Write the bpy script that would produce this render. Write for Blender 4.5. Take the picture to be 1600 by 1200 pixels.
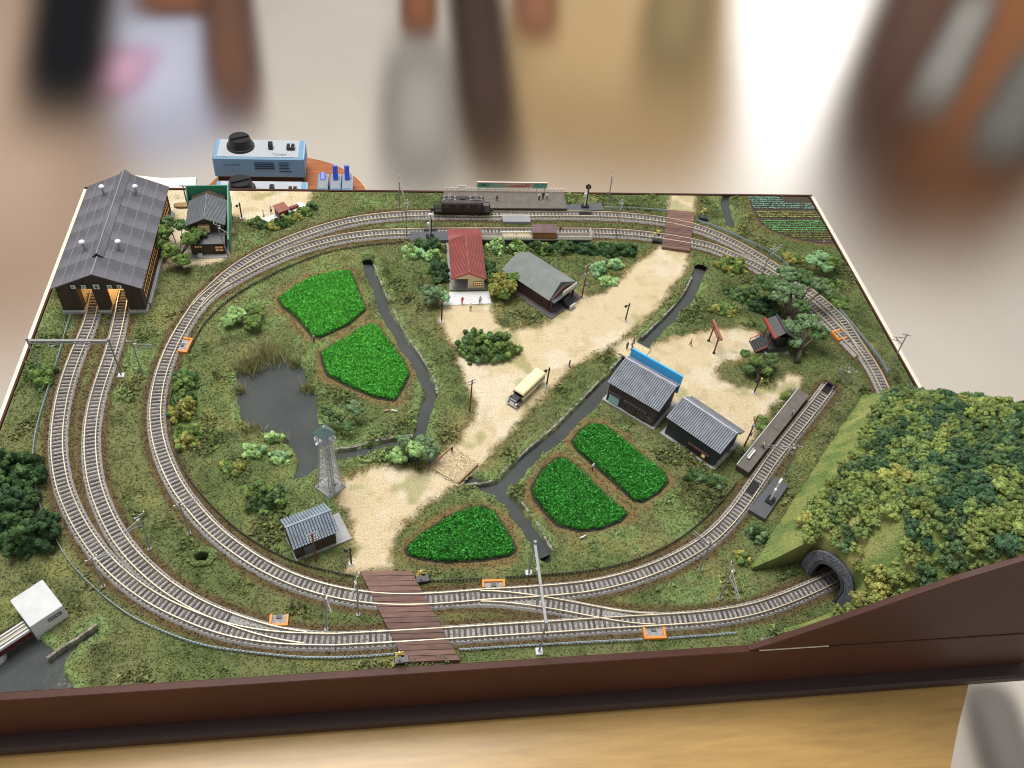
import bpy, bmesh, math, random
import numpy as np
from mathutils import Matrix, Vector

scene = bpy.context.scene
for o in list(bpy.data.objects):
    bpy.data.objects.remove(o)
col = scene.collection
R = math.radians
rng = np.random.default_rng(7)
random.seed(7)

# ------------------------------------------------------------------ camera
# world: metres, x along the layout's front edge, y towards its back edge, z = 0 its ground
FPX = 1348.52
FW = Vector((0.13681999, 0.66380051, -0.7352885))
RT = Vector((0.99040021, -0.10641954, 0.08821735))
UP = Vector((0.01969035, 0.74029978, 0.67198849))
CAM = Vector((0.35409171, -0.29048506, 0.64649706))
cd = bpy.data.cameras.new('camera')
cam = bpy.data.objects.new('camera', cd)
col.objects.link(cam)
cam.matrix_world = Matrix(((RT.x, UP.x, -FW.x, CAM.x), (RT.y, UP.y, -FW.y, CAM.y), (RT.z, UP.z, -FW.z, CAM.z), (0, 0, 0, 1)))
cd.sensor_width = 36.0
cd.lens = FPX / 1600 * 36.0
cd.clip_start = 0.01
cd.clip_end = 60
scene.camera = cam

# ------------------------------------------------------------------ light
world = bpy.data.worlds.new('World')
scene.world = world
world.use_nodes = True
bg = world.node_tree.nodes['Background']
bg.inputs['Color'].default_value = (1.0, 0.975, 0.94, 1)
bg.inputs['Strength'].default_value = 0.50


def area_light(name, loc, target, sx, sy, power, color):
    ld = bpy.data.lights.new(name, 'AREA')
    ld.shape = 'RECTANGLE'
    ld.size = sx
    ld.size_y = sy
    ld.energy = power
    ld.color = color
    o = bpy.data.objects.new(name, ld)
    col.objects.link(o)
    o.location = loc
    d = Vector(target) - Vector(loc)
    o.rotation_euler = d.to_track_quat('-Z', 'Y').to_euler()
    return o


area_light('ceiling_light', (0.08, 0.66, 1.90), (0.45, 0.3, 0.0), 1.0, 1.0, 50, (1.0, 0.965, 0.91))
area_light('window_light', (2.95, 4.7, 0.55), (0.9, 1.2, -0.3), 1.3, 1.3, 52, (1.0, 0.985, 0.96))

vs = scene.view_settings
vs.view_transform = 'Standard'
vs.look = 'None'
vs.exposure = 0.0
vs.gamma = 1.0
vs.use_curve_mapping = False
scene.render.engine = 'CYCLES'
scene.cycles.transparent_max_bounces = 48
scene.cycles.filter_width = 1.0
scene.cycles.denoising_prefilter = 'ACCURATE'
scene.render.resolution_x = 1024
scene.render.resolution_y = 768


# ------------------------------------------------------------------ helpers
def G(x, y, z=0.0):
    """pixel of the 1600x1200 photograph -> point on the horizontal plane z"""
    d = FW + RT * ((x - 800) / FPX) - UP * ((y - 600) / FPX)
    return CAM + d * ((z - CAM.z) / d.z)


def G2(x, y, z=0.0):
    p = G(x, y, z)
    return (p.x, p.y)


def pxmm(x, y):
    """metres per pixel sideways at a ground pixel"""
    return (G(x + 1, y) - G(x, y)).length


def W(pts, z=0.0):
    return np.array([G2(x, y, z) for x, y in pts])


_tab = np.random.default_rng(99).random((256, 256))


def vnoise(x, y, s, seed=0):
    x = np.asarray(x) / s + seed * 17.3
    y = np.asarray(y) / s + seed * 7.9
    xi = np.floor(x).astype(int)
    yi = np.floor(y).astype(int)
    fx = x - xi
    fy = y - yi
    fx = fx * fx * (3 - 2 * fx)
    fy = fy * fy * (3 - 2 * fy)
    a = _tab[xi % 256, yi % 256]
    b = _tab[(xi + 1) % 256, yi % 256]
    c = _tab[xi % 256, (yi + 1) % 256]
    d = _tab[(xi + 1) % 256, (yi + 1) % 256]
    return (a * (1 - fx) + b * fx) * (1 - fy) + (c * (1 - fx) + d * fx) * fy


def fnoise(x, y, s, seed=0, oct=3):
    t = 0
    a = 0.5
    n = 0
    for k in range(oct):
        t = t + a * vnoise(x, y, s / 2 ** k, seed + k * 3)
        n += a
        a *= 0.55
    return t / n


def sstep(a, b, x):
    t = np.clip((x - a) / (b - a), 0, 1)
    return t * t * (3 - 2 * t)


def seg_dist(px, py, pts, closed):
    d = np.full(px.shape, 1e9)
    n = len(pts)
    for i in range(n if closed else n - 1):
        ax, ay = pts[i]
        bx, by = pts[(i + 1) % n]
        ux, uy = bx - ax, by - ay
        t = np.clip(((px - ax) * ux + (py - ay) * uy) / (ux * ux + uy * uy + 1e-12), 0, 1)
        d = np.minimum(d, (px - ax - t * ux) ** 2 + (py - ay - t * uy) ** 2)
    return np.sqrt(d)


def poly_sd(px, py, pts, pad=0.03):
    """signed distance to a polygon, negative inside; 1 m beyond the padded box"""
    out = np.ones(px.shape)
    x0, y0 = pts.min(0) - pad
    x1, y1 = pts.max(0) + pad
    m = (px > x0) & (px < x1) & (py > y0) & (py < y1)
    qx, qy = px[m], py[m]
    d = seg_dist(qx, qy, pts, True)
    ins = np.zeros(qx.shape, bool)
    n = len(pts)
    for i in range(n):
        ax, ay = pts[i]
        bx, by = pts[(i + 1) % n]
        c = ((ay > qy) != (by > qy)) & (qx < (bx - ax) * (qy - ay) / (by - ay + 1e-15) + ax)
        ins ^= c
    out[m] = np.where(ins, -d, d)
    return out


def line_d(px, py, pts, pad=0.03):
    out = np.ones(px.shape)
    x0, y0 = pts.min(0) - pad
    x1, y1 = pts.max(0) + pad
    m = (px > x0) & (px < x1) & (py > y0) & (py < y1)
    out[m] = seg_dist(px[m], py[m], pts, False)
    return out


def smooth_curve(pts, step=0.002, it=60):
    pts = np.asarray(pts, float)
    # catmull-rom
    P = np.vstack([2 * pts[0] - pts[1], pts, 2 * pts[-1] - pts[-2]])
    q = []
    for i in range(1, len(P) - 2):
        for t in np.linspace(0, 1, 12, endpoint=False):
            q.append(0.5 * ((2 * P[i]) + (-P[i - 1] + P[i + 1]) * t + (2 * P[i - 1] - 5 * P[i] + 4 * P[i + 1] - P[i + 2]) * t * t + (-P[i - 1] + 3 * P[i] - 3 * P[i + 1] + P[i + 2]) * t ** 3))
    q.append(pts[-1])
    q = resample(np.array(q), step)
    for _ in range(it):
        q[1:-1] = 0.25 * q[:-2] + 0.5 * q[1:-1] + 0.25 * q[2:]
    return resample(q, step)


def resample(q, step):
    s = np.concatenate([[0], np.cumsum(np.linalg.norm(np.diff(q, axis=0), axis=1))])
    n = max(2, int(round(s[-1] / step)) + 1)
    t = np.linspace(0, s[-1], n)
    return np.stack([np.interp(t, s, q[:, k]) for k in range(q.shape[1])], 1)


def normals2(q):
    t = np.gradient(q, axis=0)
    t /= np.linalg.norm(t, axis=1)[:, None] + 1e-12
    return t, np.stack([-t[:, 1], t[:, 0]], 1)


# ---------------------------------------------------------------- materials
MATS = {}


def mat(name, color, rough=0.7, metal=0.0, var=0.12, scale=300.0, bump=0.0, attr=None, spec=0.5, emit=None, estr=0.0, var_color=None, stretch=None, objrand=0.0):
    """procedural material: base colour broken up by two noises; attr = colour attribute instead of a flat colour"""
    if name in MATS:
        return MATS[name]
    m = bpy.data.materials.new(name)
    m.use_nodes = True
    nt = m.node_tree
    N = nt.nodes
    L = nt.links
    b = N['Principled BSDF']
    b.inputs['Roughness'].default_value = rough
    b.inputs['Metallic'].default_value = metal
    b.inputs['Specular IOR Level'].default_value = spec
    tc = N.new('ShaderNodeTexCoord')
    vec = tc.outputs['Object']
    if stretch:
        mp = N.new('ShaderNodeMapping')
        mp.inputs['Scale'].default_value = stretch
        L.new(vec, mp.inputs['Vector'])
        vec = mp.outputs['Vector']
    n1 = N.new('ShaderNodeTexNoise')
    n1.inputs['Scale'].default_value = scale
    n1.inputs['Detail'].default_value = 5
    n1.inputs['Roughness'].default_value = 0.65
    L.new(vec, n1.inputs['Vector'])
    rmp = N.new('ShaderNodeMapRange')
    rmp.inputs['From Min'].default_value = 0.3
    rmp.inputs['From Max'].default_value = 0.7
    L.new(n1.outputs['Fac'], rmp.inputs['Value'])
    mix = N.new('ShaderNodeMix')
    mix.data_type = 'RGBA'
    L.new(rmp.outputs['Result'], mix.inputs[0])
    if attr:
        at = N.new('ShaderNodeAttribute')
        at.attribute_name = attr
        hs = N.new('ShaderNodeHueSaturation')
        hs.inputs['Value'].default_value = 1 - var
        hs2 = N.new('ShaderNodeHueSaturation')
        hs2.inputs['Value'].default_value = 1 + var
        L.new(at.outputs['Color'], hs.inputs['Color'])
        L.new(at.outputs['Color'], hs2.inputs['Color'])
        L.new(hs.outputs['Color'], mix.inputs[6])
        L.new(hs2.outputs['Color'], mix.inputs[7])
    else:
        c = color
        c2 = var_color or tuple(min(1, v * (1 + var)) for v in c)
        c1 = tuple(v * (1 - var) for v in c)
        mix.inputs[6].default_value = (*c1, 1)
        mix.inputs[7].default_value = (*c2, 1)
    out_c = mix.outputs[2]
    if objrand:
        oi = N.new('ShaderNodeObjectInfo')
        mr = N.new('ShaderNodeMapRange')
        mr.inputs['To Min'].default_value = 1 - objrand
        mr.inputs['To Max'].default_value = 1 + objrand
        L.new(oi.outputs['Random'], mr.inputs['Value'])
        hv_ = N.new('ShaderNodeHueSaturation')
        L.new(mr.outputs['Result'], hv_.inputs['Value'])
        L.new(out_c, hv_.inputs['Color'])
        out_c = hv_.outputs['Color']
    L.new(out_c, b.inputs['Base Color'])
    if bump:
        bp = N.new('ShaderNodeBump')
        bp.inputs['Strength'].default_value = 1.0
        bp.inputs['Distance'].default_value = bump
        L.new(n1.outputs['Fac'], bp.inputs['Height'])
        L.new(bp.outputs['Normal'], b.inputs['Normal'])
    if emit:
        b.inputs['Emission Color'].default_value = (*emit, 1)
        b.inputs['Emission Strength'].default_value = estr
    MATS[name] = m
    return m


# ---------------------------------------------------------------- objects
def link(name, me, parent=None, loc=(0, 0, 0), rz=0.0):
    o = bpy.data.objects.new(name, me)
    col.objects.link(o)
    if parent is not None:
        o.parent = parent
    o.location = loc
    if rz:
        o.rotation_euler = (0, 0, rz)
    return o


def tag(o, label=None, cat=None, group=None, kind=None):
    if label:
        o['label'] = label
    if cat:
        o['category'] = cat
    if group:
        o['group'] = group
    if kind:
        o['kind'] = kind
    return o


def thing(name, label, cat, loc=(0, 0, 0), rz=0.0, group=None):
    o = link(name, None, None, loc, rz)
    o.empty_display_size = 0.005
    return tag(o, label, cat, group)


def np_mesh(name, v, f, m=None, c=None, smooth=False):
    v = np.asarray(v, np.float32)
    f = np.asarray(f, np.int32)
    me = bpy.data.meshes.new(name)
    me.vertices.add(len(v))
    me.vertices.foreach_set('co', v.ravel())
    k = f.shape[1]
    me.loops.add(f.size)
    me.loops.foreach_set('vertex_index', f.ravel())
    me.polygons.add(len(f))
    me.polygons.foreach_set('loop_start', np.arange(0, f.size, k, dtype=np.int32))
    try:
        me.polygons.foreach_set('loop_total', np.full(len(f), k, np.int32))
    except Exception:
        pass
    me.update(calc_edges=True)
    me.polygons.foreach_set('use_smooth', np.full(len(f), smooth))
    if c is not None:
        a = me.attributes.new('col', 'FLOAT_COLOR', 'POINT')
        cc = np.ones((len(v), 4), np.float32)
        cc[:, :3] = c
        a.data.foreach_set('color', cc.ravel())
    if m:
        me.materials.append(m)
    return me


class MB:
    """collects boxes, bars, prisms and tubes into one mesh"""

    def __init__(s):
        s.v = []
        s.f = []

    def poly(s, pts, faces):
        b = len(s.v)
        s.v += [tuple(p) for p in pts]
        s.f += [tuple(i + b for i in fc) for fc in faces]
        return s

    def box(s, c, d, rz=0.0, rx=0.0, ry=0.0):
        M = Matrix.Rotation(rz, 3, 'Z') @ Matrix.Rotation(ry, 3, 'Y') @ Matrix.Rotation(rx, 3, 'X')
        pts = []
        for z in (-.5, .5):
            for x, y in ((-.5, -.5), (.5, -.5), (.5, .5), (-.5, .5)):
                pts.append(Vector(c) + M @ Vector((x * d[0], y * d[1], z * d[2])))
        return s.poly(pts, [(3, 2, 1, 0), (4, 5, 6, 7), (0, 1, 5, 4), (1, 2, 6, 5), (2, 3, 7, 6), (3, 0, 4, 7)])

    def bb(s, x0, x1, y0, y1, z0, z1):
        return s.box(((x0 + x1) / 2, (y0 + y1) / 2, (z0 + z1) / 2), (x1 - x0, y1 - y0, z1 - z0))

    def bar(s, a, b, w, h=None, up=(0, 0, 1)):
        a = Vector(a)
        b = Vector(b)
        h = h or w
        d = (b - a).normalized()
        u = Vector(up)
        if abs(d.dot(u)) > 0.98:
            u = Vector((0, 1, 0))
        r = d.cross(u).normalized()
        u = r.cross(d)
        pts = []
        for p in (a, b):
            for i, j in ((-1, -1), (1, -1), (1, 1), (-1, 1)):
                pts.append(p + r * (i * w / 2) + u * (j * h / 2))
        return s.poly(pts, [(0, 1, 2, 3), (7, 6, 5, 4), (0, 4, 5, 1), (1, 5, 6, 2), (2, 6, 7, 3), (3, 7, 4, 0)])

    def tube(s, pts, rad, n=8, cap=True):
        pts = [Vector(p) for p in pts]
        if not isinstance(rad, (list, tuple)):
            rad = [rad] * len(pts)
        b = len(s.v)
        prev = None
        for i, p in enumerate(pts):
            d = (pts[min(i + 1, len(pts) - 1)] - pts[max(i - 1, 0)]).normalized()
            if prev is None:
                u = Vector((0, 0, 1)) if abs(d.z) < 0.9 else Vector((1, 0, 0))
            else:
                u = prev
            r = d.cross(u).normalized()
            u = r.cross(d).normalized()
            prev = u
            for k in range(n):
                a = 2 * math.pi * k / n
                s.v.append(tuple(p + (r * math.cos(a) + u * math.sin(a)) * rad[i]))
        for i in range(len(pts) - 1):
            for k in range(n):
                k2 = (k + 1) % n
                s.f.append((b + i * n + k, b + i * n + k2, b + (i + 1) * n + k2, b + (i + 1) * n + k))
        if cap:
            s.f.append(tuple(b + k for k in reversed(range(n))))
            s.f.append(tuple(b + (len(pts) - 1) * n + k for k in range(n)))
        return s

    def prism(s, prof, y0, y1, axis='y'):
        """profile of (x, z) pairs pushed from y0 to y1 (axis 'x': profile of (y, z))"""
        n = len(prof)
        pts = []
        for t in (y0, y1):
            for a, z in prof:
                pts.append((a, t, z) if axis == 'y' else (t, a, z))
        fs = [tuple(range(n)), tuple(range(2 * n - 1, n - 1, -1))]
        for i in range(n):
            j = (i + 1) % n
            fs.append((i, i + n, j + n, j))
        return s.poly(pts, fs)

    def sheet(s, pts, faces, th):
        """thickened sheet (th along -z)"""
        n = len(pts)
        p2 = [(p[0], p[1], p[2] - th) for p in pts]
        fs = list(faces) + [tuple(i + n for i in reversed(f)) for f in faces]
        edges = {}
        for f in faces:
            for i in range(len(f)):
                a, b = f[i], f[(i + 1) % len(f)]
                if (b, a) in edges:
                    del edges[(b, a)]
                else:
                    edges[(a, b)] = 1
        for a, b in edges:
            fs.append((b, a, a + n, b + n))
        return s.poly(list(pts) + p2, fs)

    def mesh(s, name, m, bevel=0.0):
        me = bpy.data.meshes.new(name)
        me.from_pydata(s.v, [], s.f)
        bm = bmesh.new()
        bm.from_mesh(me)
        bmesh.ops.recalc_face_normals(bm, faces=bm.faces)
        if bevel:
            bmesh.ops.bevel(bm, geom=[e for e in bm.edges], offset=bevel, segments=1, affect='EDGES', clamp_overlap=True)
        bm.to_mesh(me)
        bm.free()
        if m:
            me.materials.append(m)
        return me

    def build(s, name, m, parent=None, loc=(0, 0, 0), rz=0.0, bevel=0.0, smooth=False):
        me = s.mesh(name, m, bevel)
        if smooth:
            for p in me.polygons:
                p.use_smooth = True
        return link(name, me, parent, loc, rz)


# ---------------------------------------------------------------- foliage
def _ico(sub):
    bm = bmesh.new()
    bmesh.ops.create_icosphere(bm, subdivisions=sub, radius=1)
    v = np.array([p.co[:] for p in bm.verts])
    f = np.array([[q.index for q in p.verts] for p in bm.faces])
    bm.free()
    return v, f


ICO0 = _ico(1)
ICO1 = _ico(2)
TET = np.array([(1, 1, 1), (1, -1, -1), (-1, 1, -1), (-1, -1, 1)]) / 1.732
TETF = np.array([(0, 1, 2), (0, 3, 1), (0, 2, 3), (1, 3, 2)])


def rand_rot(n):
    q = rng.normal(size=(n, 4))
    q /= np.linalg.norm(q, axis=1)[:, None]
    w, x, y, z = q.T
    return np.stack([np.stack([1 - 2 * (y * y + z * z), 2 * (x * y - z * w), 2 * (x * z + y * w)], 1),
                     np.stack([2 * (x * y + z * w), 1 - 2 * (x * x + z * z), 2 * (y * z - x * w)], 1),
                     np.stack([2 * (x * z - y * w), 2 * (y * z + x * w), 1 - 2 * (x * x + y * y)], 1)], 1)


def cloud(base, pts, size, colr, jit=0.3, cj=0.15, squash=1.0):
    """copies of a small base solid at points, each turned, sized and dented at random"""
    bv, bf = base
    n = len(pts)
    k = len(bv)
    M = rand_rot(n)
    v = np.einsum('nij,kj->nki', M, bv)
    v = v * (1 + jit * (rng.random((n, k, 1)) * 2 - 1)) * np.asarray(size).reshape(-1, 1, 1)
    v[:, :, 2] *= squash
    v = v + pts[:, None, :]
    f = (bf[None] + (np.arange(n) * k)[:, None, None]).reshape(-1, 3)
    c = np.repeat(colr[:, None, :], k, 1) * (1 + cj * (rng.random((n, k, 1)) * 2 - 1))
    return v.reshape(-1, 3), f, c.reshape(-1, 3)


def merge(parts):
    vs_, fs_, cs_ = [], [], []
    b = 0
    for v, f, c in parts:
        vs_.append(v)
        fs_.append(f + b)
        cs_.append(c)
        b += len(v)
    return np.vstack(vs_), np.vstack(fs_), np.vstack(cs_)


def foam(pts, rad, cols, crumbs=14, cs=0.30, base=None):
    """ground-foam lumps: dented balls with crumbs stuck to them"""
    n = len(pts)
    a = cloud(base or ICO1, pts, rad, cols, jit=0.28, cj=0.22)
    d = rng.normal(size=(n, crumbs, 3))
    d /= np.linalg.norm(d, axis=2)[:, :, None]
    q = (pts[:, None, :] + d * rad[:, None, None] * (0.85 + 0.35 * rng.random((n, crumbs, 1)))).reshape(-1, 3)
    b = cloud((TET, TETF), q, np.repeat(rad, crumbs) * cs * (0.6 + 0.8 * rng.random(n * crumbs)), np.repeat(cols, crumbs, 0), jit=0.4, cj=0.3)
    return merge([a, b])


FOL = mat('foliage', (0.05, 0.1, 0.02), rough=0.95, var=0.3, scale=900, attr='col', spec=0.15)

# =================================================================== the place's plan (photo pixels -> ground)
BW, BD = 0.91, 0.62
ZR = 0.004
TR = {
    'shed_left': [(150, 452), (147, 460), (140, 500), (120, 547), (106, 585), (96, 622), (90, 660), (88, 695), (90, 720), (96, 755), (110, 792), (132, 832), (160, 870), (185, 895), (212, 917), (250, 941), (300, 964), (350, 982), (400, 992), (440, 996.5), (480, 998), (525, 998.5)],
    'shed_right': [(195, 452), (192, 460), (187, 492), (177, 535), (165, 572), (152, 610), (144, 645), (140, 680), (141, 715), (147, 755), (160, 792), (177, 827), (200, 860), (225, 886), (250, 908), (280, 929), (325, 953), (375, 972), (425, 987), (480, 996.5), (525, 998.8)],
    'front': [(525, 998.5), (585, 995.5), (630, 993), (705, 988.5), (791, 983), (850, 979.5), (918, 975), (962, 972), (1040, 967.5), (1100, 963.5), (1150, 957), (1200, 945), (1250, 926), (1295, 906), (1322, 890), (1350, 868)],
    'loop': [(312, 468), (300, 486), (280, 517), (264, 549), (251, 585), (244, 620), (242, 648), (245, 678), (252, 706), (262, 731), (277, 760), (297, 787), (322, 816), (347, 840), (375, 860), (400, 877), (450, 902), (500, 919), (550, 930), (600, 935.5), (640, 936), (690, 934), (760, 928)],
    'siding': [(760, 928), (820, 925), (855, 922), (900, 918.5), (950, 910), (1000, 896), (1050, 876), (1100, 848), (1125, 827), (1150, 800), (1175, 765), (1207, 717), (1232, 685), (1260, 650), (1282, 622), (1297, 602)],
    'crossover': [(690, 934), (740, 930.5), (790, 932), (855, 941), (900, 949), (937, 956.5), (975, 963), (1015, 967), (1055, 966.8)],
    'back_far': [(312, 468), (337, 443), (362, 421), (400, 397), (450, 374), (500, 356), (550, 343), (600, 336), (662, 332.5), (740, 333), (825, 333.5), (880, 333), (955, 334.5), (1005, 338.5), (1040, 343), (1085, 352.5), (1125, 367), (1170, 390), (1220, 421), (1260, 450), (1292, 475), (1320, 503), (1334, 524), (1348, 546), (1365, 570), (1379, 598), (1388, 618)],
    'back_near': [(290, 501), (303, 483), (325, 458), (350, 442), (400, 415), (450, 393), (500, 377), (550, 367), (600, 362), (640, 361), (700, 360), (800, 360), (880, 360), (950, 361), (1000, 364), (1050, 371), (1085, 377), (1120, 386), (1180, 413), (1215, 433), (1250, 459), (1280, 485), (1305, 508), (1325, 530), (1346, 552)],
}
TRK = {k: smooth_curve(W(v, ZR)) for k, v in TR.items()}
ROADS = [
    [(545, 893), (553, 860), (551, 815), (527, 778), (540, 752), (575, 733), (620, 730), (662, 742), (672, 731), (706, 700), (722, 680), (746, 650), (748, 628), (735, 602), (722, 572), (712, 540), (696, 520), (690, 500), (692, 477), (768, 474), (773, 508), (800, 519), (850, 508), (868, 495), (912, 464), (940, 462), (965, 440), (990, 418), (1020, 398), (1033, 388), (1077, 396), (1066, 425), (1045, 455), (1018, 485), (985, 515), (962, 535), (930, 548), (890, 575), (850, 612), (810, 655), (770, 702), (735, 740), (722, 750), (690, 772), (650, 795), (618, 828), (606, 860), (612, 893)],
    [(958, 540), (985, 528), (1015, 545), (1050, 530), (1100, 520), (1150, 511), (1183, 518), (1188, 540), (1155, 560), (1122, 566), (1116, 580), (1128, 597), (1165, 606), (1205, 608), (1235, 588), (1253, 592), (1247, 606), (1222, 614), (1200, 642), (1172, 690), (1150, 700), (1110, 690), (1030, 640), (1000, 590), (970, 560)],
    [(1047, 300), (1086, 300), (1084, 332), (1043, 330)],
    [(236, 292), (486, 296), (482, 322), (420, 350), (385, 345), (365, 335), (356, 345), (300, 345), (262, 345)],
    [(330, 410), (260, 420), (255, 340), (300, 340), (360, 345), (357, 405)],
]
ROADS = [W(p) for p in ROADS]
STREAMS = [  # (centre line, half width in m)
    ([(574, 404), (579, 425), (590, 452), (605, 490), (625, 525), (648, 560), (666, 592), (672, 618), (663, 648), (656, 672), (654, 690), (668, 708), (700, 730), (732, 750), (775, 764)], 0.0062),
    ([(654, 690), (618, 692), (575, 700), (540, 710), (505, 716)], 0.0052),
    ([(1096, 412), (1088, 436), (1074, 465), (1050, 492), (1022, 520), (990, 552), (960, 588), (920, 630), (880, 670), (840, 705), (805, 737), (775, 764)], 0.0072),
    ([(775, 764), (800, 788), (826, 826), (852, 866)], 0.0066),
    ([(1135, 303), (1137, 325), (1141, 350)], 0.0062),
]
STREAMS = [(smooth_curve(W(p), 0.004, 12), w) for p, w in STREAMS]
POND = W([(368, 585), (380, 568), (405, 558), (440, 556), (464, 562), (478, 575), (482, 600), (490, 612), (497, 640), (500, 670), (500, 700), (498, 728), (478, 742), (455, 748), (462, 730), (465, 712), (455, 698), (438, 684), (415, 676), (388, 668), (376, 652), (369, 620)])
POOL = W([(-60, 1000), (0, 985), (40, 978), (62, 1000), (80, 1022), (110, 1008), (150, 975), (157, 986), (118, 1014), (100, 1034), (99, 1052), (112, 1070), (118, 1090), (-60, 1110)])
PADDY = [
    [(433, 466), (455, 450), (485, 433), (520, 424), (548, 422), (556, 440), (562, 456), (573, 484), (546, 508), (500, 529), (488, 527), (470, 506), (455, 491), (440, 480)],
    [(499, 550), (540, 526), (575, 506), (590, 507), (605, 527), (630, 560), (641, 586), (632, 605), (618, 627), (585, 622), (545, 605), (510, 587), (503, 568)],
    [(631, 858), (660, 832), (700, 806), (735, 792), (758, 790), (775, 802), (790, 825), (803, 845), (808, 859), (798, 869), (760, 876), (700, 880), (660, 875), (637, 868)],
    [(829, 762), (845, 735), (870, 714), (885, 715), (915, 740), (950, 775), (983, 803), (970, 816), (940, 828), (905, 831), (870, 822), (850, 801), (832, 778)],
    [(892, 690), (905, 672), (922, 661), (945, 663), (975, 686), (1010, 715), (1040, 738), (1046, 753), (1030, 771), (1005, 786), (990, 783), (960, 756), (920, 721), (900, 703)],
]
PADDY = [W(p) for p in PADDY]
FIELD = W([(1168, 308), (1264, 307), (1308, 383), (1275, 381), (1238, 373), (1208, 363), (1188, 351), (1176, 331)])
PIT = G(315, 872)

# ------------------------------------------------------------------ the ground sheet
CELL = 0.0018
nx, ny = int(BW / CELL) + 1, int(BD / CELL) + 1
gx, gy = np.meshgrid(np.linspace(0, BW, nx), np.linspace(0, BD, ny))
gx = gx.ravel()
gy = gy.ravel()


def fields(x, y):
    """what the ground is at points: road, earth, lush, water distance, track distance, field, paddy"""
    wx = x + 0.007 * (fnoise(x, y, 0.02, 1) - 0.5) + 0.002 * (vnoise(x, y, 0.003, 2) - 0.5)
    wy = y + 0.007 * (fnoise(x, y, 0.02, 5) - 0.5) + 0.002 * (vnoise(x, y, 0.003, 6) - 0.5)
    road = np.ones(x.shape)
    for p in ROADS:
        road = np.minimum(road, poly_sd(wx, wy, p))
    wat = np.minimum(poly_sd(wx, wy, POND), poly_sd(wx, wy, POOL))
    for q, w in STREAMS:
        wat = np.minimum(wat, line_d(wx, wy, q) - w)
    trk = np.ones(x.shape)
    for q in TRK.values():
        trk = np.minimum(trk, line_d(x, y, q[::4]))
    pad = np.ones(x.shape)
    for p in PADDY:
        pad = np.minimum(pad, poly_sd(x, y, p))
    fld = poly_sd(x, y, FIELD)
    pit = np.hypot(x - PIT.x, y - PIT.y) - 0.006
    return dict(road=road, wat=wat, trk=trk, pad=pad, fld=fld, pit=pit, wx=wx, wy=wy)


def ground_height(x, y, F):
    n = fnoise(x, y, 0.03, 11, 4) - 0.5
    h = 0.0035 * n + 0.0012 * (vnoise(x, y, 0.004, 12) - 0.5)
    flat = np.minimum(sstep(0.0, 0.006, F['road']), sstep(0.009, 0.02, F['trk']))
    flat = np.minimum(flat, sstep(0.0, 0.006, F['pad']))
    flat = np.minimum(flat, sstep(0.0, 0.006, F['fld']))
    h = h * flat + 0.0001 * (vnoise(x, y, 0.002, 13) - 0.5)
    h = h - 0.009 * sstep(0.0008, -0.0022, F['wat'])
    h = h - 0.0022 * sstep(0.001, -0.001, F['pad'])
    h = h - 0.02 * sstep(0.001, -0.004, F['pit'])
    e = np.minimum(np.minimum(x, BW - x), np.minimum(y, BD - y))
    return h * sstep(-0.002, 0.006, e) - 0.0003 * (F['trk'] < 0.012)


C_OLIVE = np.array((0.155, 0.172, 0.072))
C_GREEN = np.array((0.118, 0.155, 0.058))
C_DARK = np.array((0.078, 0.096, 0.038))
C_YEL = np.array((0.255, 0.255, 0.095))
C_LUSH = np.array((0.205, 0.285, 0.110))
C_EARTH = np.array((0.205, 0.145, 0.066))
C_BED = np.array((0.120, 0.083, 0.043))
C_ROAD = np.array((0.60, 0.50, 0.33))
C_PALE = np.array((0.65, 0.57, 0.43))
C_SOIL = np.array((0.030, 0.026, 0.020))
C_MUD = np.array((0.035, 0.036, 0.034))


def mixc(a, b, t):
    return a * (1 - t[:, None]) + b * t[:, None]


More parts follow.
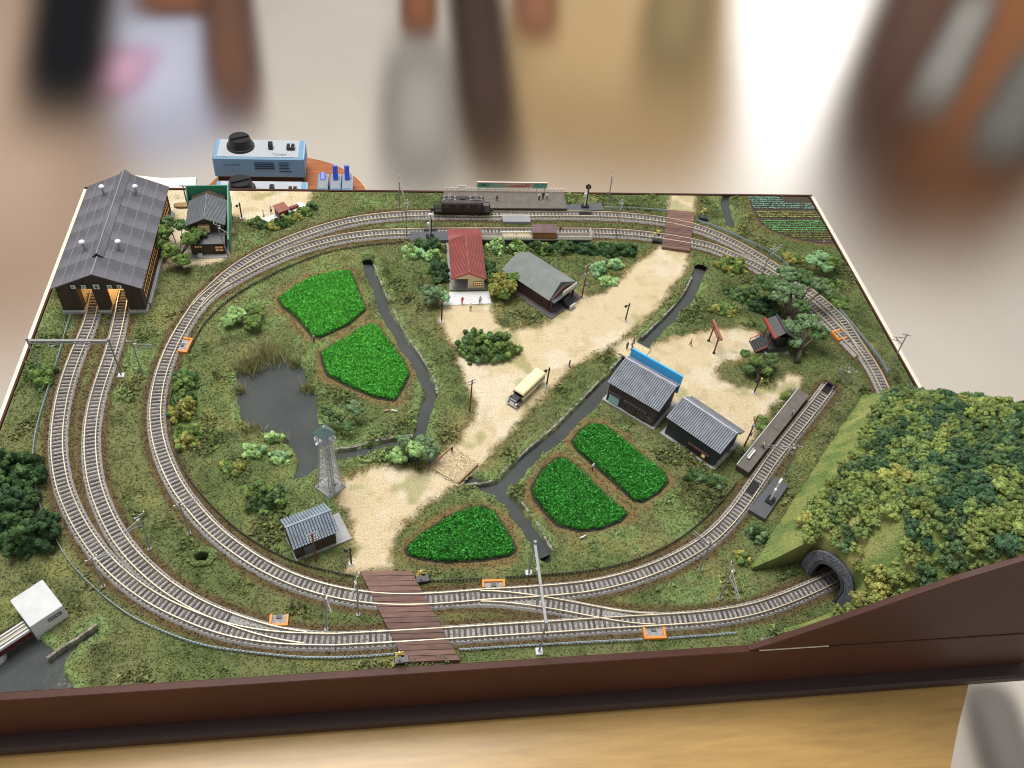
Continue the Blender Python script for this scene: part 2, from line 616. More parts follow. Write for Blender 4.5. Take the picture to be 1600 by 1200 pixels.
def ground_color(x, y, F):
    n1 = fnoise(x, y, 0.055, 21, 4)
    n2 = fnoise(x, y, 0.018, 22, 3)
    n3 = fnoise(x, y, 0.09, 23, 2)
    c = mixc(np.tile(C_OLIVE, (len(x), 1)), C_GREEN, sstep(0.40, 0.62, n1))
    c = mixc(c, C_DARK, 0.8 * sstep(0.52, 0.72, n2))
    c = mixc(c, C_YEL, 0.55 * sstep(0.58, 0.78, fnoise(x, y, 0.03, 24, 3)))
    lush = sstep(0.012, 0.002, F['wat']) * sstep(0.35, 0.6, fnoise(x, y, 0.02, 25)) + 0.8 * sstep(0.60, 0.74, n3) * sstep(0.45, 0.6, n2)
    c = mixc(c, C_LUSH, np.clip(lush, 0, 0.9))
    # bare earth: beside the track bed, round the paddies, along the roads
    e = sstep(0.017, 0.011, F['trk'] + 0.004 * (n2 - 0.5))
    c = mixc(c, C_BED, 0.92 * e)
    e2 = np.maximum(sstep(0.0105, 0.003, F['pad'] + 0.010 * (n2 - 0.5)), 0.7 * sstep(0.010, 0.0005, F['road'] + 0.014 * (n2 - 0.5)))
    e2 = np.maximum(e2, 0.8 * sstep(0.008, 0.002, F['fld']))
    c = mixc(c, C_EARTH, e2 * (0.55 + 0.4 * sstep(0.35, 0.6, fnoise(x, y, 0.012, 27))))
    r = sstep(0.0055, -0.0045, F['road'] + 0.006 * (vnoise(x, y, 0.006, 31) - 0.5))
    rc = mixc(np.tile(C_ROAD, (len(x), 1)), C_PALE, sstep(0.45, 0.7, fnoise(x, y, 0.03, 28, 4)))
    rc = mixc(rc, C_YEL * 1.1, 0.65 * sstep(0.60, 0.76, fnoise(x, y, 0.028, 29, 3)))
    rc = mixc(rc, C_EARTH * 1.7, 0.28 * sstep(0.56, 0.70, fnoise(x, y, 0.016, 33, 3)))
    c = mixc(c, rc, r)
    c = mixc(c, C_SOIL, sstep(0.0015, -0.0005, F['pad']))
    c = mixc(c, np.array((0.075, 0.060, 0.048)), sstep(0.0015, -0.0015, F['fld']))
    c = mixc(c, C_MUD, sstep(-0.0004, -0.0016, F['wat']))
    c = mixc(c, np.array((0.004, 0.004, 0.004)), sstep(0.0, -0.002, F['pit']))
    return c


F = fields(gx, gy)
gz = ground_height(gx, gy, F)
gc = ground_color(gx, gy, F)
idx = np.arange(nx * ny).reshape(ny, nx)
quads = np.stack([idx[:-1, :-1], idx[:-1, 1:], idx[1:, 1:], idx[1:, :-1]], -1).reshape(-1, 4)
GROUND = mat('ground', (0, 0, 0), rough=0.95, var=0.28, scale=700, bump=0.0006, attr='col', spec=0.1)
tag(link('ground', np_mesh('ground', np.stack([gx, gy, gz], 1), quads, GROUND, gc, True)), kind='structure')
ZG = gz.reshape(ny, nx)


def zg(x, y):
    i = np.clip((np.asarray(y) / CELL).round().astype(int), 0, ny - 1)
    j = np.clip((np.asarray(x) / CELL).round().astype(int), 0, nx - 1)
    return ZG[i, j]


# ------------------------------------------------------------------ water
def water_material():
    m = bpy.data.materials.new('water')
    m.use_nodes = True
    N = m.node_tree.nodes
    L = m.node_tree.links
    b = N['Principled BSDF']
    b.inputs['Base Color'].default_value = (0.042, 0.046, 0.047, 1)
    b.inputs['Roughness'].default_value = 0.10
    b.inputs['IOR'].default_value = 1.45
    n = N.new('ShaderNodeTexNoise')
    n.inputs['Scale'].default_value = 160
    n.inputs['Detail'].default_value = 3
    tc = N.new('ShaderNodeTexCoord')
    L.new(tc.outputs['Object'], n.inputs['Vector'])
    bp = N.new('ShaderNodeBump')
    bp.inputs['Distance'].default_value = 0.00012
    L.new(n.outputs['Fac'], bp.inputs['Height'])
    L.new(bp.outputs['Normal'], b.inputs['Normal'])
    n2 = N.new('ShaderNodeTexNoise')
    n2.inputs['Scale'].default_value = 25
    n2.inputs['Detail'].default_value = 4
    L.new(tc.outputs['Object'], n2.inputs['Vector'])
    r = N.new('ShaderNodeValToRGB')
    r.color_ramp.elements[0].color = (0.036, 0.042, 0.043, 1)
    r.color_ramp.elements[1].color = (0.085, 0.094, 0.092, 1)  # paler grey in the base colour stands in for reflections
    L.new(n2.outputs['Fac'], r.inputs['Fac'])
    L.new(r.outputs['Color'], b.inputs['Base Color'])
    return m


WATER = water_material()


def water_poly(name, pts, z):
    c = pts.mean(0)
    p = c + (pts - c) * (1 + 0.004 / np.linalg.norm(pts - c, axis=1))[:, None]
    p[:, 0] = np.clip(p[:, 0], 0.001, BW)
    p[:, 1] = np.clip(p[:, 1], 0.001, BD)
    MBo = MB()
    MBo.poly([(x, y, z) for x, y in p], [tuple(range(len(p)))])
    return MBo.build(name, WATER)


def water_strip(name, q, w, z):
    t, n = normals2(q)
    a = q + n * (w + 0.0022)
    b = q - n * (w + 0.0022)
    v = np.vstack([np.c_[a, np.full(len(q), z)], np.c_[b, np.full(len(q), z)]])
    v[:, 1] = np.clip(v[:, 1], 0.001, BD - 0.0005)
    k = len(q)
    f = [(i + k, i + 1 + k, i + 1, i) for i in range(k - 1)]
    return link(name, np_mesh(name, v, f, WATER))


tag(water_poly('pond_water', POND, -0.0042), kind='structure')
tag(water_poly('pool_water', POOL, -0.0042), kind='structure')
for i, (q, w) in enumerate(STREAMS):
    tag(water_strip('stream_water', q, w, -0.0040 - 0.00008 * i), kind='structure')


# ------------------------------------------------------------------ stones along the stream banks
STONE = mat('bank_stone', (0.24, 0.225, 0.19), rough=0.9, objrand=0.35, var=0.35, scale=500, bump=0.0004)


def bank_wall(label, pts, z0=-0.006, z1=0.0006):
    q = smooth_curve(W(pts), 0.0035, 4)
    t, n = normals2(q)
    o = thing('stone_bank', label, 'stone wall', (q[:, 0].mean(), q[:, 1].mean(), 0))
    for i in range(len(q) - 1):
        m_ = (q[i] + q[i + 1]) / 2
        L_ = np.linalg.norm(q[i + 1] - q[i]) * (0.9 + 0.1 * random.random())
        zz = z1 + random.uniform(-0.0007, 0.0006)
        MB().box((0, 0, (z0 + zz) / 2), (L_, random.uniform(0.0016, 0.0026), zz - z0), rz=math.atan2(t[i][1], t[i][0]) + random.uniform(-.1, .1)).build('stone', STONE, o, (m_[0] - o.location.x, m_[1] - o.location.y, 0))
    return o


bank_wall('pale stone bank along the right side of the upper stream left of the station', [(584, 412), (600, 452), (617, 490), (638, 528), (660, 560), (678, 592), (683, 615)])
bank_wall('grey stone bank along the stream beside the parked bus', [(728, 757), (770, 752), (795, 727), (830, 697), (872, 660), (912, 620), (948, 583), (972, 556)])
bank_wall('grey stone bank of the stream above the little bridge', [(1002, 528), (1022, 508), (1050, 480), (1070, 454), (1081, 432)])
bank_wall('light stone bank beside the lowest stretch of the stream', [(795, 763), (815, 785), (842, 823), (864, 862)])
bank_wall('light earth bank on the far side of the pond outlet', [(512, 700), (545, 700), (580, 690), (618, 683), (645, 681)])

# ------------------------------------------------------------------ turf, gravel and static grass
n = 330000
sx, sy = rng.random(n) * BW, rng.random(n) * BD
SF = fields(sx, sy)
sc = ground_color(sx, sy, SF)
dry = (SF['wat'] > 0.0005) & (SF['pad'] > 0.0012) & (SF['fld'] > 0.0005) & (SF['pit'] > 0.0) & (SF['trk'] > 0.0085)
for q_ in ([(702, 457), (764, 456), (768, 475), (691, 478)], [(701, 457), (762, 457), (752, 357), (700, 357)], [(404, 346), (470, 316), (483, 324), (416, 352)], [(862, 503), (914, 463), (850, 412), (795, 450)]):
    dry &= poly_sd(sx, sy, W(q_)) > 0.0008
edge = np.minimum(np.minimum(sx, BW - sx), np.minimum(sy, BD - sy)) > 0.001
rd = SF['road'] + 0.007 * (rng.random(n) - 0.42) < 0.0005
shr = fnoise(sx, sy, 0.028, 41, 3)
shrub = (shr > 0.60) & (SF['road'] > 0.006) & (SF['pad'] > 0.007) & (SF['trk'] > 0.017)
gm = dry & edge & ~rd
keep = gm & (rng.random(n) < 0.66)
size = 0.0006 + 0.0007 * rng.random(n) ** 2
size = np.where(shrub, size * (1.5 + 0.9 * rng.random(n)), size)
lift = np.where(shrub, rng.random(n) * 0.0034 * sstep(0.60, 0.70, shr), rng.random(n) * 0.0006)
p = np.stack([sx, sy, zg(sx, sy) + lift], 1)[keep]
cc = sc[keep] * (0.60 + 0.78 * rng.random((keep.sum(), 1)) ** 1.1)
hue = rng.random((keep.sum(), 1))
cc = cc * np.where(hue > 0.8, np.array([[1.25, 1.12, 0.9]]), np.array([[1.0, 1.0, 1.0]]))
v, f, c = cloud((TET, TETF), p, size[keep], cc, jit=0.4, cj=0.2)
tag(link('turf', np_mesh('turf', v, f, FOL, c)), 'short olive and green turf covering the model ground', 'turf', kind='stuff')
keep = dry & edge & rd & (rng.random(n) < 0.9)
p = np.stack([sx, sy, zg(sx, sy) + 0.0001], 1)[keep]
cc = sc[keep] * (0.70 + 0.50 * rng.random((keep.sum(), 1)))
v, f, c = cloud((TET, TETF), p, 0.00035 + 0.00045 * rng.random(keep.sum()), cc, jit=0.3, cj=0.1, squash=0.35)
GRV = mat('gravel', (0.5, 0.4, 0.2), rough=0.95, var=0.1, scale=900, attr='col', spec=0.2)
tag(link('gravel', np_mesh('gravel', v, f, GRV, c)), 'pale sandy gravel on the model roads', 'gravel', kind='stuff')


def blades(pts, h, w, lean, colr, bend=True):
    n_ = len(pts)
    a = rng.random(n_) * 2 * math.pi
    d = np.stack([np.cos(a), np.sin(a), np.zeros(n_)], 1)
    b = rng.random(n_) * 2 * math.pi
    tip = pts + np.stack([np.cos(b) * lean * h, np.sin(b) * lean * h, h], 1)
    v_ = np.stack([pts - d * w[:, None] / 2, pts + d * w[:, None] / 2, tip], 1)
    c_ = np.repeat(colr[:, None, :], 3, 1) * (0.85 + 0.3 * rng.random((n_, 3, 1)))
    return v_.reshape(-1, 3), np.arange(n_ * 3).reshape(-1, 3), c_.reshape(-1, 3)


lm = sstep(0.013, 0.002, SF['wat']) * sstep(0.3, 0.55, fnoise(sx, sy, 0.02, 25)) + 0.9 * sstep(0.58, 0.70, fnoise(sx, sy, 0.09, 23, 2)) * sstep(0.42, 0.6, fnoise(sx, sy, 0.018, 22, 3))
lm = np.maximum(lm, 0.10)
keep = gm & (rng.random(n) < lm * 0.75) & (SF['pad'] > 0.006)
k = keep.sum()
p = np.stack([sx, sy, zg(sx, sy) - 0.0002], 1)[keep]
cc = (C_LUSH * 1.0) * (0.55 + 0.75 * rng.random((k, 1))) * (1 + 0.25 * (rng.random((k, 3)) - 0.5))
v, f, c = blades(p, 0.0018 + 0.0024 * rng.random(k), 0.0004 + 0.0003 * rng.random(k), 0.2 + 0.7 * rng.random(k), cc)
tag(link('static_grass', np_mesh('static_grass', v, f, FOL, c)), 'bright upright grass fibres along stream banks and track verges', 'grass', kind='stuff')

# ------------------------------------------------------------------ paddies
SOIL = mat('paddy_soil', (0.030, 0.026, 0.020), rough=0.9, var=0.3, scale=600, bump=0.0004)
CROP = mat('crop', (0.03, 0.3, 0.03), rough=0.55, var=0.2, scale=900, attr='col', spec=0.12)
plab = ['bright green rice paddy nearest the back tracks, left of the stream',
        'bright green rice paddy between the pond and the stream',
        'dark green rounded rice paddy beside the front level crossing',
        'deep green rice paddy right of the lowest stream stretch',
        'deep green rice paddy just below the two tiled houses']
for i, pg in enumerate(PADDY):
    c0 = pg.mean(0)
    o = thing('rice_paddy', plab[i], 'rice paddy', (c0[0], c0[1], 0), group='rice paddies')
    lo = pg - c0
    inner = lo * (1 - 0.0022 / np.linalg.norm(lo, axis=1))[:, None]
    MB().sheet([(x, y, -0.0008) for x, y in lo], [tuple(range(len(lo)))], 0.0012).build('soil', SOIL, o)
    q = rng.random((60000, 2)) * (lo.max(0) - lo.min(0)) + lo.min(0)
    area = np.prod(lo.max(0) - lo.min(0))
    q = q[:int(area * 1.55e6)]
    sd = poly_sd(q[:, 0], q[:, 1], inner)
    q = q[sd < -0.0004]
    k = len(q)
    bright = np.array((0.085, 0.38, 0.050)) if i < 2 else np.array((0.052, 0.275, 0.042))
    cc = bright * (0.70 + 0.75 * rng.random((k, 1))) * (1 + 0.2 * (rng.random((k, 3)) - 0.5))
    hi = rng.random(k) > 0.94
    cc[hi] = cc[hi] * 1.15 + np.array((0.04, 0.08, 0.03))
    parts = []
    for r_ in range(3):
        pp = np.c_[q + rng.normal(size=q.shape) * 0.0002, np.full(k, -0.0008)]
        parts.append(blades(pp, 0.0030 + 0.0018 * rng.random(k), 0.0007 + 0.0006 * rng.random(k), 0.15 + 0.75 * rng.random(k), cc))
    ii = rng.integers(0, k, int(k * 0.55))
    lp = np.c_[q[ii] + rng.normal(size=(len(ii), 2)) * 0.0003, 0.0014 + 0.0024 * rng.random(len(ii))]
    parts.append(cloud((TET, TETF), lp, 0.0004 + 0.0006 * rng.random(len(ii)), cc[ii] * (0.9 + 0.6 * rng.random((len(ii), 1))), jit=0.5, cj=0.25))
    v, f, c = merge(parts)
    tag(link('crop', np_mesh('crop', v, f, CROP, c), o), kind='stuff')

# ------------------------------------------------------------------ vegetable field at the back right
o = thing('vegetable_field', 'ploughed vegetable field with straight crop rows in the back right corner', 'field', (0.86, 0.57, 0))
ROWS = mat('ridge_soil', (0.085, 0.066, 0.052), rough=0.95, var=0.3, scale=700, bump=0.0004)
yv = BD - 0.004
bands = [(0.004, 0.030, np.array((0.22, 0.38, 0.31))), (0.034, 0.050, np.array((0.36, 0.38, 0.12))), (0.054, 0.074, np.array((0.18, 0.45, 0.16))), (0.076, 0.096, np.array((0.22, 0.26, 0.08)))]
while yv > 0.515:
    xs = np.linspace(0.80, BW - 0.0015, 240)
    sd = poly_sd(xs, np.full(240, yv), FIELD)
    ok = xs[sd < -0.002]
    if len(ok) > 4:
        a, b = ok.min(), ok.max()
        MB().prism([(yv - 0.0014, -0.0004), (yv + 0.0014, -0.0004), (yv + 0.0006, 0.0009), (yv - 0.0006, 0.0009)], a, b, 'x').build('soil_ridge', ROWS, o, (-0.86, -0.57, 0))
        dd = BD - yv
        cb = None
        for d0, d1, c_ in bands:
            if d0 <= dd <= d1:
                cb = c_
        if cb is not None and not (dd < 0.03 and b > 0.905 and False):
            m_ = int((b - a) / 0.0011)
            hi_x = a + (b - a) * (0.55 if dd < 0.014 else 1.0)
            px_ = np.linspace(a, hi_x, m_)
            pp = np.stack([px_ + rng.normal(size=m_) * 0.0003, yv + rng.normal(size=m_) * 0.0004, 0.0013 + 0.0005 * rng.random(m_)], 1)
            dens = 1.0 if cb[1] > 0.25 else 0.55
            pp = pp[rng.random(m_) < dens]
            v, f, c = cloud((TET, TETF), pp - np.array((0.86, 0.57, 0)), 0.0009 + 0.0006 * rng.random(len(pp)), cb * (0.6 + 0.8 * rng.random((len(pp), 1))), jit=0.4, cj=0.2)
            tag(link('crop_row', np_mesh('crop_row', v, f, FOL, c), o), kind='stuff')
    yv -= 0.0046

# =================================================================== tracks
BALL = mat('ballast', (0.35, 0.34, 0.335), rough=0.95, var=0.55, scale=900, bump=0.0006, spec=0.2)
SLP = mat('sleeper', (0.096, 0.083, 0.078), objrand=0.4, rough=0.8, var=0.35, scale=400)
RAIL = mat('rail', (0.60, 0.53, 0.395), rough=0.45, metal=0.3, var=0.28, scale=35)
CHAIR = mat('rail_chair', (0.10, 0.085, 0.07), rough=0.8, var=0.2)
sl_me = MB().box((0, 0, 0.0020), (0.0019, 0.0134, 0.0012)).mesh('sleeper', SLP, 0.00015)
STONES = mat('ballast_stones', (0.4, 0.4, 0.4), rough=0.95, var=0.1, attr='col', spec=0.2)


def strip_mesh(name, q, prof, m, cap=True):
    """profile (offset, z) swept along the 2-d curve q"""
    t, nn = normals2(q)
    k = len(prof)
    v = []
    for i in range(len(q)):
        for off, z in prof:
            v.append((q[i][0] + nn[i][0] * off, q[i][1] + nn[i][1] * off, z))
    f = []
    for i in range(len(q) - 1):
        for j in range(k):
            j2 = (j + 1) % k
            f.append((i * k + j, (i + 1) * k + j, (i + 1) * k + j2, i * k + j2))
    me = bpy.data.meshes.new(name)
    f.append(tuple(range(k)))
    f.append(tuple(reversed([(len(q) - 1) * k + j for j in range(k)])))
    me.from_pydata(v, [], f)
    bm = bmesh.new()
    bm.from_mesh(me)
    bmesh.ops.recalc_face_normals(bm, faces=bm.faces)
    bm.to_mesh(me)
    bm.free()
    me.materials.append(m)
    return me


def far_from(q, others, d):
    if not others:
        return np.ones(len(q), bool)
    m_ = np.ones(len(q))
    for o_ in others:
        m_ = np.minimum(m_, line_d(q[:, 0], q[:, 1], o_[::3]))
    return m_ > d


def track(key, label, dz, others=(), rail_gap=0.0012):
    q = TRK[key]
    c0 = q.mean(0)
    o = thing('railway_track', label, 'track', (c0[0], c0[1], 0))
    lq = q - c0
    link('ballast', strip_mesh('ballast', lq, [(-0.0086, -0.0004), (-0.0072, 0.0017 + dz), (0.0072, 0.0017 + dz), (0.0086, -0.0004)], BALL), o)
    free = far_from(q, others, 0.0011)
    for s in (-1, 1):
        t, nn = normals2(q)
        rq = q + nn * (s * 0.0048)
        # branch rails begin where they leave the main track's rails
        i0 = np.argmax(free)
        i1 = len(q) - np.argmax(free[::-1])
        link('rail', strip_mesh('rail', rq[i0:i1] - c0, [(-0.00048, 0.0024), (-0.00042, 0.0042 + dz * .2), (0.00042, 0.0042 + dz * .2), (0.00048, 0.0024)], RAIL), o)
    ns = int(len(q) * 0.002 / 0.00009)
    u_ = rng.random(ns) * (len(q) - 1)
    i_ = u_.astype(int)
    t, nn = normals2(q)
    off = (rng.random(ns) * 2 - 1) * 0.0079
    sp = q[i_] + (q[np.minimum(i_ + 1, len(q) - 1)] - q[i_]) * (u_ - i_)[:, None] + nn[i_] * off[:, None]
    zz = np.where(np.abs(off) > 0.0072, 0.0009, 0.0017)
    g_ = 0.07 + 0.52 * rng.random((ns, 1))
    v, f, c = cloud((TET, TETF), np.c_[sp - c0, zz + dz], 0.0004 + 0.0003 * rng.random(ns), g_ * np.array((1.0, 0.975, 0.96)), jit=0.3, cj=0.1)
    tag(link('ballast_stones', np_mesh('ballast_stones', v, f, STONES, c), o), kind='stuff')
    step = 0.0044
    s_ = resample(q, step)
    t, nn = normals2(s_)
    ok = far_from(s_, others, 0.0085)
    for i in range(len(s_)):
        if ok[i]:
            link('sleeper', sl_me, o, (s_[i][0] - c0[0], s_[i][1] - c0[1], dz), math.atan2(t[i][1], t[i][0]))
    return o


T = TRK
track('shed_left', 'outermost track curving from the engine shed left door to the front edge', 0.0)
track('shed_right', 'track from the engine shed right door joining the outermost track', -0.00012, [T['shed_left'], T['front']])
track('front', 'straight track along the front edge running into the tunnel', 0.00006)
track('loop', 'inner loop track curving around the pond side of the layout', 0.0)
track('siding', 'siding track curving up past the right platform to the buffer stop', 0.00008)
track('crossover', 'short crossover track linking loop and front track near the gantry', -0.00012, [T['loop'], T['siding'], T['front']])
track('back_far', 'back track under the brown locomotive, farthest from the camera', 0.00006, [T['loop']])
track('back_near', 'station track in front of the white fenced near platform', -0.00012, [T['loop'], T['back_far']])


# =================================================================== the hill with its tunnel
HC = 0.0018
hx0, hy0 = 0.651, 0.0006
hnx, hny = int((BW - hx0) / HC) + 1, int((0.288 - hy0) / HC) + 1
hX, hY = np.meshgrid(hx0 + np.arange(hnx) * HC, hy0 + np.arange(hny) * HC)
WEDGE = np.array([(0.640, 0.0670), (0.680, 0.0682), (0.7118, 0.0725), (0.7330, 0.0300), (0.7240, 0.0140), (0.640, 0.0100)])


CROWN = (G(1400, 606, 0.0) - CAM).cross(G(1600, 632, 0.0) - CAM)


def hill_h(x, y):
    d = (x - 0.657) * 0.733 - (y - 0.067) * 0.681
    d = d + 0.006 * (fnoise(x, y, 0.04, 51) - 0.5)
    hA = 0.146 * (1 - np.exp(-np.maximum(d, 0) / 0.068))
    hB = 0.78 * (x - 0.643) + 0.55 * np.maximum(y - 0.004, 0)
    k = 0.010
    h = -k * np.log(np.exp(-hA / k) + np.exp(-np.maximum(hB, 0) / k))
    s = (x - 0.7195) * 0.894 + (y - 0.0475) * 0.448
    hC = 0.043 + 1.55 * np.maximum(s - 0.002, 0) + 0.86 * np.minimum(s, 0)
    h = -k * np.log(np.exp(-np.maximum(h, 0) / k) + np.exp(-hC / k))
    h = np.maximum(h + 0.6 * k * np.exp(-h / 0.02), 0)
    h = h * sstep(0.290, 0.215, y)
    # broad, nearly level crown falling away towards the back
    zc_ = CAM.z - (CROWN.x * (x - CAM.x) + CROWN.y * (y - CAM.y)) / CROWN.z - 0.0095
    h = np.maximum(-0.005 * np.log(np.exp(-h / 0.005) + np.exp(-np.maximum(zc_, 0) / 0.005)), 0)
    h = h + 0.004 * (fnoise(x, y, 0.03, 52, 3) - 0.5) * sstep(0.005, 0.03, h)
    return h, d


hh, hd = hill_h(hX, hY)
inw = poly_sd(hX.ravel(), hY.ravel(), WEDGE).reshape(hX.shape) < 0
dom = (hd > 0) & ~inw & (hh > 0.0005)
hv = np.stack([hX.ravel(), hY.ravel(), hh.ravel()], 1)
hi = np.arange(hnx * hny).reshape(hny, hnx)
# vertices close to the cutting's outline are moved onto it so that its walls are straight
fx_, fy_ = hX.ravel().copy(), hY.ravel().copy()
sdw = poly_sd(fx_, fy_, WEDGE)
near = np.where((np.abs(sdw) < HC * 0.75))[0]
for i in near:
    best = None
    for a in range(len(WEDGE)):
        A_, B_ = WEDGE[a], WEDGE[(a + 1) % len(WEDGE)]
        u_ = B_ - A_
        t_ = np.clip(((fx_[i] - A_[0]) * u_[0] + (fy_[i] - A_[1]) * u_[1]) / (u_ @ u_), 0, 1)
        q_ = A_ + t_ * u_
        dd_ = (q_[0] - fx_[i]) ** 2 + (q_[1] - fy_[i]) ** 2
        if best is None or dd_ < best[0]:
            best = (dd_, q_)
    hv[i, 0], hv[i, 1] = best[1]
dom = dom | ((np.abs(sdw) < HC * 0.75).reshape(hX.shape) & (hd > 0) & (hh > 0.0005))
ok = dom[:-1, :-1] & dom[:-1, 1:] & dom[1:, 1:] & dom[1:, :-1]
hq = np.stack([hi[:-1, :-1], hi[:-1, 1:], hi[1:, 1:], hi[1:, :-1]], -1)[ok]
es = {}
for a, b, c_, d_ in hq.tolist():
    for e in ((a, b), (b, c_), (c_, d_), (d_, a)):
        if (e[1], e[0]) in es:
            del es[(e[1], e[0])]
        else:
            es[e] = 1
skv, skf = [], []
nb = len(hv)
low = {}
for a, b in es:
    for q_ in (a, b):
        if q_ not in low:
            low[q_] = nb + len(skv)
            skv.append((hv[q_][0], hv[q_][1], -0.004))
    mx_, my_ = (hv[a][0] + hv[b][0]) / 2 - 0.7195, (hv[a][1] + hv[b][1]) / 2 - 0.0475
    if abs(mx_ * 0.448 - my_ * 0.894) < 0.0145 and -0.004 < mx_ * 0.894 + my_ * 0.448 < 0.012:
        za_, zb_ = [max(0.0, min(0.0305, 0.016 + 0.0151 * math.sqrt(max(0.0, 1 - (((hv[q_][0] - 0.7195) * 0.448 - (hv[q_][1] - 0.0475) * 0.894) / 0.0148) ** 2)))) + 0.002 for q_ in (a, b)]
        skv.append((hv[a][0], hv[a][1], za_))
        skv.append((hv[b][0], hv[b][1], zb_))
        skf.append((b, a, nb + len(skv) - 2, nb + len(skv) - 1))
        continue          # the tunnel goes through below
    skf.append((b, a, low[a], low[b]))
hv2 = np.vstack([hv, np.array(skv)])
used = np.unique(np.concatenate([hq.ravel(), np.array(skf).ravel()]))
remap = -np.ones(len(hv2), int)
remap[used] = np.arange(len(used))
hf = remap[np.vstack([hq, np.array(skf)])]
hv3 = hv2[used]
n1 = fnoise(hv3[:, 0], hv3[:, 1], 0.03, 53, 3)
hc = mixc(np.tile(np.array((0.25, 0.28, 0.095)), (len(hv3), 1)), np.array((0.38, 0.36, 0.15)), sstep(0.5, 0.75, n1))
hc = mixc(hc, np.array((0.16, 0.23, 0.075)), sstep(0.45, 0.65, fnoise(hv3[:, 0], hv3[:, 1], 0.022, 54, 3)))
hc = mixc(hc, np.array((0.07, 0.06, 0.03)), (hv3[:, 2] < -0.001).astype(float))  # wall foot darkened in the colour: dirt plus shade under the edge
tag(link('hill', np_mesh('hill', hv3, hf, GROUND, hc)), kind='structure')


def on_hill(n_):
    x = hx0 + rng.random(n_) * (BW - 0.002 - hx0)
    y = 0.001 + rng.random(n_) * 0.278
    h, d = hill_h(x, y)
    m_ = (d > 0.001) & (poly_sd(x, y, WEDGE) > 0.0005) & (h > 0.001)
    return x[m_], y[m_], h[m_], d[m_]


# turf on the hill
x, y, h, d = on_hill(38000)
n1 = fnoise(x, y, 0.03, 53, 3)
cc = mixc(np.tile(np.array((0.27, 0.32, 0.105)), (len(x), 1)), np.array((0.42, 0.41, 0.17)), sstep(0.5, 0.75, n1))
cc = mixc(cc, np.array((0.17, 0.25, 0.08)), sstep(0.45, 0.65, fnoise(x, y, 0.022, 54, 3))) * (0.7 + 0.6 * rng.random((len(x), 1)))
v, f, c = cloud((TET, TETF), np.stack([x, y, h], 1), 0.0005 + 0.0005 * rng.random(len(x)), cc, jit=0.4, cj=0.2)
tag(link('hill_turf', np_mesh('hill_turf', v, f, FOL, c)), 'pale green turf on the bare slope of the hill', 'turf', kind='stuff')

# woods: foam trees packed over the hill
pg = G(1372, 862, 0.062)
x, y, h, d = on_hill(24000)
dp = np.hypot((x - pg.x) / 1.0, (y - pg.y) / 1.2)
ridge = 0.021 + 0.018 * (fnoise(x, y, 0.03, 55) - 0.5)
ok = (d > ridge) & (dp > 0.013 + 0.008 * (fnoise(x, y, 0.015, 56) - 0.5)) & ((h > 0.022) | ((y < 0.03) & (x > 0.715)))
x, y, h, d = x[ok], y[ok], h[ok], d[ok]
taken = []
cl = []
for i in range(len(x)):
    r_ = 0.0040 + 0.0050 * random.random()
    if all((x[i] - a) ** 2 + (y[i] - b) ** 2 > (0.53 * (r_ + c_)) ** 2 for a, b, c_ in taken[-2000:]):
        taken.append((x[i], y[i], r_))
        cl.append((x[i], y[i], h[i], r_))
    if len(cl) > 860:
        break
pal = [np.array((0.34, 0.35, 0.105)), np.array((0.24, 0.30, 0.09)), np.array((0.175, 0.245, 0.08)), np.array((0.100, 0.170, 0.075)), np.array((0.060, 0.120, 0.062))]
P_, R_, C_ = [], [], []
for (a, b, z, r_) in cl:
    w = float(vnoise(a, b, 0.035, 57)) * 0.52 + random.random() * 0.58 + (b - 0.12) * -0.5 + (a - 0.79) * 2.0
    w -= 0.35 * max(0.0, 1 - math.hypot(a - 0.735, b - 0.02) / 0.04)
    ci = 0 if w < 0.24 else 1 if w < 0.50 else 2 if w < 0.70 else 3 if w < 0.86 else 4
    base = pal[ci] * (0.7 + 0.45 * random.random())
    k = int(12 + 1900 * r_)
    u = rng.normal(size=(k, 3))
    u /= np.linalg.norm(u, axis=1)[:, None]
    u[:, 2] = np.abs(u[:, 2])
    rr = r_ * (0.45 + 0.6 * rng.random((k, 1)))
    P_.append(np.array((a, b, z + r_ * 0.15 + random.random() * 0.0035)) + u * rr)
    R_.append(r_ * (0.22 + 0.19 * rng.random(k)))
    C_.append(base * (0.75 + 0.5 * rng.random((k, 1))))
P_, R_, C_ = np.vstack(P_), np.concatenate(R_), np.vstack(C_)
kp = (P_[:, 1] > 0.0025) & (P_[:, 0] < BW - 0.002)
v, f, c = foam(P_[kp], R_[kp], C_[kp], crumbs=11, cs=0.34, base=ICO0)
tag(link('hill_woods', np_mesh('hill_woods', v, f, FOL, c)), 'dense mixed green foam woods covering the hill', 'woods', kind='stuff')

# grey rock rim at the foot of the hill by the front board
RIM = mat('rock_rim', (0.24, 0.24, 0.20), rough=0.95, var=0.4, scale=300, bump=0.0012)
rim = MB()
prev = None
xs = np.linspace(0.650, 0.728, 26)
ring = []
for i, x_ in enumerate(xs):
    hz = float(hill_h(np.array([x_]), np.array([0.006]))[0][0])
    j = 0.0008 * (random.random() - .5)
    ring.append([(x_, -0.0004, hz + 0.0012 + j), (x_, 0.0030 + j, hz + 0.0016 + j), (x_, 0.0062 + j, hz + 0.0002), (x_, 0.0095 + 2 * j, hz * 0.45), (x_, 0.0118 + 2 * j, -0.003), (x_, -0.0004, -0.003)])
vv = [p_ for r_ in ring for p_ in r_]
ff = []
for i in range(len(ring) - 1):
    for j in range(6):
        ff.append((i * 6 + j, i * 6 + (j + 1) % 6, (i + 1) * 6 + (j + 1) % 6, (i + 1) * 6 + j))
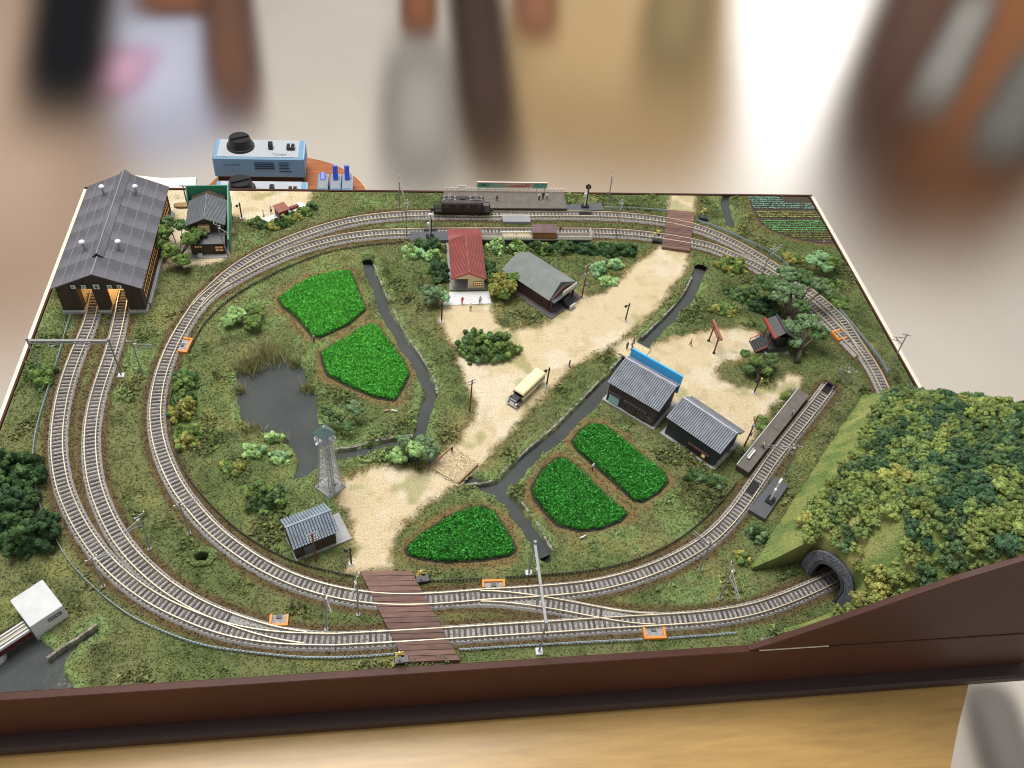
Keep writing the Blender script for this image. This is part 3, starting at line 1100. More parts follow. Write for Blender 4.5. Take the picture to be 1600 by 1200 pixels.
ff += [(0, 1, 2, 3, 4, 5), tuple(reversed([len(vv) - 6 + k for k in range(6)]))]
rim.poly(vv, ff)
tag(rim.build('rock_rim', RIM, smooth=True), 'pale grey rock rim at the foot of the hill beside the front board', 'rock')

# tunnel portal
o = thing('tunnel_portal', 'grey brick tunnel portal arch in the foot of the wooded hill', 'tunnel portal', (0.7195, 0.0475, 0), R(-63.4))
PORT = mat('portal_stone', (0.070, 0.074, 0.088), rough=0.75, var=0.2, scale=300)
PBR = mat('portal_brick', (0.17, 0.18, 0.22), objrand=0.3, rough=0.75, var=0.2, scale=300)
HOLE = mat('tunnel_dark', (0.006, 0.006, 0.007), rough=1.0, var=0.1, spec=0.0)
# local: x across the opening, y into the hill
half, sp, zt = 0.0135, 0.016, 0.046
outer = [(-0.0235, 0), (-0.0235, 0.034), (-0.014, 0.044), (0.014, 0.044), (0.0235, 0.034), (0.0235, 0)]
arc = [(half * math.cos(a), sp + half * 1.12 * math.sin(a)) for a in np.linspace(0, math.pi, 17)]
arc = [(half, 0.0)] + arc + [(-half, 0.0)]
arc = arc[::-1]          # from left foot over to right foot


def ring_prism(inner_pts, outer_pts, y0, y1):
    b = MB()
    n_ = len(inner_pts)
    pts = [(p_[0], y0, p_[1]) for p_ in inner_pts] + [(p_[0], y0, p_[1]) for p_ in outer_pts] + [(p_[0], y1, p_[1]) for p_ in inner_pts] + [(p_[0], y1, p_[1]) for p_ in outer_pts]
    fs = []
    for i in range(n_ - 1):
        fs += [(i, i + 1, n_ + i + 1, n_ + i), (2 * n_ + i, 3 * n_ + i, 3 * n_ + i + 1, 2 * n_ + i + 1), (i, 2 * n_ + i, 2 * n_ + i + 1, i + 1), (n_ + i, n_ + i + 1, 3 * n_ + i + 1, 3 * n_ + i)]
    fs += [(0, n_, 3 * n_, 2 * n_), (n_ - 1, 3 * n_ - 1, 4 * n_ - 1, 2 * n_ - 1)]
    b.poly(pts, fs)
    return b


def grow(p_, k):
    return (p_[0] * (half + k) / half, p_[1] if p_[1] <= sp else sp + (p_[1] - sp) * (half * 1.12 + k) / (half * 1.12))


face_out = [grow(p_, 0.0105) for p_ in arc]
ring_prism([grow(p_, 0.0004) for p_ in arc], face_out, 0.0, 0.006).build('portal_face', PORT, o)
ring_prism(arc, [grow(p_, 0.0026) for p_ in arc], -0.0012, 0.0).build('arch_rim', PORT, o)
brk = MB().box((0, 0, 0), (0.0026, 0.0008, 0.0014)).mesh('brick', PBR, 0.0001)
for row in range(6):
    k = 0.0032 + row * 0.00155 + 0.0007
    perim = [grow(p_, k) for p_ in arc]
    pr = resample(np.array(perim), 0.0030)
    for i in range(row % 2, len(pr) - 1):
        a, b = pr[i], pr[min(i + 1, len(pr) - 1)]
        ob = link('brick', brk, o, (pr[i][0], -0.0003, pr[i][1]))
        ob.rotation_euler = (0, -math.atan2(b[1] - a[1], b[0] - a[0]), 0)
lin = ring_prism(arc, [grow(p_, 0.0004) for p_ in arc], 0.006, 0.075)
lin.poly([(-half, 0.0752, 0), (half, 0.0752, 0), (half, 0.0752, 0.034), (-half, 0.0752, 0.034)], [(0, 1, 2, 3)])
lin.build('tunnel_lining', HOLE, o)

# =================================================================== board, table, room
BROWN = mat('brown_board', (0.064, 0.023, 0.016), rough=0.5, var=0.22, scale=9, spec=0.22)  # broad colour patches paint a patchy sheen into the brown
BROWN2 = mat('brown_plinth', (0.034, 0.017, 0.014), rough=0.6, var=0.3, scale=900, bump=0.0002)
EDGE = mat('pale_halo_and_seam', (0.72, 0.66, 0.56), rough=0.7)
o = thing('layout_base', 'dark brown board frame carrying the whole model railway', 'layout base', (BW / 2, BD / 2, -0.072))
bx = BW / 2
by = BD / 2
L0 = (-bx, -by, 0.072)
MB().bb(-0.006, BW + 0.006, -0.007, -0.0006, -0.060, 0.0022).build('front_board', BROWN, o, L0, bevel=0.0006)
MB().bb(-0.006, BW + 0.006, BD + 0.0006, BD + 0.0035, -0.060, 0.0016).build('back_board', BROWN, o, L0, bevel=0.0006)
MB().bb(-0.0026, -0.0006, -0.0004, BD + 0.0004, -0.060, 0.0012).build('side_board', BROWN, o, L0)
MB().bb(-0.0070, -0.0028, -0.0004, BD + 0.0004, -0.060, 0.0004).build('halo_strip', EDGE, o, L0, bevel=0.0004)  # added strip, both sides, standing in for a pale halo beside the board
MB().bb(BW + 0.0006, BW + 0.0026, -0.0004, BD + 0.0004, -0.060, 0.0016).build('side_board', BROWN, o, L0)
MB().bb(BW + 0.0028, BW + 0.0085, 0.27, BD + 0.0004, -0.060, 0.0006).build('halo_strip', EDGE, o, L0, bevel=0.0004)
MB().bb(-0.018, BW + 0.013, -0.019, BD + 0.013, -0.072, -0.0605).build('plinth', BROWN2, o, L0, bevel=0.002)
pan = MB()
prof = [(0.636, 0.0026), (0.652, 0.0125), (0.694, 0.043), (0.734, 0.074), (0.773, 0.103), (0.812, 0.127), (0.86, 0.148), (BW + 0.006, 0.158), (BW + 0.006, 0.0026)]
pan.prism(prof, -0.0062, -0.0008)
pan.build('hill_end_panel', BROWN, o, L0, bevel=0.0005)
sp_ = [(y_, float(hill_h(np.array([BW]), np.array([y_]))[0][0]) - 0.001) for y_ in np.linspace(-0.0006, 0.27, 20)]
MB().prism([(0.27, 0.0034)] + [(-0.0006, 0.0034)] + sp_, BW + 0.0006, BW + 0.0058, 'x').build('hill_side_panel', BROWN, o, L0)
MB().bb(0.645, 0.705, -0.0068, -0.0058, 0.0022, 0.0032).build('seam_strip', EDGE, o, L0)

FLOORZ = -0.80


def soft(name, color, fx, fy, rough=0.8, fz=0.0):
    """colour fading out towards the sides of its object (things far out of focus have no hard edge)"""
    m = bpy.data.materials.new(name)
    m.use_nodes = True
    N = m.node_tree.nodes
    L = m.node_tree.links
    b = N['Principled BSDF']
    b.inputs['Base Color'].default_value = (*color, 1)
    b.inputs['Roughness'].default_value = rough
    b.inputs['Specular IOR Level'].default_value = 0.1
    tc = N.new('ShaderNodeTexCoord')
    sp_ = N.new('ShaderNodeSeparateXYZ')
    L.new(tc.outputs['Generated'], sp_.inputs[0])

    def side(out, w):
        a = N.new('ShaderNodeMath')
        a.operation = 'SUBTRACT'
        a.inputs[0].default_value = 1.0
        L.new(out, a.inputs[1])
        mn = N.new('ShaderNodeMath')
        mn.operation = 'MINIMUM'
        L.new(out, mn.inputs[0])
        L.new(a.outputs[0], mn.inputs[1])
        r = N.new('ShaderNodeMapRange')
        r.interpolation_type = 'SMOOTHERSTEP'
        r.inputs['From Min'].default_value = 0.0
        r.inputs['From Max'].default_value = w
        L.new(mn.outputs[0], r.inputs['Value'])
        return r.outputs['Result']
    a = side(sp_.outputs['X'], fx)
    c = side(sp_.outputs['Y'], fy)
    mu = N.new('ShaderNodeMath')
    mu.operation = 'MULTIPLY'
    L.new(a, mu.inputs[0])
    L.new(c, mu.inputs[1])
    L.new(mu.outputs[0], b.inputs['Alpha'])
    return m


_slab = [0]


def soft_slab(name, label, cat, a, b, width, color, h=0.02, fx=0.35, fy=0.5, z=FLOORZ):
    """low soft-edged thing on the floor whose axis runs between two floor pixels"""
    A = G(a[0], a[1], z)
    B = G(b[0], b[1], z)
    d = B - A
    c = (A + B) / 2
    _slab[0] += 1
    o_ = MB().box((0, 0, h / 2), (d.length, width, h)).build(name, soft(name + '_soft', color, fx, fy), None, (c.x, c.y, z + 0.004 + 0.0009 * _slab[0]), math.atan2(d.y, d.x))
    return tag(o_, label, cat)


FLOOR = mat('room_floor', (0.70, 0.640, 0.560), rough=0.30, var=0.05, scale=2.0, spec=0.5)
tag(MB().sheet([(-6, -4, FLOORZ), (7, -4, FLOORZ), (7, 7, FLOORZ), (-6, 7, FLOORZ)], [(0, 1, 2, 3)], 0.05).build('floor', FLOOR), kind='structure')

# wooden table under the layout
WOOD = mat('table_wood', (0.44, 0.275, 0.095), rough=0.32, var=0.16, scale=14, stretch=(1.2, 9, 9))
o = thing('wooden_table', 'yellow brown wooden table carrying the model railway', 'table', (0.37, 0.26, FLOORZ))
tz = -0.0722
MB().sheet([(x_ - 0.37, y_ - 0.26, tz - FLOORZ) for x_, y_ in ((-0.02, 0.57), (-0.06, -0.25), (0.72, -0.25), (0.775, -0.14), (0.835, -0.055), (0.866, -0.015), (0.866, 0.57))], [(6, 5, 4, 3, 2, 1, 0)][0:1], 0.028).build('table_top', WOOD, o)
for lx in (-0.34, 0.42):
    for ly in (0.02, 0.27):
        MB().bb(lx - 0.02, lx + 0.02, ly - 0.02, ly + 0.02, 0, tz - 0.0284 - FLOORZ).build('table_leg', WOOD, o, bevel=0.002)

# round stool behind, with the two power packs
STOOL = mat('stool_wood', (0.36, 0.125, 0.045), rough=0.35, var=0.25, scale=30, stretch=(1, 8, 1))
SEDGE = mat('stool_edge', (0.75, 0.62, 0.48), rough=0.5)
STZ = -0.075
o = thing('round_stool', 'round red brown wooden stool behind the layout holding the blue controllers', 'stool', (0.215, 0.698, FLOORZ))


def disc(r, z0, z1, n_=64):
    b = MB()
    b.tube([(0, 0, z0), (0, 0, z1)], r, n_)
    return b


disc(0.113, STZ - 0.018 - FLOORZ, STZ - FLOORZ).build('seat', STOOL, o, bevel=0.0008)
disc(0.1138, STZ - 0.016 - FLOORZ, STZ - 0.0015 - FLOORZ).build('seat_edge', SEDGE, o)
for k in range(4):
    a = math.pi / 4 + k * math.pi / 2
    MB().tube([(0.085 * math.cos(a), 0.085 * math.sin(a), 0), (0.07 * math.cos(a), 0.07 * math.sin(a), STZ - 0.0182 - FLOORZ)], 0.012, 10).build('leg', STOOL, o)

# ------------------------------------------------------------------ things far out of focus on the floor behind
soft_slab('leather_bag', 'blurred black bag on the floor at the upper left', 'bag', (132, -150), (88, 300), 0.42, (0.010, 0.011, 0.015), 0.02, 0.38, 0.5)
soft_slab('paper_sheet', 'blurred bluish white paper sheet on the floor at the upper left', 'paper', (265, -60), (215, 350), 0.78, (0.66, 0.68, 0.84), 0.010, 0.5, 0.5)
soft_slab('pink_note', 'blurred pink patch on the bluish paper at the upper left', 'paper', (222, 55), (140, 195), 0.34, (0.80, 0.50, 0.68), 0.014, 0.5, 0.5)
soft_slab('wooden_post', 'blurred brown wooden post above the blue controllers', 'post', (345, -110), (376, 265), 0.27, (0.20, 0.10, 0.065), 0.018, 0.38, 0.5)
soft_slab('wooden_rail', 'blurred orange brown wooden piece at the top left', 'chair part', (170, 6), (400, -2), 0.52, (0.30, 0.13, 0.07), 0.014, 0.45, 0.5)
soft_slab('wooden_stool', 'blurred brown wooden stool foot left of the dark pole at top centre', 'stool', (655, -110), (655, 105), 0.20, (0.30, 0.12, 0.06), 0.014, 0.38, 0.5)
soft_slab('grey_bag', 'blurred grey bag on the floor at top centre', 'bag', (658, 20), (655, 390), 0.36, (0.40, 0.375, 0.35), 0.014, 0.5, 0.5)
soft_slab('wooden_pole', 'blurred long dark brown pole behind the locomotive', 'pole', (728, -130), (786, 390), 0.30, (0.075, 0.045, 0.034), 0.018, 0.38, 0.5)
soft_slab('wooden_box', 'blurred red brown box at top centre right of the dark pole', 'box', (840, -110), (838, 115), 0.26, (0.34, 0.15, 0.08), 0.018, 0.38, 0.5)
soft_slab('cardboard_sheet', 'blurred broad tan cardboard sheet on the floor behind the far platform', 'cardboard', (1020, -330), (905, 470), 1.12, (0.58, 0.40, 0.20), 0.008, 0.3, 0.36)
soft_slab('brown_mat', 'blurred olive brown mat along the right of the tan cardboard', 'mat', (1085, -160), (1020, 270), 0.42, (0.30, 0.22, 0.10), 0.014, 0.45, 0.5)
soft_slab('wooden_bench', 'blurred dark brown wooden bench slanting at the upper right', 'bench', (1540, -260), (1265, 560), 0.60, (0.090, 0.038, 0.022), 0.020, 0.38, 0.5)
soft_slab('wooden_chair', 'blurred orange brown wooden chair slanting at the right edge', 'chair', (1700, -200), (1350, 570), 0.62, (0.24, 0.09, 0.03), 0.026, 0.38, 0.5)
soft_slab('grey_cloth', 'blurred grey cloth between the slanting wooden pieces', 'cloth', (1545, -30), (1405, 250), 0.26, (0.28, 0.265, 0.24), 0.034, 0.4, 0.5)
soft_slab('grey_basket', 'blurred grey basket in the upper right corner', 'basket', (1650, 60), (1500, 330), 0.32, (0.17, 0.165, 0.15), 0.040, 0.4, 0.5)
soft_slab('beige_rug', 'blurred warm beige rug on the floor left of the layout', 'rug', (-30, -160), (20, 760), 0.95, (0.60, 0.43, 0.32), 0.006, 0.38, 0.5)
soft_slab('grey_streak', 'blurred dark grey strap on the floor at the lower right', 'streak', (1520, 1040), (1592, 1290), 0.15, (0.22, 0.205, 0.19), 0.01, 0.38, 0.5)  # soft dark grey streak laid on the floor
soft_slab('brown_cushion', 'blurred broad brown cushion filling the upper right corner', 'cushion', (1660, -260), (1420, 580), 1.0, (0.22, 0.125, 0.075), 0.012, 0.4, 0.45)

# =================================================================== shrubs and trees
GREENS = {
    'mid': np.array((0.130, 0.200, 0.058)), 'dark': np.array((0.060, 0.112, 0.040)), 'deep': np.array((0.038, 0.078, 0.034)),
    'pale': np.array((0.27, 0.42, 0.16)), 'olive': np.array((0.235, 0.235, 0.065)), 'yellow': np.array((0.34, 0.33, 0.085)),
    'mint': np.array((0.23, 0.40, 0.20)), 'pine': np.array((0.088, 0.150, 0.058)), 'blue': np.array((0.140, 0.215, 0.108)),
}


def dome(c, rx, ry, h, lump):
    """lump centres over an uneven dome"""
    n_ = int(max(16, 1.25 * (rx * ry * 3.1 + h * (rx + ry) * 1.6) / (lump * lump * 1.5)))
    u = rng.normal(size=(n_, 3))
    u /= np.linalg.norm(u, axis=1)[:, None]
    u[:, 2] = np.abs(u[:, 2])
    k = random.random() * 10
    w = 0.40 + 0.85 * vnoise(u[:, 0] * 2 + k, u[:, 1] * 2 + u[:, 2] * 1.3, 0.62, 3)
    w *= 0.72 + 0.32 * rng.random(n_)
    return np.stack([c[0] + u[:, 0] * rx * w, c[1] + u[:, 1] * ry * w, c[2] + u[:, 2] * h * w], 1)


def shrub(label, cx, cy, rx, ry, h, colr, colr2=None, lump=0.0024, name='shrub', group=None):
    p_ = G(cx, cy, h * 0.45)
    s_ = pxmm(cx, cy)
    rxm = rx * s_
    rym = max(0.65 * rxm, (ry * s_ - 0.3 * h) / 0.74)
    z0 = float(zg(p_.x, p_.y)) - 0.001
    pts = dome((0, 0, 0.0005), rxm, rym, h, lump)
    n_ = len(pts)
    a = GREENS[colr]
    b = GREENS[colr2 or colr]
    t = (vnoise(pts[:, 0] + p_.x, pts[:, 1] + p_.y, 0.008, 61) > 0.52).astype(float)
    cc = mixc(np.tile(a, (n_, 1)), b, t) * (0.55 + 0.9 * rng.random((n_, 1)))
    v, f, c = foam(pts, lump * (0.65 + 0.6 * rng.random(n_)), cc, crumbs=14)
    o_ = link(name, np_mesh(name, v, f, FOL, c), None, (p_.x, p_.y, z0))
    return tag(o_, label, 'shrub', group)


BARK = mat('bark', (0.085, 0.068, 0.058), rough=0.9, var=0.35, scale=300, bump=0.0004)


def tree(label, base, pads, colr, colr2=None, tr=0.0014, lump=0.0022, flat=0.55, name='tree', fork=0.45):
    """pads: (pixel x, pixel y, height, radius)"""
    B = G(*base)
    z0 = float(zg(B.x, B.y)) - 0.001
    o_ = thing(name, label, 'tree', (B.x, B.y, z0))
    cs_ = []
    for (x, y, z, r_) in pads:
        q = G(x, y, z)
        cs_.append((q.x - B.x, q.y - B.y, z - z0, r_))
    mean = np.mean([c_[:3] for c_ in cs_], axis=0)
    fk = (mean[0] * 0.25, mean[1] * 0.25, mean[2] * fork)
    MB().tube([(0, 0, -0.001), (fk[0] * 0.35 + 0.0006, fk[1] * 0.3, fk[2] * 0.5), fk], [tr * 1.35, tr, tr * 0.85], 8).build('trunk', BARK, o_, smooth=True)
    for (x, y, z, r_) in cs_:
        m_ = ((fk[0] * 0.6 + x * 0.4) + 0.001, (fk[1] * 0.6 + y * 0.4), (fk[2] * 0.45 + z * 0.55))
        MB().tube([fk, m_, (x, y, z + r_ * 0.1)], [tr * 0.75, tr * 0.5, tr * 0.25], 6).build('branch', BARK, o_, smooth=True)
    P2, C2 = [], []
    for (x, y, z, r_) in cs_:
        pts = dome((x, y, z - r_ * 0.12), r_, r_, r_ * flat, lump)
        k = len(pts)
        pts[:, 2] -= (rng.random(k) < 0.3) * r_ * 0.2
        P2.append(pts)
        c_ = GREENS[colr] if (colr2 is None or random.random() < 0.55) else GREENS[colr2]
        C2.append(c_ * (0.7 + 0.6 * rng.random((k, 1))))
    P2 = np.vstack(P2)
    C2 = np.vstack(C2)
    v, f, c = foam(P2, lump * (0.6 + 0.6 * rng.random(len(P2))), C2, crumbs=16)
    link('crown', np_mesh('crown', v, f, FOL, c), o_)
    return o_


# left side
tree('green tree with rounded foliage between the engine shed and the green house', (283, 420), [(255, 362, 0.030, 0.009), (268, 392, 0.022, 0.010), (297, 372, 0.026, 0.010), (312, 362, 0.026, 0.009), (250, 378, 0.022, 0.008), (285, 352, 0.030, 0.008), (282, 405, 0.016, 0.009), (262, 345, 0.032, 0.007)], 'mid', 'pine', lump=0.0026, flat=0.8)
shrub('dark green shrub at the left edge under the catenary gantry', 66, 585, 20, 28, 0.012, 'dark', 'mid')
shrub('large dark green shrub at the left edge outside the grey fence', 20, 730, 52, 52, 0.030, 'dark', 'deep', lump=0.003)
shrub('very dark bushy clump below it touching the grey fence', 46, 828, 48, 50, 0.032, 'deep', 'dark', lump=0.003)
shrub('dark clump cut by the left picture edge', 2, 790, 48, 52, 0.030, 'deep', 'dark', lump=0.003)
shrub('top shrub of the trackside row left of the pond', 291, 592, 22, 28, 0.013, 'dark', 'mid')
shrub('middle yellow green shrub of the trackside row left of the pond', 285, 634, 23, 32, 0.014, 'olive', 'dark')
shrub('lowest shrub of the trackside row left of the pond', 294, 678, 22, 30, 0.013, 'mid', 'olive')
tree('pale low tree above the reeds of the pond', (384, 512), [(368, 490, 0.012, 0.010), (398, 482, 0.014, 0.009), (395, 502, 0.012, 0.010), (356, 500, 0.009, 0.007)], 'pale', 'mid', tr=0.0010)
shrub('round dark shrub between the loop track and the water tower', 416, 772, 37, 34, 0.020, 'pine', 'mid', lump=0.0026)
shrub('pale mint bush on the pond shore left of the lattice tower', 396, 702, 18, 17, 0.010, 'mint', 'pale')
shrub('small mint bush on the pond tip beside the lattice tower', 436, 712, 16, 15, 0.009, 'mint', 'pale')
shrub('pale green bush at the pond edge above the mint bushes', 425, 682, 15, 12, 0.009, 'pale', 'mid')
shrub('low green bush left of the mint bush', 362, 728, 20, 14, 0.007, 'mid', 'olive')
tree('flat topped blue green tree between the pond and the lower paddy', (533, 668), [(510, 640, 0.020, 0.0065), (553, 636, 0.020, 0.0075), (542, 664, 0.014, 0.0065), (522, 652, 0.016, 0.0045)], 'blue', 'pine', tr=0.0011, flat=0.35)
tree('young tree standing at the left end of the plank bridge', (651, 729), [(634, 690, 0.022, 0.007), (650, 700, 0.022, 0.009), (672, 702, 0.018, 0.009), (622, 712, 0.010, 0.009), (660, 688, 0.022, 0.007)], 'pale', 'blue', tr=0.0010)
# around the station
shrub('pale green bush below the left signal base plate', 645, 392, 18, 16, 0.012, 'pale', 'mint')
shrub('second pale bush between signal base and red roofed station', 675, 397, 15, 14, 0.013, 'pale', 'mint')
shrub('dark hedge against the left wall of the red roofed station', 686, 420, 16, 32, 0.013, 'deep', 'dark')
shrub('dark bush under the left signal base plate', 668, 380, 26, 12, 0.010, 'deep', 'dark')
tree('pale tree left of the station forecourt', (684, 480), [(668, 452, 0.018, 0.007), (682, 455, 0.020, 0.009), (694, 463, 0.014, 0.007), (674, 466, 0.012, 0.008)], 'blue', 'mint', tr=0.0010)
shrub('dark hedge against the right wall of the red roofed station', 764, 420, 14, 30, 0.012, 'deep', 'dark')
shrub('pale bush just right of the red station roof', 776, 384, 15, 14, 0.014, 'pale', 'mint')
shrub('pale bush below the white fence of the near platform', 808, 385, 18, 13, 0.013, 'pale', 'mid')
tree('olive tree leaning over the left wall of the garage', (788, 470), [(778, 436, 0.020, 0.009), (797, 446, 0.018, 0.009), (776, 452, 0.014, 0.009), (803, 432, 0.020, 0.007), (788, 460, 0.010, 0.008)], 'mid', 'olive', tr=0.0010, lump=0.0020, flat=0.8)
for i, (x, w_, c1, c2, t_) in enumerate([(850, 20, 'mid', 'dark', 'first dark hedge clump under the near platform, nearest the station'), (884, 18, 'dark', 'deep', 'second dark hedge clump under the near platform'), (918, 20, 'mid', 'deep', 'third dark hedge clump under the near platform'), (950, 20, 'dark', 'deep', 'fourth dark hedge clump beyond the end of the near platform'), (980, 19, 'deep', 'dark', 'last dark hedge clump near the catenary pole')]):
    shrub(t_, x, 386 + (i > 2) * 2, w_, 15, 0.012, c1, c2)
shrub('light green upright bush left of the three beyond the garage', 935, 420, 10, 16, 0.013, 'mint', 'pale')
shrub('light green bush at the top of the three beyond the garage', 961, 410, 14, 9, 0.012, 'pale', 'mint')
shrub('light green rounded bush nearest the road of the three beyond the garage', 952, 437, 16, 8, 0.009, 'pale', 'mint')
shrub('broad green shrub island in the gravel square', 759, 536, 48, 34, 0.025, 'mid', 'pine', lump=0.0026)
shrub('round olive shrub beside the culvert mouth at the back', 1143, 412, 25, 19, 0.014, 'olive', 'mid')
shrub('dark green shrub behind the red shrine gate', 1163, 455, 26, 18, 0.012, 'pine', 'mid')
shrub('dark shrub between the olive shrub and the big pine', 1196, 478, 22, 20, 0.012, 'deep', 'dark')
shrub('low olive green shrub on the grass slope above the shrine gate', 1130, 482, 22, 14, 0.008, 'mid', 'olive')
tree('big blue green pine with bare dark trunk behind the shrine', (1226, 520), [(1205, 440, 0.040, 0.015), (1232, 425, 0.046, 0.014), (1258, 432, 0.044, 0.013), (1222, 448, 0.040, 0.011), (1290, 452, 0.034, 0.009), (1272, 440, 0.042, 0.010), (1218, 462, 0.034, 0.011), (1245, 452, 0.040, 0.010)], 'blue', 'pine', tr=0.0026, flat=0.4, name='pine_tree', lump=0.0024)
tree('shorter pine with a thick grey trunk right of the shrine', (1245, 566), [(1236, 510, 0.028, 0.012), (1265, 500, 0.034, 0.013), (1242, 532, 0.020, 0.008), (1283, 520, 0.026, 0.009), (1252, 478, 0.040, 0.010)], 'blue', 'pine', tr=0.0026, flat=0.5, name='pine_tree', lump=0.0024)
tree('small spreading tree in front of the shrine', (1183, 594), [(1165, 552, 0.020, 0.005), (1183, 562, 0.018, 0.007), (1206, 559, 0.017, 0.007), (1172, 574, 0.011, 0.007), (1199, 577, 0.009, 0.007)], 'mid', 'pine', tr=0.0012, flat=0.4)
tree('green tree outside the fence below the vegetable field', (1281, 436), [(1272, 405, 0.020, 0.010), (1300, 404, 0.022, 0.011), (1284, 398, 0.024, 0.009), (1290, 415, 0.016, 0.010)], 'mid', 'mint', tr=0.0012, flat=0.5)
shrub('dark green shrub strip below the tree outside the fence', 1300, 442, 24, 14, 0.008, 'mid', 'dark')
shrub('olive shrub on the verge between field and fence', 1240, 402, 18, 12, 0.008, 'olive', 'mid')
shrub('dark green shrub beside the right bend of the far fence', 1308, 470, 16, 16, 0.007, 'mid', 'dark')
for i, (x, y) in enumerate([(398, 346), (411, 351), (424, 352), (437, 348), (450, 342), (463, 337), (476, 329), (487, 321)]):
    shrub(['leftmost bush', 'second bush', 'third bush', 'fourth bush', 'fifth bush', 'sixth bush', 'seventh bush', 'rightmost bush'][i] + ' of the hedge row in front of the tiny red hut', x, y, 11, 9, 0.010, ['mid', 'dark', 'olive', 'dark', 'mid', 'olive', 'mid', 'pine'][i], 'dark' if i % 2 else 'mid', lump=0.0021, group='hedge by the red hut')
shrub('small blue green shrub by the dark walled house', 1090, 742, 17, 13, 0.008, 'blue', 'dark')
shrub('blue green shrub right below the dark walled house', 1118, 752, 18, 11, 0.009, 'blue', 'pine')
shrub('light green shrub strip between gravel and right platform', 1190, 662, 10, 18, 0.006, 'mid', 'olive')
shrub('small shrub at the far left corner of the right platform', 1228, 618, 8, 8, 0.006, 'mid', 'olive')
shrub('blue green shrub on the tip of the hill beside the signal plate', 1184, 832, 17, 18, 0.010, 'blue', 'dark')
shrub('yellow green shrub at the very tip of the hill', 1163, 868, 12, 17, 0.010, 'mid', 'yellow')
shrub('bright yellow green bush above the tunnel mouth', 1282, 838, 22, 12, 0.040, 'yellow', 'mid')
shrub('green bush between far platform and its signal plate', 889, 314, 9, 5, 0.006, 'olive', 'mid')

# reeds round the pond
REED = mat('reed', (0.4, 0.38, 0.2), rough=0.9, var=0.15, scale=900, attr='col', spec=0.1)
for i, (x, y, rx, k, hh_, t_) in enumerate([(388, 572, 24, 420, 0.013, 'tall straw coloured reed clump at the pond upper left corner'), (420, 553, 30, 620, 0.014, 'broad dark reed clump along the top of the pond'), (460, 566, 12, 160, 0.010, 'small pale reed tuft at the pond upper right corner'), (481, 606, 11, 150, 0.008, 'short reed tuft on the right shore of the pond'), (393, 672, 17, 200, 0.009, 'dry reed tuft on the lower left shore of the pond'), (374, 608, 8, 110, 0.008, 'thin reed tuft on the left shore of the pond'), (440, 684, 10, 80, 0.007, 'sparse reed tuft by the pale bush at the pond')]):
    p_ = G(x, y)
    s_ = pxmm(x, y)
    q = rng.normal(size=(k, 2)) * np.array((rx * s_ * 0.5, rx * s_ * 0.36))
    cc = mixc(np.tile(np.array((0.52, 0.47, 0.25)), (k, 1)), np.array((0.20, 0.23, 0.09)), rng.random(k)) * (0.6 + 0.7 * rng.random((k, 1)))
    v, f, c = blades(np.c_[q, np.full(k, -0.004)], hh_ * (0.5 + 0.6 * rng.random(k)) + 0.003, 0.0006 + 0.0004 * rng.random(k), 0.15 + 0.6 * rng.random(k), cc)
    tag(link('reed_clump', np_mesh('reed_clump', v, f, REED, c), None, (p_.x, p_.y, 0)), t_, 'reeds', 'reeds around the pond')

# =================================================================== buildings
def V2(p_):
    return np.array(p_, float)


def frame(a, b):
    """frame on a ground edge a-b (metres): origin at its middle, x from a to b, y to its left"""
    a, b = V2(a), V2(b)
    m_ = (a + b) / 2
    return (m_[0], m_[1], 0.0), math.atan2(b[1] - a[1], b[0] - a[0]), float(np.linalg.norm(b - a))


def tiles(name, parent, m, e0, e1, r1, r0, nu, nv, bump=0.0007, lap=0.0009, th=0.0006):
    """overlapping tiles on a slope; e0-e1 eave, r0-r1 ridge"""
    e0, e1, r1, r0 = (Vector(p_) for p_ in (e0, e1, r1, r0))
    nrm = (e1 - e0).cross(r0 - e0).normalized()
    if nrm.z < 0:
        nrm = -nrm
    b = MB()

    def at(u, v):
        return (e0 * (1 - u) + e1 * u) * (1 - v) + (r0 * (1 - u) + r1 * u) * v
    b.poly([at(0, 0), at(1, 0), at(1, 1), at(0, 1), at(0, 0) - nrm * th, at(1, 0) - nrm * th, at(1, 1) - nrm * th, at(0, 1) - nrm * th], [(0, 1, 2, 3), (7, 6, 5, 4), (0, 4, 5, 1), (1, 5, 6, 2), (2, 6, 7, 3), (3, 7, 4, 0)])
    b.build('roof_deck', ROOF_D, parent)
    b = MB()
    for j in range(nv):
        for i in range(nu):
            u0, u1 = (i + 0.13) / nu, (i + 0.87) / nu
            um = (u0 + u1) / 2
            v0, v1 = (j - 0.05) / nv, (j + 1.0) / nv
            jl = lap * random.uniform(0.8, 1.2)
            pts = [at(u0, v0) + nrm * (jl * .7), at(um, v0) + nrm * (jl + bump), at(u1, v0) + nrm * (jl * .7), at(u0, v1) + nrm * 0.0001, at(um, v1) + nrm * (bump + 0.0001), at(u1, v1) + nrm * 0.0001, at(u0, v0), at(u1, v0)]
            b.poly(pts, [(0, 1, 4, 3), (1, 2, 5, 4), (6, 7, 2, 1, 0), (6, 0, 3), (7, 5, 2)])
    o_ = b.build(name, m, parent)
    o_['kind'] = 'stuff'
    return o_


def siding(b, x0, x1, y, z0, z1, n_, d=0.0004, axis='x'):
    """upright boards standing a little proud of a wall face"""
    w_ = (x1 - x0) / n_
    for i in range(n_):
        a = x0 + i * w_ + w_ * 0.08
        c_ = x0 + (i + 1) * w_ - w_ * 0.08
        dd = d * random.uniform(0.6, 1.2)
        if axis == 'x':
            b.bb(a, c_, min(y, y - dd), max(y, y - dd), z0, z1)
        else:
            b.bb(min(y, y + dd), max(y, y + dd), a, c_, z0, z1)


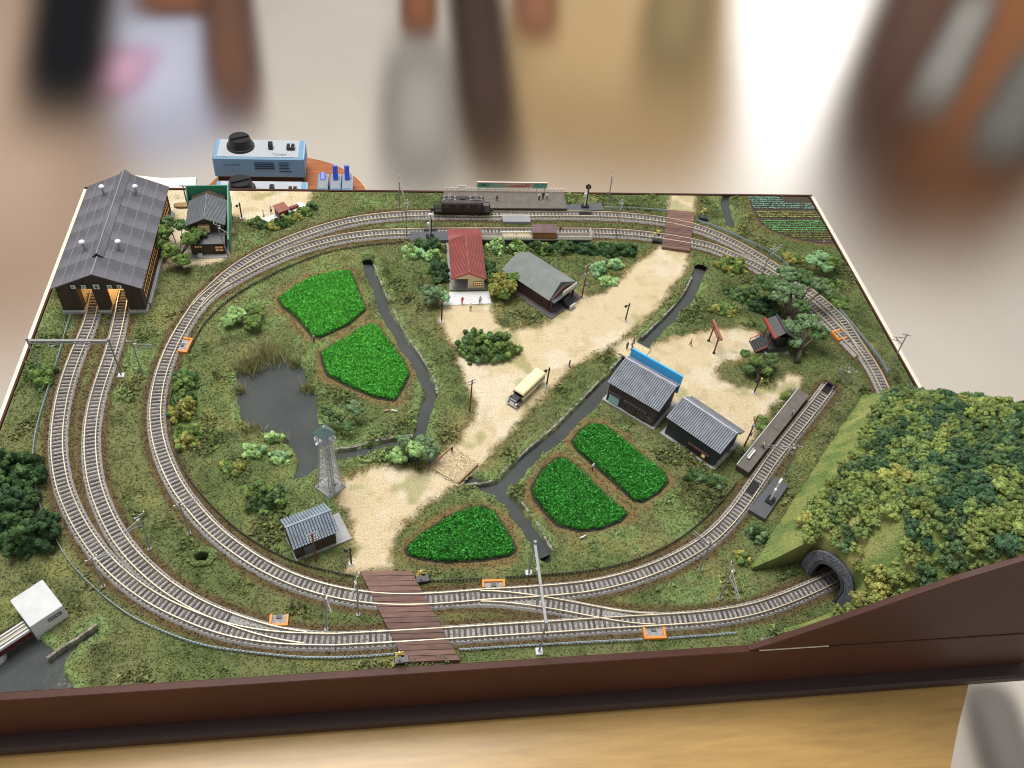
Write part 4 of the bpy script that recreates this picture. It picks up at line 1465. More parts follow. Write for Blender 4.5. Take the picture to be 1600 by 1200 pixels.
def window(parent, c, w_, h_, m_pane, m_frame, cols=2, rows=2, axis='x', side=-1, name='window', t=0.0004, d=0.0005):
    """window on a wall face: frame (bars) with one pane per light; side = outward sign along the wall normal"""
    x, y, z = c
    fr = MB()

    def bb(a0, a1, z0, z1, d0, d1):
        lo, hi = sorted((d0 * side, d1 * side))
        if axis == 'x':
            return (x + a0, x + a1, y + lo, y + hi, z + z0, z + z1)
        return (x + lo, x + hi, y + a0, y + a1, z + z0, z + z1)
    for i in range(cols + 1):
        a = -w_ / 2 + i * w_ / cols
        fr.bb(*bb(a - t, a + t, -h_ / 2 - t, h_ / 2 + t, 0, d))
    for j in range(rows + 1):
        b_ = -h_ / 2 + j * h_ / rows
        fr.bb(*bb(-w_ / 2, w_ / 2, b_ - t, b_ + t, 0, d * 0.9))
    f_ = fr.build(name, m_frame, parent)
    for i in range(cols):
        for j in range(rows):
            a0 = -w_ / 2 + i * w_ / cols + t
            z0 = -h_ / 2 + j * h_ / rows + t
            MB().bb(*bb(a0, a0 + w_ / cols - 2 * t, z0, z0 + h_ / rows - 2 * t, 0.00005, d * 0.4)).build('pane', m_pane, f_)
    return f_


ROOF_G = mat('shed_roof', (0.105, 0.105, 0.124), rough=0.30, var=0.5, scale=16, objrand=0.05)
ROOF_D = mat('roof_underlay', (0.025, 0.026, 0.030), rough=0.8, var=0.2)
ROOF_L = mat('shed_ridge', (0.21, 0.215, 0.25), rough=0.4, var=0.15, scale=60)
PLANK = mat('dark_planks', (0.052, 0.034, 0.026), rough=0.75, var=0.35, scale=250, stretch=(1, 1, 0.15))
CONC = mat('concrete', (0.36, 0.37, 0.38), rough=0.85, var=0.15, scale=120)
CONCL = mat('pale_concrete', (0.60, 0.61, 0.64), rough=0.85, var=0.08, scale=90)
WHITE = mat('white_plastic', (0.66, 0.67, 0.68), rough=0.5, var=0.06, scale=100)
GREY = mat('grey_plastic', (0.26, 0.27, 0.29), rough=0.55, var=0.08, scale=100)
STEEL = mat('grey_steel', (0.34, 0.345, 0.36), rough=0.45, metal=0.3, var=0.15, scale=200)
BLACK = mat('black_plastic', (0.012, 0.012, 0.014), rough=0.4, var=0.2)
LIT = mat('lit_pane', (0.75, 0.45, 0.2), rough=0.5, emit=(1.0, 0.55, 0.22), estr=0.10)
LITB = mat('bright_lit_pane', (0.9, 0.6, 0.25), rough=0.5, emit=(1.0, 0.6, 0.25), estr=0.35)
DARKP = mat('dark_pane', (0.03, 0.03, 0.035), rough=0.2)
WOODM = mat('muntin_brown', (0.075, 0.040, 0.025), rough=0.7, var=0.3)
INTER = mat('shed_interior', (0.52, 0.40, 0.26), rough=0.85, var=0.1)
GREENP = mat('sign_green', (0.03, 0.22, 0.13), rough=0.5, var=0.1)

# ------------------------------------------------------------------ engine shed
loc, rz, w = frame((0.0195, 0.4015), (0.1030, 0.4015))
o = thing('engine_shed', 'large two-track engine shed with long dark grey gabled roof and vents', 'engine shed', loc, rz)
HW, DP, EZ, RZ = 0.0418, 0.171, 0.0375, 0.0555
MB().bb(-0.0425, 0.0425, 0.0002, 0.0008, 0, 0.0001).mesh('x', None)
for nm, x0, x1 in (('pillar', -0.0405, -0.0205), ('pillar', -0.0060, 0.0052), ('pillar', 0.0245, 0.0405)):
    b = MB().bb(x0, x1, 0.0016, 0.0110, 0.0052, 0.0335)
    siding(b, x0, x1, 0.0016, 0.0052, 0.0335, max(4, int((x1 - x0) / 0.0017)))
    q = b.build('pillar', PLANK, o)
    MB().bb(x0 - 0.001, x1 + 0.001, 0.0004, 0.0118, 0.0, 0.0040).bb(x0 - 0.0004, x1 + 0.0004, 0.001, 0.0114, 0.0040, 0.0051).build('footing', CONC, q, bevel=0.0003)
g = MB().prism([(-0.0405, 0.0336), (0.0405, 0.0336), (0.0405, EZ), (0, RZ - 0.0012), (-0.0405, EZ)], 0.0018, 0.0105)
siding(g, -0.040, 0.040, 0.0018, 0.0338, 0.0372, 36)
g.build('front_gable', PLANK, o)
MB().prism([(-0.0405, 0.005), (0.0405, 0.005), (0.0405, EZ), (0, RZ - 0.0012), (-0.0405, EZ)], DP - 0.004, DP - 0.001).build('back_wall', PLANK, o)
for s in (-1, 1):
    x0, x1 = sorted((s * 0.0405, s * 0.0385))
    b = MB().bb(x0, x1, 0.0112, DP - 0.0042, 0.0052, 0.0095).bb(x0, x1, 0.0112, DP - 0.0042, 0.0335, 0.0373)
    b.build('side_wall', PLANK, o)
    x0, x1 = sorted((s * 0.0435, s * 0.037))
    MB().bb(x0, x1, 0.0120, DP, 0.0, 0.0051).build('side_footing', CONC, o, bevel=0.0003)
    for k in range(6):
        y0 = 0.0115 + k * 0.0258
        window(o, (s * 0.0392, y0 + 0.0125, 0.0215), 0.0250, 0.0236, LIT, WOODM, 4, 3, axis='y', side=s, t=0.00045, d=0.0012)
MB().bb(-0.0370, 0.0370, 0.004, DP - 0.005, -0.0002, 0.0003).build('floor_slab', INTER, o)
for x0, x1 in ((-0.0365, -0.0255), (-0.0070, 0.0060), (0.0250, 0.0365)):
    MB().bb(x0, x1, 0.0120, DP - 0.006, 0.0003, 0.0022).build('inner_walkway', INTER, o)
# roof panels, each its own piece
sl = math.atan2(RZ - EZ, HW)
span = math.hypot(RZ - EZ, HW)
NU, NV = 6, 4
pl, pw = (DP + 0.004) / NU, (span + 0.002) / NV
rp = MB().box((0, 0, 0), (pw - 0.00012, pl - 0.00012, 0.0009)).mesh('roof_panel', ROOF_G, 0.0001)
for s in (-1, 1):
    for i in range(NV):
        for j in range(NU):
            t_ = (i + 0.5) * pw
            oo = link('roof_panel', rp, o, (s * t_ * math.cos(sl), -0.002 + (j + 0.5) * pl, RZ - t_ * math.sin(sl) + random.uniform(-0.00006, 0.00006)))
            oo.rotation_euler = (0, s * sl, 0)
    MB().box((s * span / 2 * math.cos(sl), DP / 2, RZ - 0.0011 - span / 2 * math.sin(sl)), (span, DP + 0.001, 0.0009), ry=s * sl).build('roof_deck', ROOF_L, o)
for s in (-1, 1):
    for i in range(1, NV):
        t_ = i * pw
        MB().bar((s * t_ * math.cos(sl), -0.002, RZ - t_ * math.sin(sl) + 0.00052), (s * t_ * math.cos(sl), DP + 0.002, RZ - t_ * math.sin(sl) + 0.00052), 0.00045, 0.0003).build('roof_seam', ROOF_L, o)
MB().prism([(-0.0055, RZ - 0.0012), (0, RZ + 0.0034), (0.0055, RZ - 0.0012), (0.0055, RZ - 0.0004), (0, RZ + 0.0042), (-0.0055, RZ - 0.0004)][0:6], 0.0260, DP + 0.002).build('ridge_vent', ROOF_G, o)
MB().bar((0, -0.002, RZ + 0.0006), (0, 0.0258, RZ + 0.0006), 0.0012, 0.0008).bar((0, 0.0258, RZ + 0.0044), (0, DP + 0.002, RZ + 0.0044), 0.0012, 0.0008).build('ridge_cap', ROOF_L, o)
for (x, y) in ((-0.0185, 0.046), (0.0165, 0.046), (-0.0185, 0.142), (0.0165, 0.142)):
    z = RZ - abs(x) * math.tan(sl)
    q = MB().tube([(x, y, z - 0.001), (x, y, z + 0.0105)], 0.0011, 12).tube([(x, y, z - 0.0006), (x, y, z + 0.0014)], [0.0022, 0.0014], 12).build('roof_vent', STEEL, o, smooth=False)
    MB().tube([(x, y, z + 0.0100), (x, y, z + 0.0106), (x, y, z + 0.0120), (x, y, z + 0.0128)], [0.0030, 0.0033, 0.0022, 0.0004], 16).build('vent_cap', WHITE, q, smooth=True)
for k, x in enumerate((-0.0225, -0.0125, -0.0005, 0.0120, 0.0215)):
    sz = 0.0058 if k == 2 else 0.0045
    q = MB().bb(x - sz / 2, x + sz / 2, 0.0006, 0.0011, 0.0362 - sz / 2 + 0.001, 0.0362 + sz / 2 + 0.001).build('sign_plate', WHITE, o)
    if k == 2:
        MB().bb(x - 0.0019, x + 0.0019, 0.0003, 0.0006, 0.0365, 0.0379).bb(x - 0.0007, x + 0.0007, 0.0003, 0.00059, 0.0353, 0.0391).build('green_cross', GREENP, q)
    else:
        b = MB()
        for r_ in range(3):
            b.bb(x - 0.0015, x + random.uniform(0.0003, 0.0015), 0.0004, 0.0006, 0.0360 + r_ * 0.0010, 0.0364 + r_ * 0.0010)
        b.build('sign_marks', GREENP if k == 1 else WOODM, q)
for y in (0.045, 0.11):
    ld = bpy.data.lights.new('shed_lamp', 'POINT')
    ld.energy = 0.06
    ld.color = (1.0, 0.66, 0.30)
    ld.shadow_soft_size = 0.004
    lo = link('shed_lamp', ld, o, (0, y, 0.031))

# ------------------------------------------------------------------ two-storey house with the green sign wall
loc, rz, w = frame((0.1335, 0.4905), (0.1735, 0.4925))
o = thing('green_sign_house', 'two-storey brown house with grey ribbed roofs and green sign wall', 'house', loc, rz)
HBR = mat('house_brown', (0.050, 0.036, 0.022), rough=0.75, var=0.3, scale=200)
CREAM = mat('cream_wood', (0.62, 0.46, 0.26), rough=0.7, var=0.12, scale=150)
RIB = mat('ribbed_roof', (0.15, 0.165, 0.185), rough=0.5, var=0.18, scale=150)
RIBD = mat('dark_ribbed_roof', (0.048, 0.052, 0.060), rough=0.5, var=0.2, scale=150)
MB().bb(-0.021, 0.0205, 0.0, 0.074, -0.001, 0.0012).build('base_slab', CONC, o)
MB().bb(-0.0185, 0.0180, 0.0060, 0.0195, 0.0012, 0.0175).build('lower_wall', HBR, o)
MB().prism([(-0.0185, 0.0012), (0.0180, 0.0012), (0.0180, 0.0345), (0, 0.0425), (-0.0185, 0.0345)], 0.0196, 0.0700).build('upper_wall', HBR, o)
window(o, (-0.0105, 0.0060, 0.0125), 0.008, 0.0032, LIT, WOODM, 3, 1)
window(o, (0.0115, 0.0060, 0.0090), 0.009, 0.0075, LIT, WOODM, 2, 2)
MB().bb(-0.0125, -0.0075, 0.0010, 0.0050, 0.0012, 0.0048).build('step_box', CONCL, o, bevel=0.0003)
MB().bb(-0.0085, 0.0035, 0.0150, 0.0196, 0.0245, 0.0325).build('balcony_panel', CREAM, o, bevel=0.0002)


def ribbed(name, parent, m, e0, e1, r1, r0, n_, th=0.0007, rib=0.0005):
    e0, e1, r1, r0 = (Vector(p_) for p_ in (e0, e1, r1, r0))
    nrm = (e1 - e0).cross(r0 - e0).normalized()
    if nrm.z < 0:
        nrm = -nrm
    b = MB()
    q_ = [e0, e1, r1, r0]
    b.poly(q_ + [p_ - nrm * th for p_ in q_], [(0, 1, 2, 3), (7, 6, 5, 4), (0, 4, 5, 1), (1, 5, 6, 2), (2, 6, 7, 3), (3, 7, 4, 0)])
    for i in range(n_):
        u = (i + 0.5) / n_
        b.bar(e0 * (1 - u) + e1 * u + nrm * rib * 0.4, r0 * (1 - u) + r1 * u + nrm * rib * 0.4, rib * 1.4, rib, up=nrm)
    return b.build(name, m, parent)


for s in (-1, 1):
    ribbed('roof_slope', o, RIB, (s * 0.0210, 0.0150, 0.0345), (s * 0.0210, 0.0610, 0.0345), (0, 0.0610, 0.0437), (0, 0.0150, 0.0437), 22)
MB().bar((0, 0.0145, 0.0441), (0, 0.0612, 0.0441), 0.0012, 0.0010).build('ridge_cap', RIB, o)
ribbed('porch_roof', o, RIBD, (-0.0200, 0.0030, 0.0180), (0.0190, 0.0030, 0.0180), (0.0190, 0.0195, 0.0235), (-0.0200, 0.0195, 0.0235), 20)
MB().bb(-0.0235, 0.0215, 0.0705, 0.0722, 0.0012, 0.0475).build('green_sign_wall', GREENP, o)
MB().poly([(0.0216, 0.0720, 0.0475), (0.0216, 0.0080, 0.0200), (0.0216, 0.0080, 0.0030), (0.0216, 0.0720, 0.0200), (0.0232, 0.0720, 0.0475), (0.0232, 0.0080, 0.0200), (0.0232, 0.0080, 0.0030), (0.0232, 0.0720, 0.0200)], [(0, 1, 2, 3), (7, 6, 5, 4), (0, 4, 5, 1), (1, 5, 6, 2), (2, 6, 7, 3), (3, 7, 4, 0)]).build('green_side_sign', GREENP, o)
MB().poly([(-0.0236, 0.0720, 0.0475), (-0.0236, 0.0600, 0.0330), (-0.0236, 0.0600, 0.0200), (-0.0236, 0.0720, 0.0200), (-0.0222, 0.0720, 0.0475), (-0.0222, 0.0600, 0.0330), (-0.0222, 0.0600, 0.0200), (-0.0222, 0.0720, 0.0200)], [(0, 1, 2, 3), (7, 6, 5, 4), (0, 4, 5, 1), (1, 5, 6, 2), (2, 6, 7, 3), (3, 7, 4, 0)]).build('green_side_sign', GREENP, o)
# overturned boat beside it
p_ = G(288, 323)
o = thing('rowing_boat', 'tan wooden rowing boat on the gravel left of the green sign house', 'boat', (p_.x, p_.y, 0), R(6))
TAN = mat('boat_wood', (0.36, 0.21, 0.09), rough=0.6, var=0.25, scale=150)
b = MB()
sec = []
for i, t_ in enumerate(np.linspace(-1, 1, 9)):
    ww = 0.0042 * (1 - t_ ** 4 * 0.75)
    x_ = t_ * 0.0115
    up_ = 0.0008 * t_ * t_
    sec.append([(x_, -ww, 0.0034 + up_), (x_, -ww * 0.7, 0.0010 + up_), (x_, 0, 0.0002 + up_), (x_, ww * 0.7, 0.0010 + up_), (x_, ww, 0.0034 + up_), (x_, ww * 0.82, 0.0034 + up_), (x_, 0, 0.0012 + up_), (x_, -ww * 0.82, 0.0034 + up_)])
vv = [q_ for s_ in sec for q_ in s_]
ff = [(i * 8 + j, i * 8 + (j + 1) % 8, (i + 1) * 8 + (j + 1) % 8, (i + 1) * 8 + j) for i in range(8) for j in range(8)]
ff += [tuple(range(8)), tuple(reversed(range(64, 72)))]
b.poly(vv, ff)
b.build('hull', TAN, o)
for x_ in (-0.004, 0.003):
    MB().box((x_, 0, 0.0030), (0.0014, 0.0068, 0.0004)).build('thwart', TAN, o)

# ------------------------------------------------------------------ tiny red hut on its slab
cs_ = [G2(*q) for q in ((404, 346), (470, 316), (483, 324), (416, 352))]
tag(MB().sheet([(x, y, 0.0012) for x, y in cs_], [(0, 1, 2, 3)], 0.002).build('concrete_slab', CONCL), 'pale grey concrete slab under the tiny red hut', 'slab')
RED = mat('hut_red', (0.20, 0.048, 0.036), rough=0.65, var=0.25, scale=150)
REDR = mat('hut_roof_red', (0.25, 0.085, 0.065), rough=0.6, var=0.25, scale=150)
loc, rz, w = frame(G2(437, 344.5), G2(453, 338.5))
o = thing('red_hut', 'tiny red brown wooden hut on a pale slab behind the hedge', 'hut', (loc[0], loc[1], 0.0012), rz)
b = MB().bb(-0.0062, 0.0062, 0.0, 0.0115, 0, 0.0100)
siding(b, -0.0062, 0.0062, 0.0, 0, 0.0100, 8, 0.0003)
b.build('wall', RED, o)
MB().poly([(-0.0075, -0.0012, 0.0100), (0.0075, -0.0012, 0.0100), (0.0075, 0.0128, 0.0118), (-0.0075, 0.0128, 0.0118), (-0.0075, -0.0012, 0.0107), (0.0075, -0.0012, 0.0107), (0.0075, 0.0128, 0.0125), (-0.0075, 0.0128, 0.0125)], [(3, 2, 1, 0), (4, 5, 6, 7), (0, 1, 5, 4), (1, 2, 6, 5), (2, 3, 7, 6), (3, 0, 4, 7)]).build('roof', REDR, o)
p_ = G(459, 327)
o = thing('red_cart', 'small red cart standing right of the tiny red hut', 'cart', (p_.x, p_.y, 0.0012), rz)
MB().bb(-0.006, 0.006, -0.002, 0.002, 0.0008, 0.0034).build('cart_body', RED, o)
for x_ in (-0.004, 0.004):
    for s in (-1, 1):
        MB().tube([(x_, s * 0.0020, 0.0011), (x_, s * 0.0026, 0.0011)], 0.0011, 10).build('wheel', BLACK, o)
p_ = G(412, 338)
tag(MB().tube([(0, 0, 0), (0, 0, 0.0085)], 0.0005, 8).tube([(0, 0, 0), (0, 0, 0.0010)], 0.0012, 8).build('grey_post', STEEL, None, (p_.x, p_.y, 0.0012)), 'short grey post on the slab left of the tiny red hut', 'post')

# ------------------------------------------------------------------ station
loc, rz, w = frame((0.4205, 0.4375), (0.4590, 0.4372))
o = thing('station_building', 'cream station building with red gabled roof facing the pale forecourt', 'station', loc, rz)
CRW = mat('cream_wall', (0.74, 0.60, 0.36), rough=0.7, var=0.08, scale=100)
RROOF = mat('red_roof', (0.25, 0.062, 0.056), rough=0.5, var=0.22, scale=70)
RTRIM = mat('red_trim', (0.42, 0.075, 0.06), rough=0.5, var=0.1)
MB().bb(-0.0205, 0.0200, -0.0012, 0.082, -0.0005, 0.0012).build('base_slab', GREY, o)
MB().bb(-0.0175, 0.0175, 0.0180, 0.0800, 0.0012, 0.0195).build('wall', CRW, o)
MB().bb(0.0005, 0.0175, 0.0010, 0.0180, 0.0012, 0.0195).build('front_room', CRW, o)
MB().prism([(-0.0175, 0.0150), (0.0175, 0.0150), (0.0175, 0.0195), (0, 0.0268), (-0.0175, 0.0195)], 0.0006, 0.0098).build('front_gable', CRW, o)
MB().bb(-0.0175, -0.0160, 0.0010, 0.0025, 0.0012, 0.0150).build('porch_post', CRW, o)
MB().bb(-0.0004, 0.0010, 0.0000, 0.0010, 0.0012, 0.0150).build('porch_post', CRW, o)
MB().bb(-0.0150, -0.0020, 0.0176, 0.0179, 0.0012, 0.0120).build('waiting_room_door', mat('door_wood', (0.32, 0.20, 0.08), rough=0.6, var=0.2), o)
window(o, (0.0108, 0.0010, 0.0085), 0.0092, 0.0062, LITB, WOODM, 4, 2, d=0.0005, t=0.0003)
RY = 0.0660
for s in (-1, 1):
    ribbed('roof_slope', o, RROOF, (s * 0.0195, -0.0025, 0.0190), (s * 0.0195, RY - 0.002, 0.0190), (0, RY - 0.002, 0.0275), (0, -0.0025, 0.0275), 34, rib=0.0004)
ribbed('rear_roof', o, RROOF, (0.0195, RY + 0.020, 0.0185), (-0.0195, RY + 0.020, 0.0185), (-0.0195, RY + 0.0045, 0.0220), (0.0195, RY + 0.0045, 0.0220), 16, rib=0.0004)
MB().poly([(-0.0195, RY - 0.002, 0.0191), (0, RY - 0.002, 0.0276), (0.0195, RY - 0.002, 0.0191), (-0.0195, RY + 0.0045, 0.0221), (0.0195, RY + 0.0045, 0.0221)], [(0, 1, 3), (1, 2, 4), (1, 4, 3), (0, 3, 4, 2), (0, 2, 1)]).build('rear_hip', RROOF, o)
MB().bar((0, -0.0028, 0.0280), (0, RY - 0.002, 0.0280), 0.0010, 0.0008).build('ridge_cap', REDR, o)
for dz, dy in ((0, -0.0029), (-0.0030, -0.0004)):
    for s in (-1, 1):
        MB().bar((s * 0.0195, dy, 0.0186 + dz), (0, dy, 0.0271 + dz), 0.0007, 0.0015, up=(0, 0, 1)).build('barge_board', RTRIM, o)
cs_ = [G2(*q) for q in ((702, 457), (764, 456), (768, 475), (691, 478))]
tag(MB().sheet([(x, y, 0.0009) for x, y in cs_], [(0, 1, 2, 3)], 0.002).build('forecourt_slab', CONCL), 'pale grey forecourt slab in front of the station', 'slab')

# ------------------------------------------------------------------ garage
loc, rz, w = frame((0.5280, 0.3870), (0.5690, 0.4240))
o = thing('garage', 'long red brown garage with grey green roof and white sign', 'garage', loc, rz)
GW = mat('garage_wall', (0.085, 0.040, 0.036), rough=0.75, var=0.3, scale=200)
GROOF = mat('garage_roof', (0.095, 0.118, 0.112), rough=0.5, var=0.28, scale=60)
ASPH = mat('garage_slab', (0.105, 0.095, 0.100), rough=0.85, var=0.2, scale=200)
MB().bb(-0.0270, 0.0270, 0.0, 0.080, -0.0008, 0.0010).build('slab', ASPH, o)
for s in (-1, 1):
    b = MB()
    x0, x1 = sorted((s * 0.0200, s * 0.0186))
    b.bb(x0, x1, 0.0120, 0.0770, 0.0010, 0.0205)
    siding(b, 0.0120, 0.0770, s * 0.0200, 0.0010, 0.0205, 34, 0.0003 * s, axis='y')
    b.build('side_wall', GW, o)
    MB().bb(*sorted((s * 0.0206, s * 0.0190)), 0.0080, 0.0096, 0.0010, 0.0205).build('corner_post', GW, o)
MB().prism([(-0.0184, 0.0010), (0.0184, 0.0010), (0.0184, 0.0200), (0, 0.0275), (-0.0184, 0.0200)], 0.0750, 0.0768).build('back_wall', GW, o)
MB().prism([(-0.0190, 0.0190), (0.0190, 0.0190), (0.0190, 0.0205), (0, 0.0280), (-0.0190, 0.0205)], 0.0080, 0.0095).build('front_gable', GW, o)
for s in (-1, 1):
    MB().sheet([(s * 0.0235, 0.0095, 0.0196), (s * 0.0235, 0.0800, 0.0196), (0, 0.0800, 0.0296), (0, 0.0140, 0.0296)], [(0, 1, 2, 3)], 0.0008).build('roof_slope', GROOF, o)
MB().sheet([(-0.0235, 0.0094, 0.0196), (0.0235, 0.0094, 0.0196), (0, 0.0140, 0.0297)], [(0, 1, 2)], 0.0008).build('front_hip', GROOF, o)
MB().sheet([(-0.0215, 0.0040, 0.0178), (0.0215, 0.0040, 0.0178), (0.0215, 0.0094, 0.0194), (-0.0215, 0.0094, 0.0194)], [(0, 1, 2, 3)], 0.0006).build('front_canopy', GROOF, o)
q = MB().bb(-0.0065, 0.0180, 0.0042, 0.0049, 0.0202, 0.0252).build('sign_board', WHITE, o)
for x_ in (-0.005, 0.016):
    MB().bar((x_, 0.0046, 0.0185), (x_, 0.0046, 0.0205), 0.0006).build('sign_bracket', STEEL, q)
b = MB()
for k in range(9):
    x_ = -0.0050 + k * 0.0026
    b.bb(x_, x_ + random.uniform(0.0010, 0.0018), 0.0039, 0.0042, 0.0218, 0.0236)
b.build('sign_lettering', mat('sign_grey', (0.42, 0.42, 0.43), rough=0.6), q)

# ------------------------------------------------------------------ shop house with blue sign
TILE = mat('roof_tile', (0.34, 0.37, 0.43), rough=0.38, var=0.22, scale=120)
TILEB = mat('roof_tile_blue', (0.28, 0.34, 0.41), rough=0.38, var=0.22, scale=120)
HW1 = mat('shop_wall', (0.060, 0.048, 0.048), rough=0.75, var=0.3, scale=200)
BLUE = mat('sign_blue', (0.05, 0.40, 0.80), rough=0.45, var=0.05, scale=60)
PBLUE = mat('pale_blue_door', (0.34, 0.56, 0.60), rough=0.6, var=0.08)
SLAT = mat('grey_slat', (0.12, 0.115, 0.125), rough=0.7, var=0.2)
loc, rz, w = frame((0.5665, 0.2690), (0.6085, 0.2300))
o = thing('shop_house', 'dark brown tiled shop house with bright blue sign board along its ridge', 'house', loc, rz)
X = 0.0285
MB().bb(-X - 0.002, X + 0.002, -0.0020, 0.0440, -0.0008, 0.0016).build('foundation', CONC, o)
b = MB().prism([(0.0006, 0.0016), (0.0370, 0.0016), (0.0370, 0.0320), (0.0290, 0.0368), (0.0006, 0.0268)], -X + 0.001, X - 0.001, 'x')
siding(b, -X + 0.001, X - 0.001, 0.0006, 0.0016, 0.0262, 30, 0.00035)
b.build('wall', HW1, o)
MB().bb(-X + 0.004, -X + 0.0155, -0.0006, 0.0000, 0.0025, 0.0125).build('blue_door', PBLUE, o)
b = MB()
for k in range(6):
    b.bb(-X + 0.003 + k * 0.0024, -X + 0.0042 + k * 0.0024, -0.0016, 0.0, 0.0140, 0.0168)
b.build('awning_slats', SLAT, o)
for x0 in (-0.004, 0.008):
    q = MB().bb(x0, x0 + 0.010, -0.0005, 0.0001, 0.0020, 0.0130).build('door', WOODM, o)
    b = MB()
    for k in range(5):
        b.bb(x0 + 0.0008 + k * 0.002, x0 + 0.0014 + k * 0.002, -0.0010, -0.0005, 0.0025, 0.0125)
    b.build('lattice', SLAT, q)
b = MB()
for k in range(11):
    b.bb(-0.0075 + k * 0.0024, -0.0062 + k * 0.0024, -0.0016, 0.0, 0.0138, 0.0166)
b.build('awning_slats', SLAT, o)
window(o, (0.0215, 0.0003, 0.0085), 0.006, 0.005, DARKP, SLAT, 2, 2)
for z_ in (0.0095, 0.0190):
    window(o, (X - 0.001, 0.0190, z_), 0.0150, 0.0050, DARKP, SLAT, 5, 1, axis='y', side=1, d=0.0010)
ov = 0.0015
tiles('roof_tiles', o, TILE, (-X - ov, -0.0012, 0.0270), (X + ov, -0.0012, 0.0270), (X + ov, 0.0290, 0.0382), (-X - ov, 0.0290, 0.0382), 26, 14)
tiles('roof_tiles', o, TILE, (X + ov, 0.0385, 0.0330), (-X - ov, 0.0385, 0.0330), (-X - ov, 0.0294, 0.0382), (X + ov, 0.0294, 0.0382), 26, 4)
MB().tube([(-X - ov, 0.0292, 0.0386), (X + ov, 0.0292, 0.0386)], 0.0009, 8).build('ridge_cap', TILE, o)
MB().bb(-X - 0.001, X + 0.001, 0.0388, 0.0408, 0.0200, 0.0442).build('blue_sign', BLUE, o)

# ------------------------------------------------------------------ dark house
loc, rz, w = frame((0.6170, 0.2235), (0.6570, 0.1785))
o = thing('dark_house', 'navy black walled house with grey tiled roof and one lit window', 'house', loc, rz)
NAVY = mat('navy_wall', (0.022, 0.032, 0.040), rough=0.6, var=0.2, scale=150)
X = 0.0300
MB().bb(-X - 0.002, X + 0.002, -0.0025, 0.0440, -0.0008, 0.0016).build('foundation', CONC, o)
MB().prism([(0.0006, 0.0016), (0.0380, 0.0016), (0.0380, 0.0215), (0.0230, 0.0330), (0.0006, 0.0245)], -X + 0.0015, X - 0.0015, 'x').build('wall', NAVY, o)
q = window(o, (0.0135, 0.0006, 0.0075), 0.0160, 0.0062, DARKP, WOODM, 4, 2, d=0.0006)
MB().bb(0.0145, 0.0180, -0.0002, 0.0003, 0.0050, 0.0095).build('lit_pane', LITB, q)
MB().bb(-0.0020, 0.0220, -0.0024, 0.0004, 0.0118, 0.0128).build('window_hood', WOODM, o)
window(o, (X - 0.0015, 0.0190, 0.0095), 0.0140, 0.0060, DARKP, SLAT, 4, 1, axis='y', side=1, d=0.0010)
tiles('roof_tiles', o, TILE, (-X - ov, -0.0016, 0.0250), (X + ov, -0.0016, 0.0250), (X + ov, 0.0230, 0.0345), (-X - ov, 0.0230, 0.0345), 27, 12)
tiles('roof_tiles', o, TILE, (X + ov, 0.0330, 0.0278), (-X - ov, 0.0330, 0.0278), (-X - ov, 0.0234, 0.0345), (X + ov, 0.0234, 0.0345), 27, 5)
MB().tube([(-X - ov, 0.0232, 0.0351), (X + ov, 0.0232, 0.0351)], 0.0010, 8).build('ridge_cap', TILE, o)
ribbed('lean_to_roof', o, RIB, (X + 0.002, 0.0440, 0.0212), (-X - 0.001, 0.0440, 0.0212), (-X - 0.001, 0.0325, 0.0262), (X + 0.002, 0.0325, 0.0262), 24)

# ------------------------------------------------------------------ small tiled hut at the front left
loc, rz, w = frame((0.2705, 0.0985), (0.3055, 0.1135))
o = thing('tiled_hut', 'small brown hut with blue grey tiled roof beside the loop track', 'hut', loc, rz)
X = 0.0178
MB().bb(-X - 0.001, X + 0.013, -0.0010, 0.0285, -0.0008, 0.0014).build('slab', CONC, o)
b = MB().prism([(0.0010, 0.0014), (0.0260, 0.0014), (0.0260, 0.0215), (0.0135, 0.0300), (0.0010, 0.0215)], -X, X, 'x')
siding(b, -X, X, 0.0010, 0.0014, 0.0205, 18, 0.0003)
b.build('wall', HBR, o)
MB().bb(X, X + 0.0004, 0.0080, 0.0190, 0.0014, 0.0130).build('door', WOODM, o)
MB().bb(-0.0100, -0.0006, 0.0003, 0.0012, 0.0020, 0.0140).build('shutter', SLAT, o)
tiles('roof_tiles', o, TILEB, (-X - 0.002, -0.0020, 0.0212), (X + 0.002, -0.0020, 0.0212), (X + 0.002, 0.0135, 0.0318), (-X - 0.002, 0.0135, 0.0318), 16, 8)
tiles('roof_tiles', o, TILEB, (X + 0.002, 0.0290, 0.0212), (-X - 0.002, 0.0290, 0.0212), (-X - 0.002, 0.0137, 0.0318), (X + 0.002, 0.0137, 0.0318), 16, 8)
MB().tube([(-X - 0.0022, 0.0136, 0.0324), (X + 0.0022, 0.0136, 0.0324)], 0.0010, 8).build('ridge_cap', TILEB, o)

# ------------------------------------------------------------------ fire lookout tower
A, B_, C3, D3 = (V2(q) for q in ((0.283, 0.171), (0.297, 0.1605), (0.311, 0.1745), (0.2965, 0.1845)))
c0 = (A + B_ + C3 + D3) / 4
o = thing('lookout_tower', 'slender grey steel lattice tower with ladder and green pyramid roof', 'tower', (c0[0], c0[1], 0), math.atan2(*(C3 - B_)[::-1]))
TW = 0.0098
MB().bb(-TW, TW, -TW, TW, -0.0006, 0.0022).build('base_plate', CONC, o, bevel=0.0005)
TOPZ, hb, ht = 0.066, 0.0078, 0.0036
LAT = mat('lattice_steel', (0.50, 0.52, 0.55), rough=0.45, metal=0.2, var=0.15, scale=200)


def wid(z):
    return hb + (ht - hb) * ((z - 0.002) / (TOPZ - 0.002)) ** 0.75


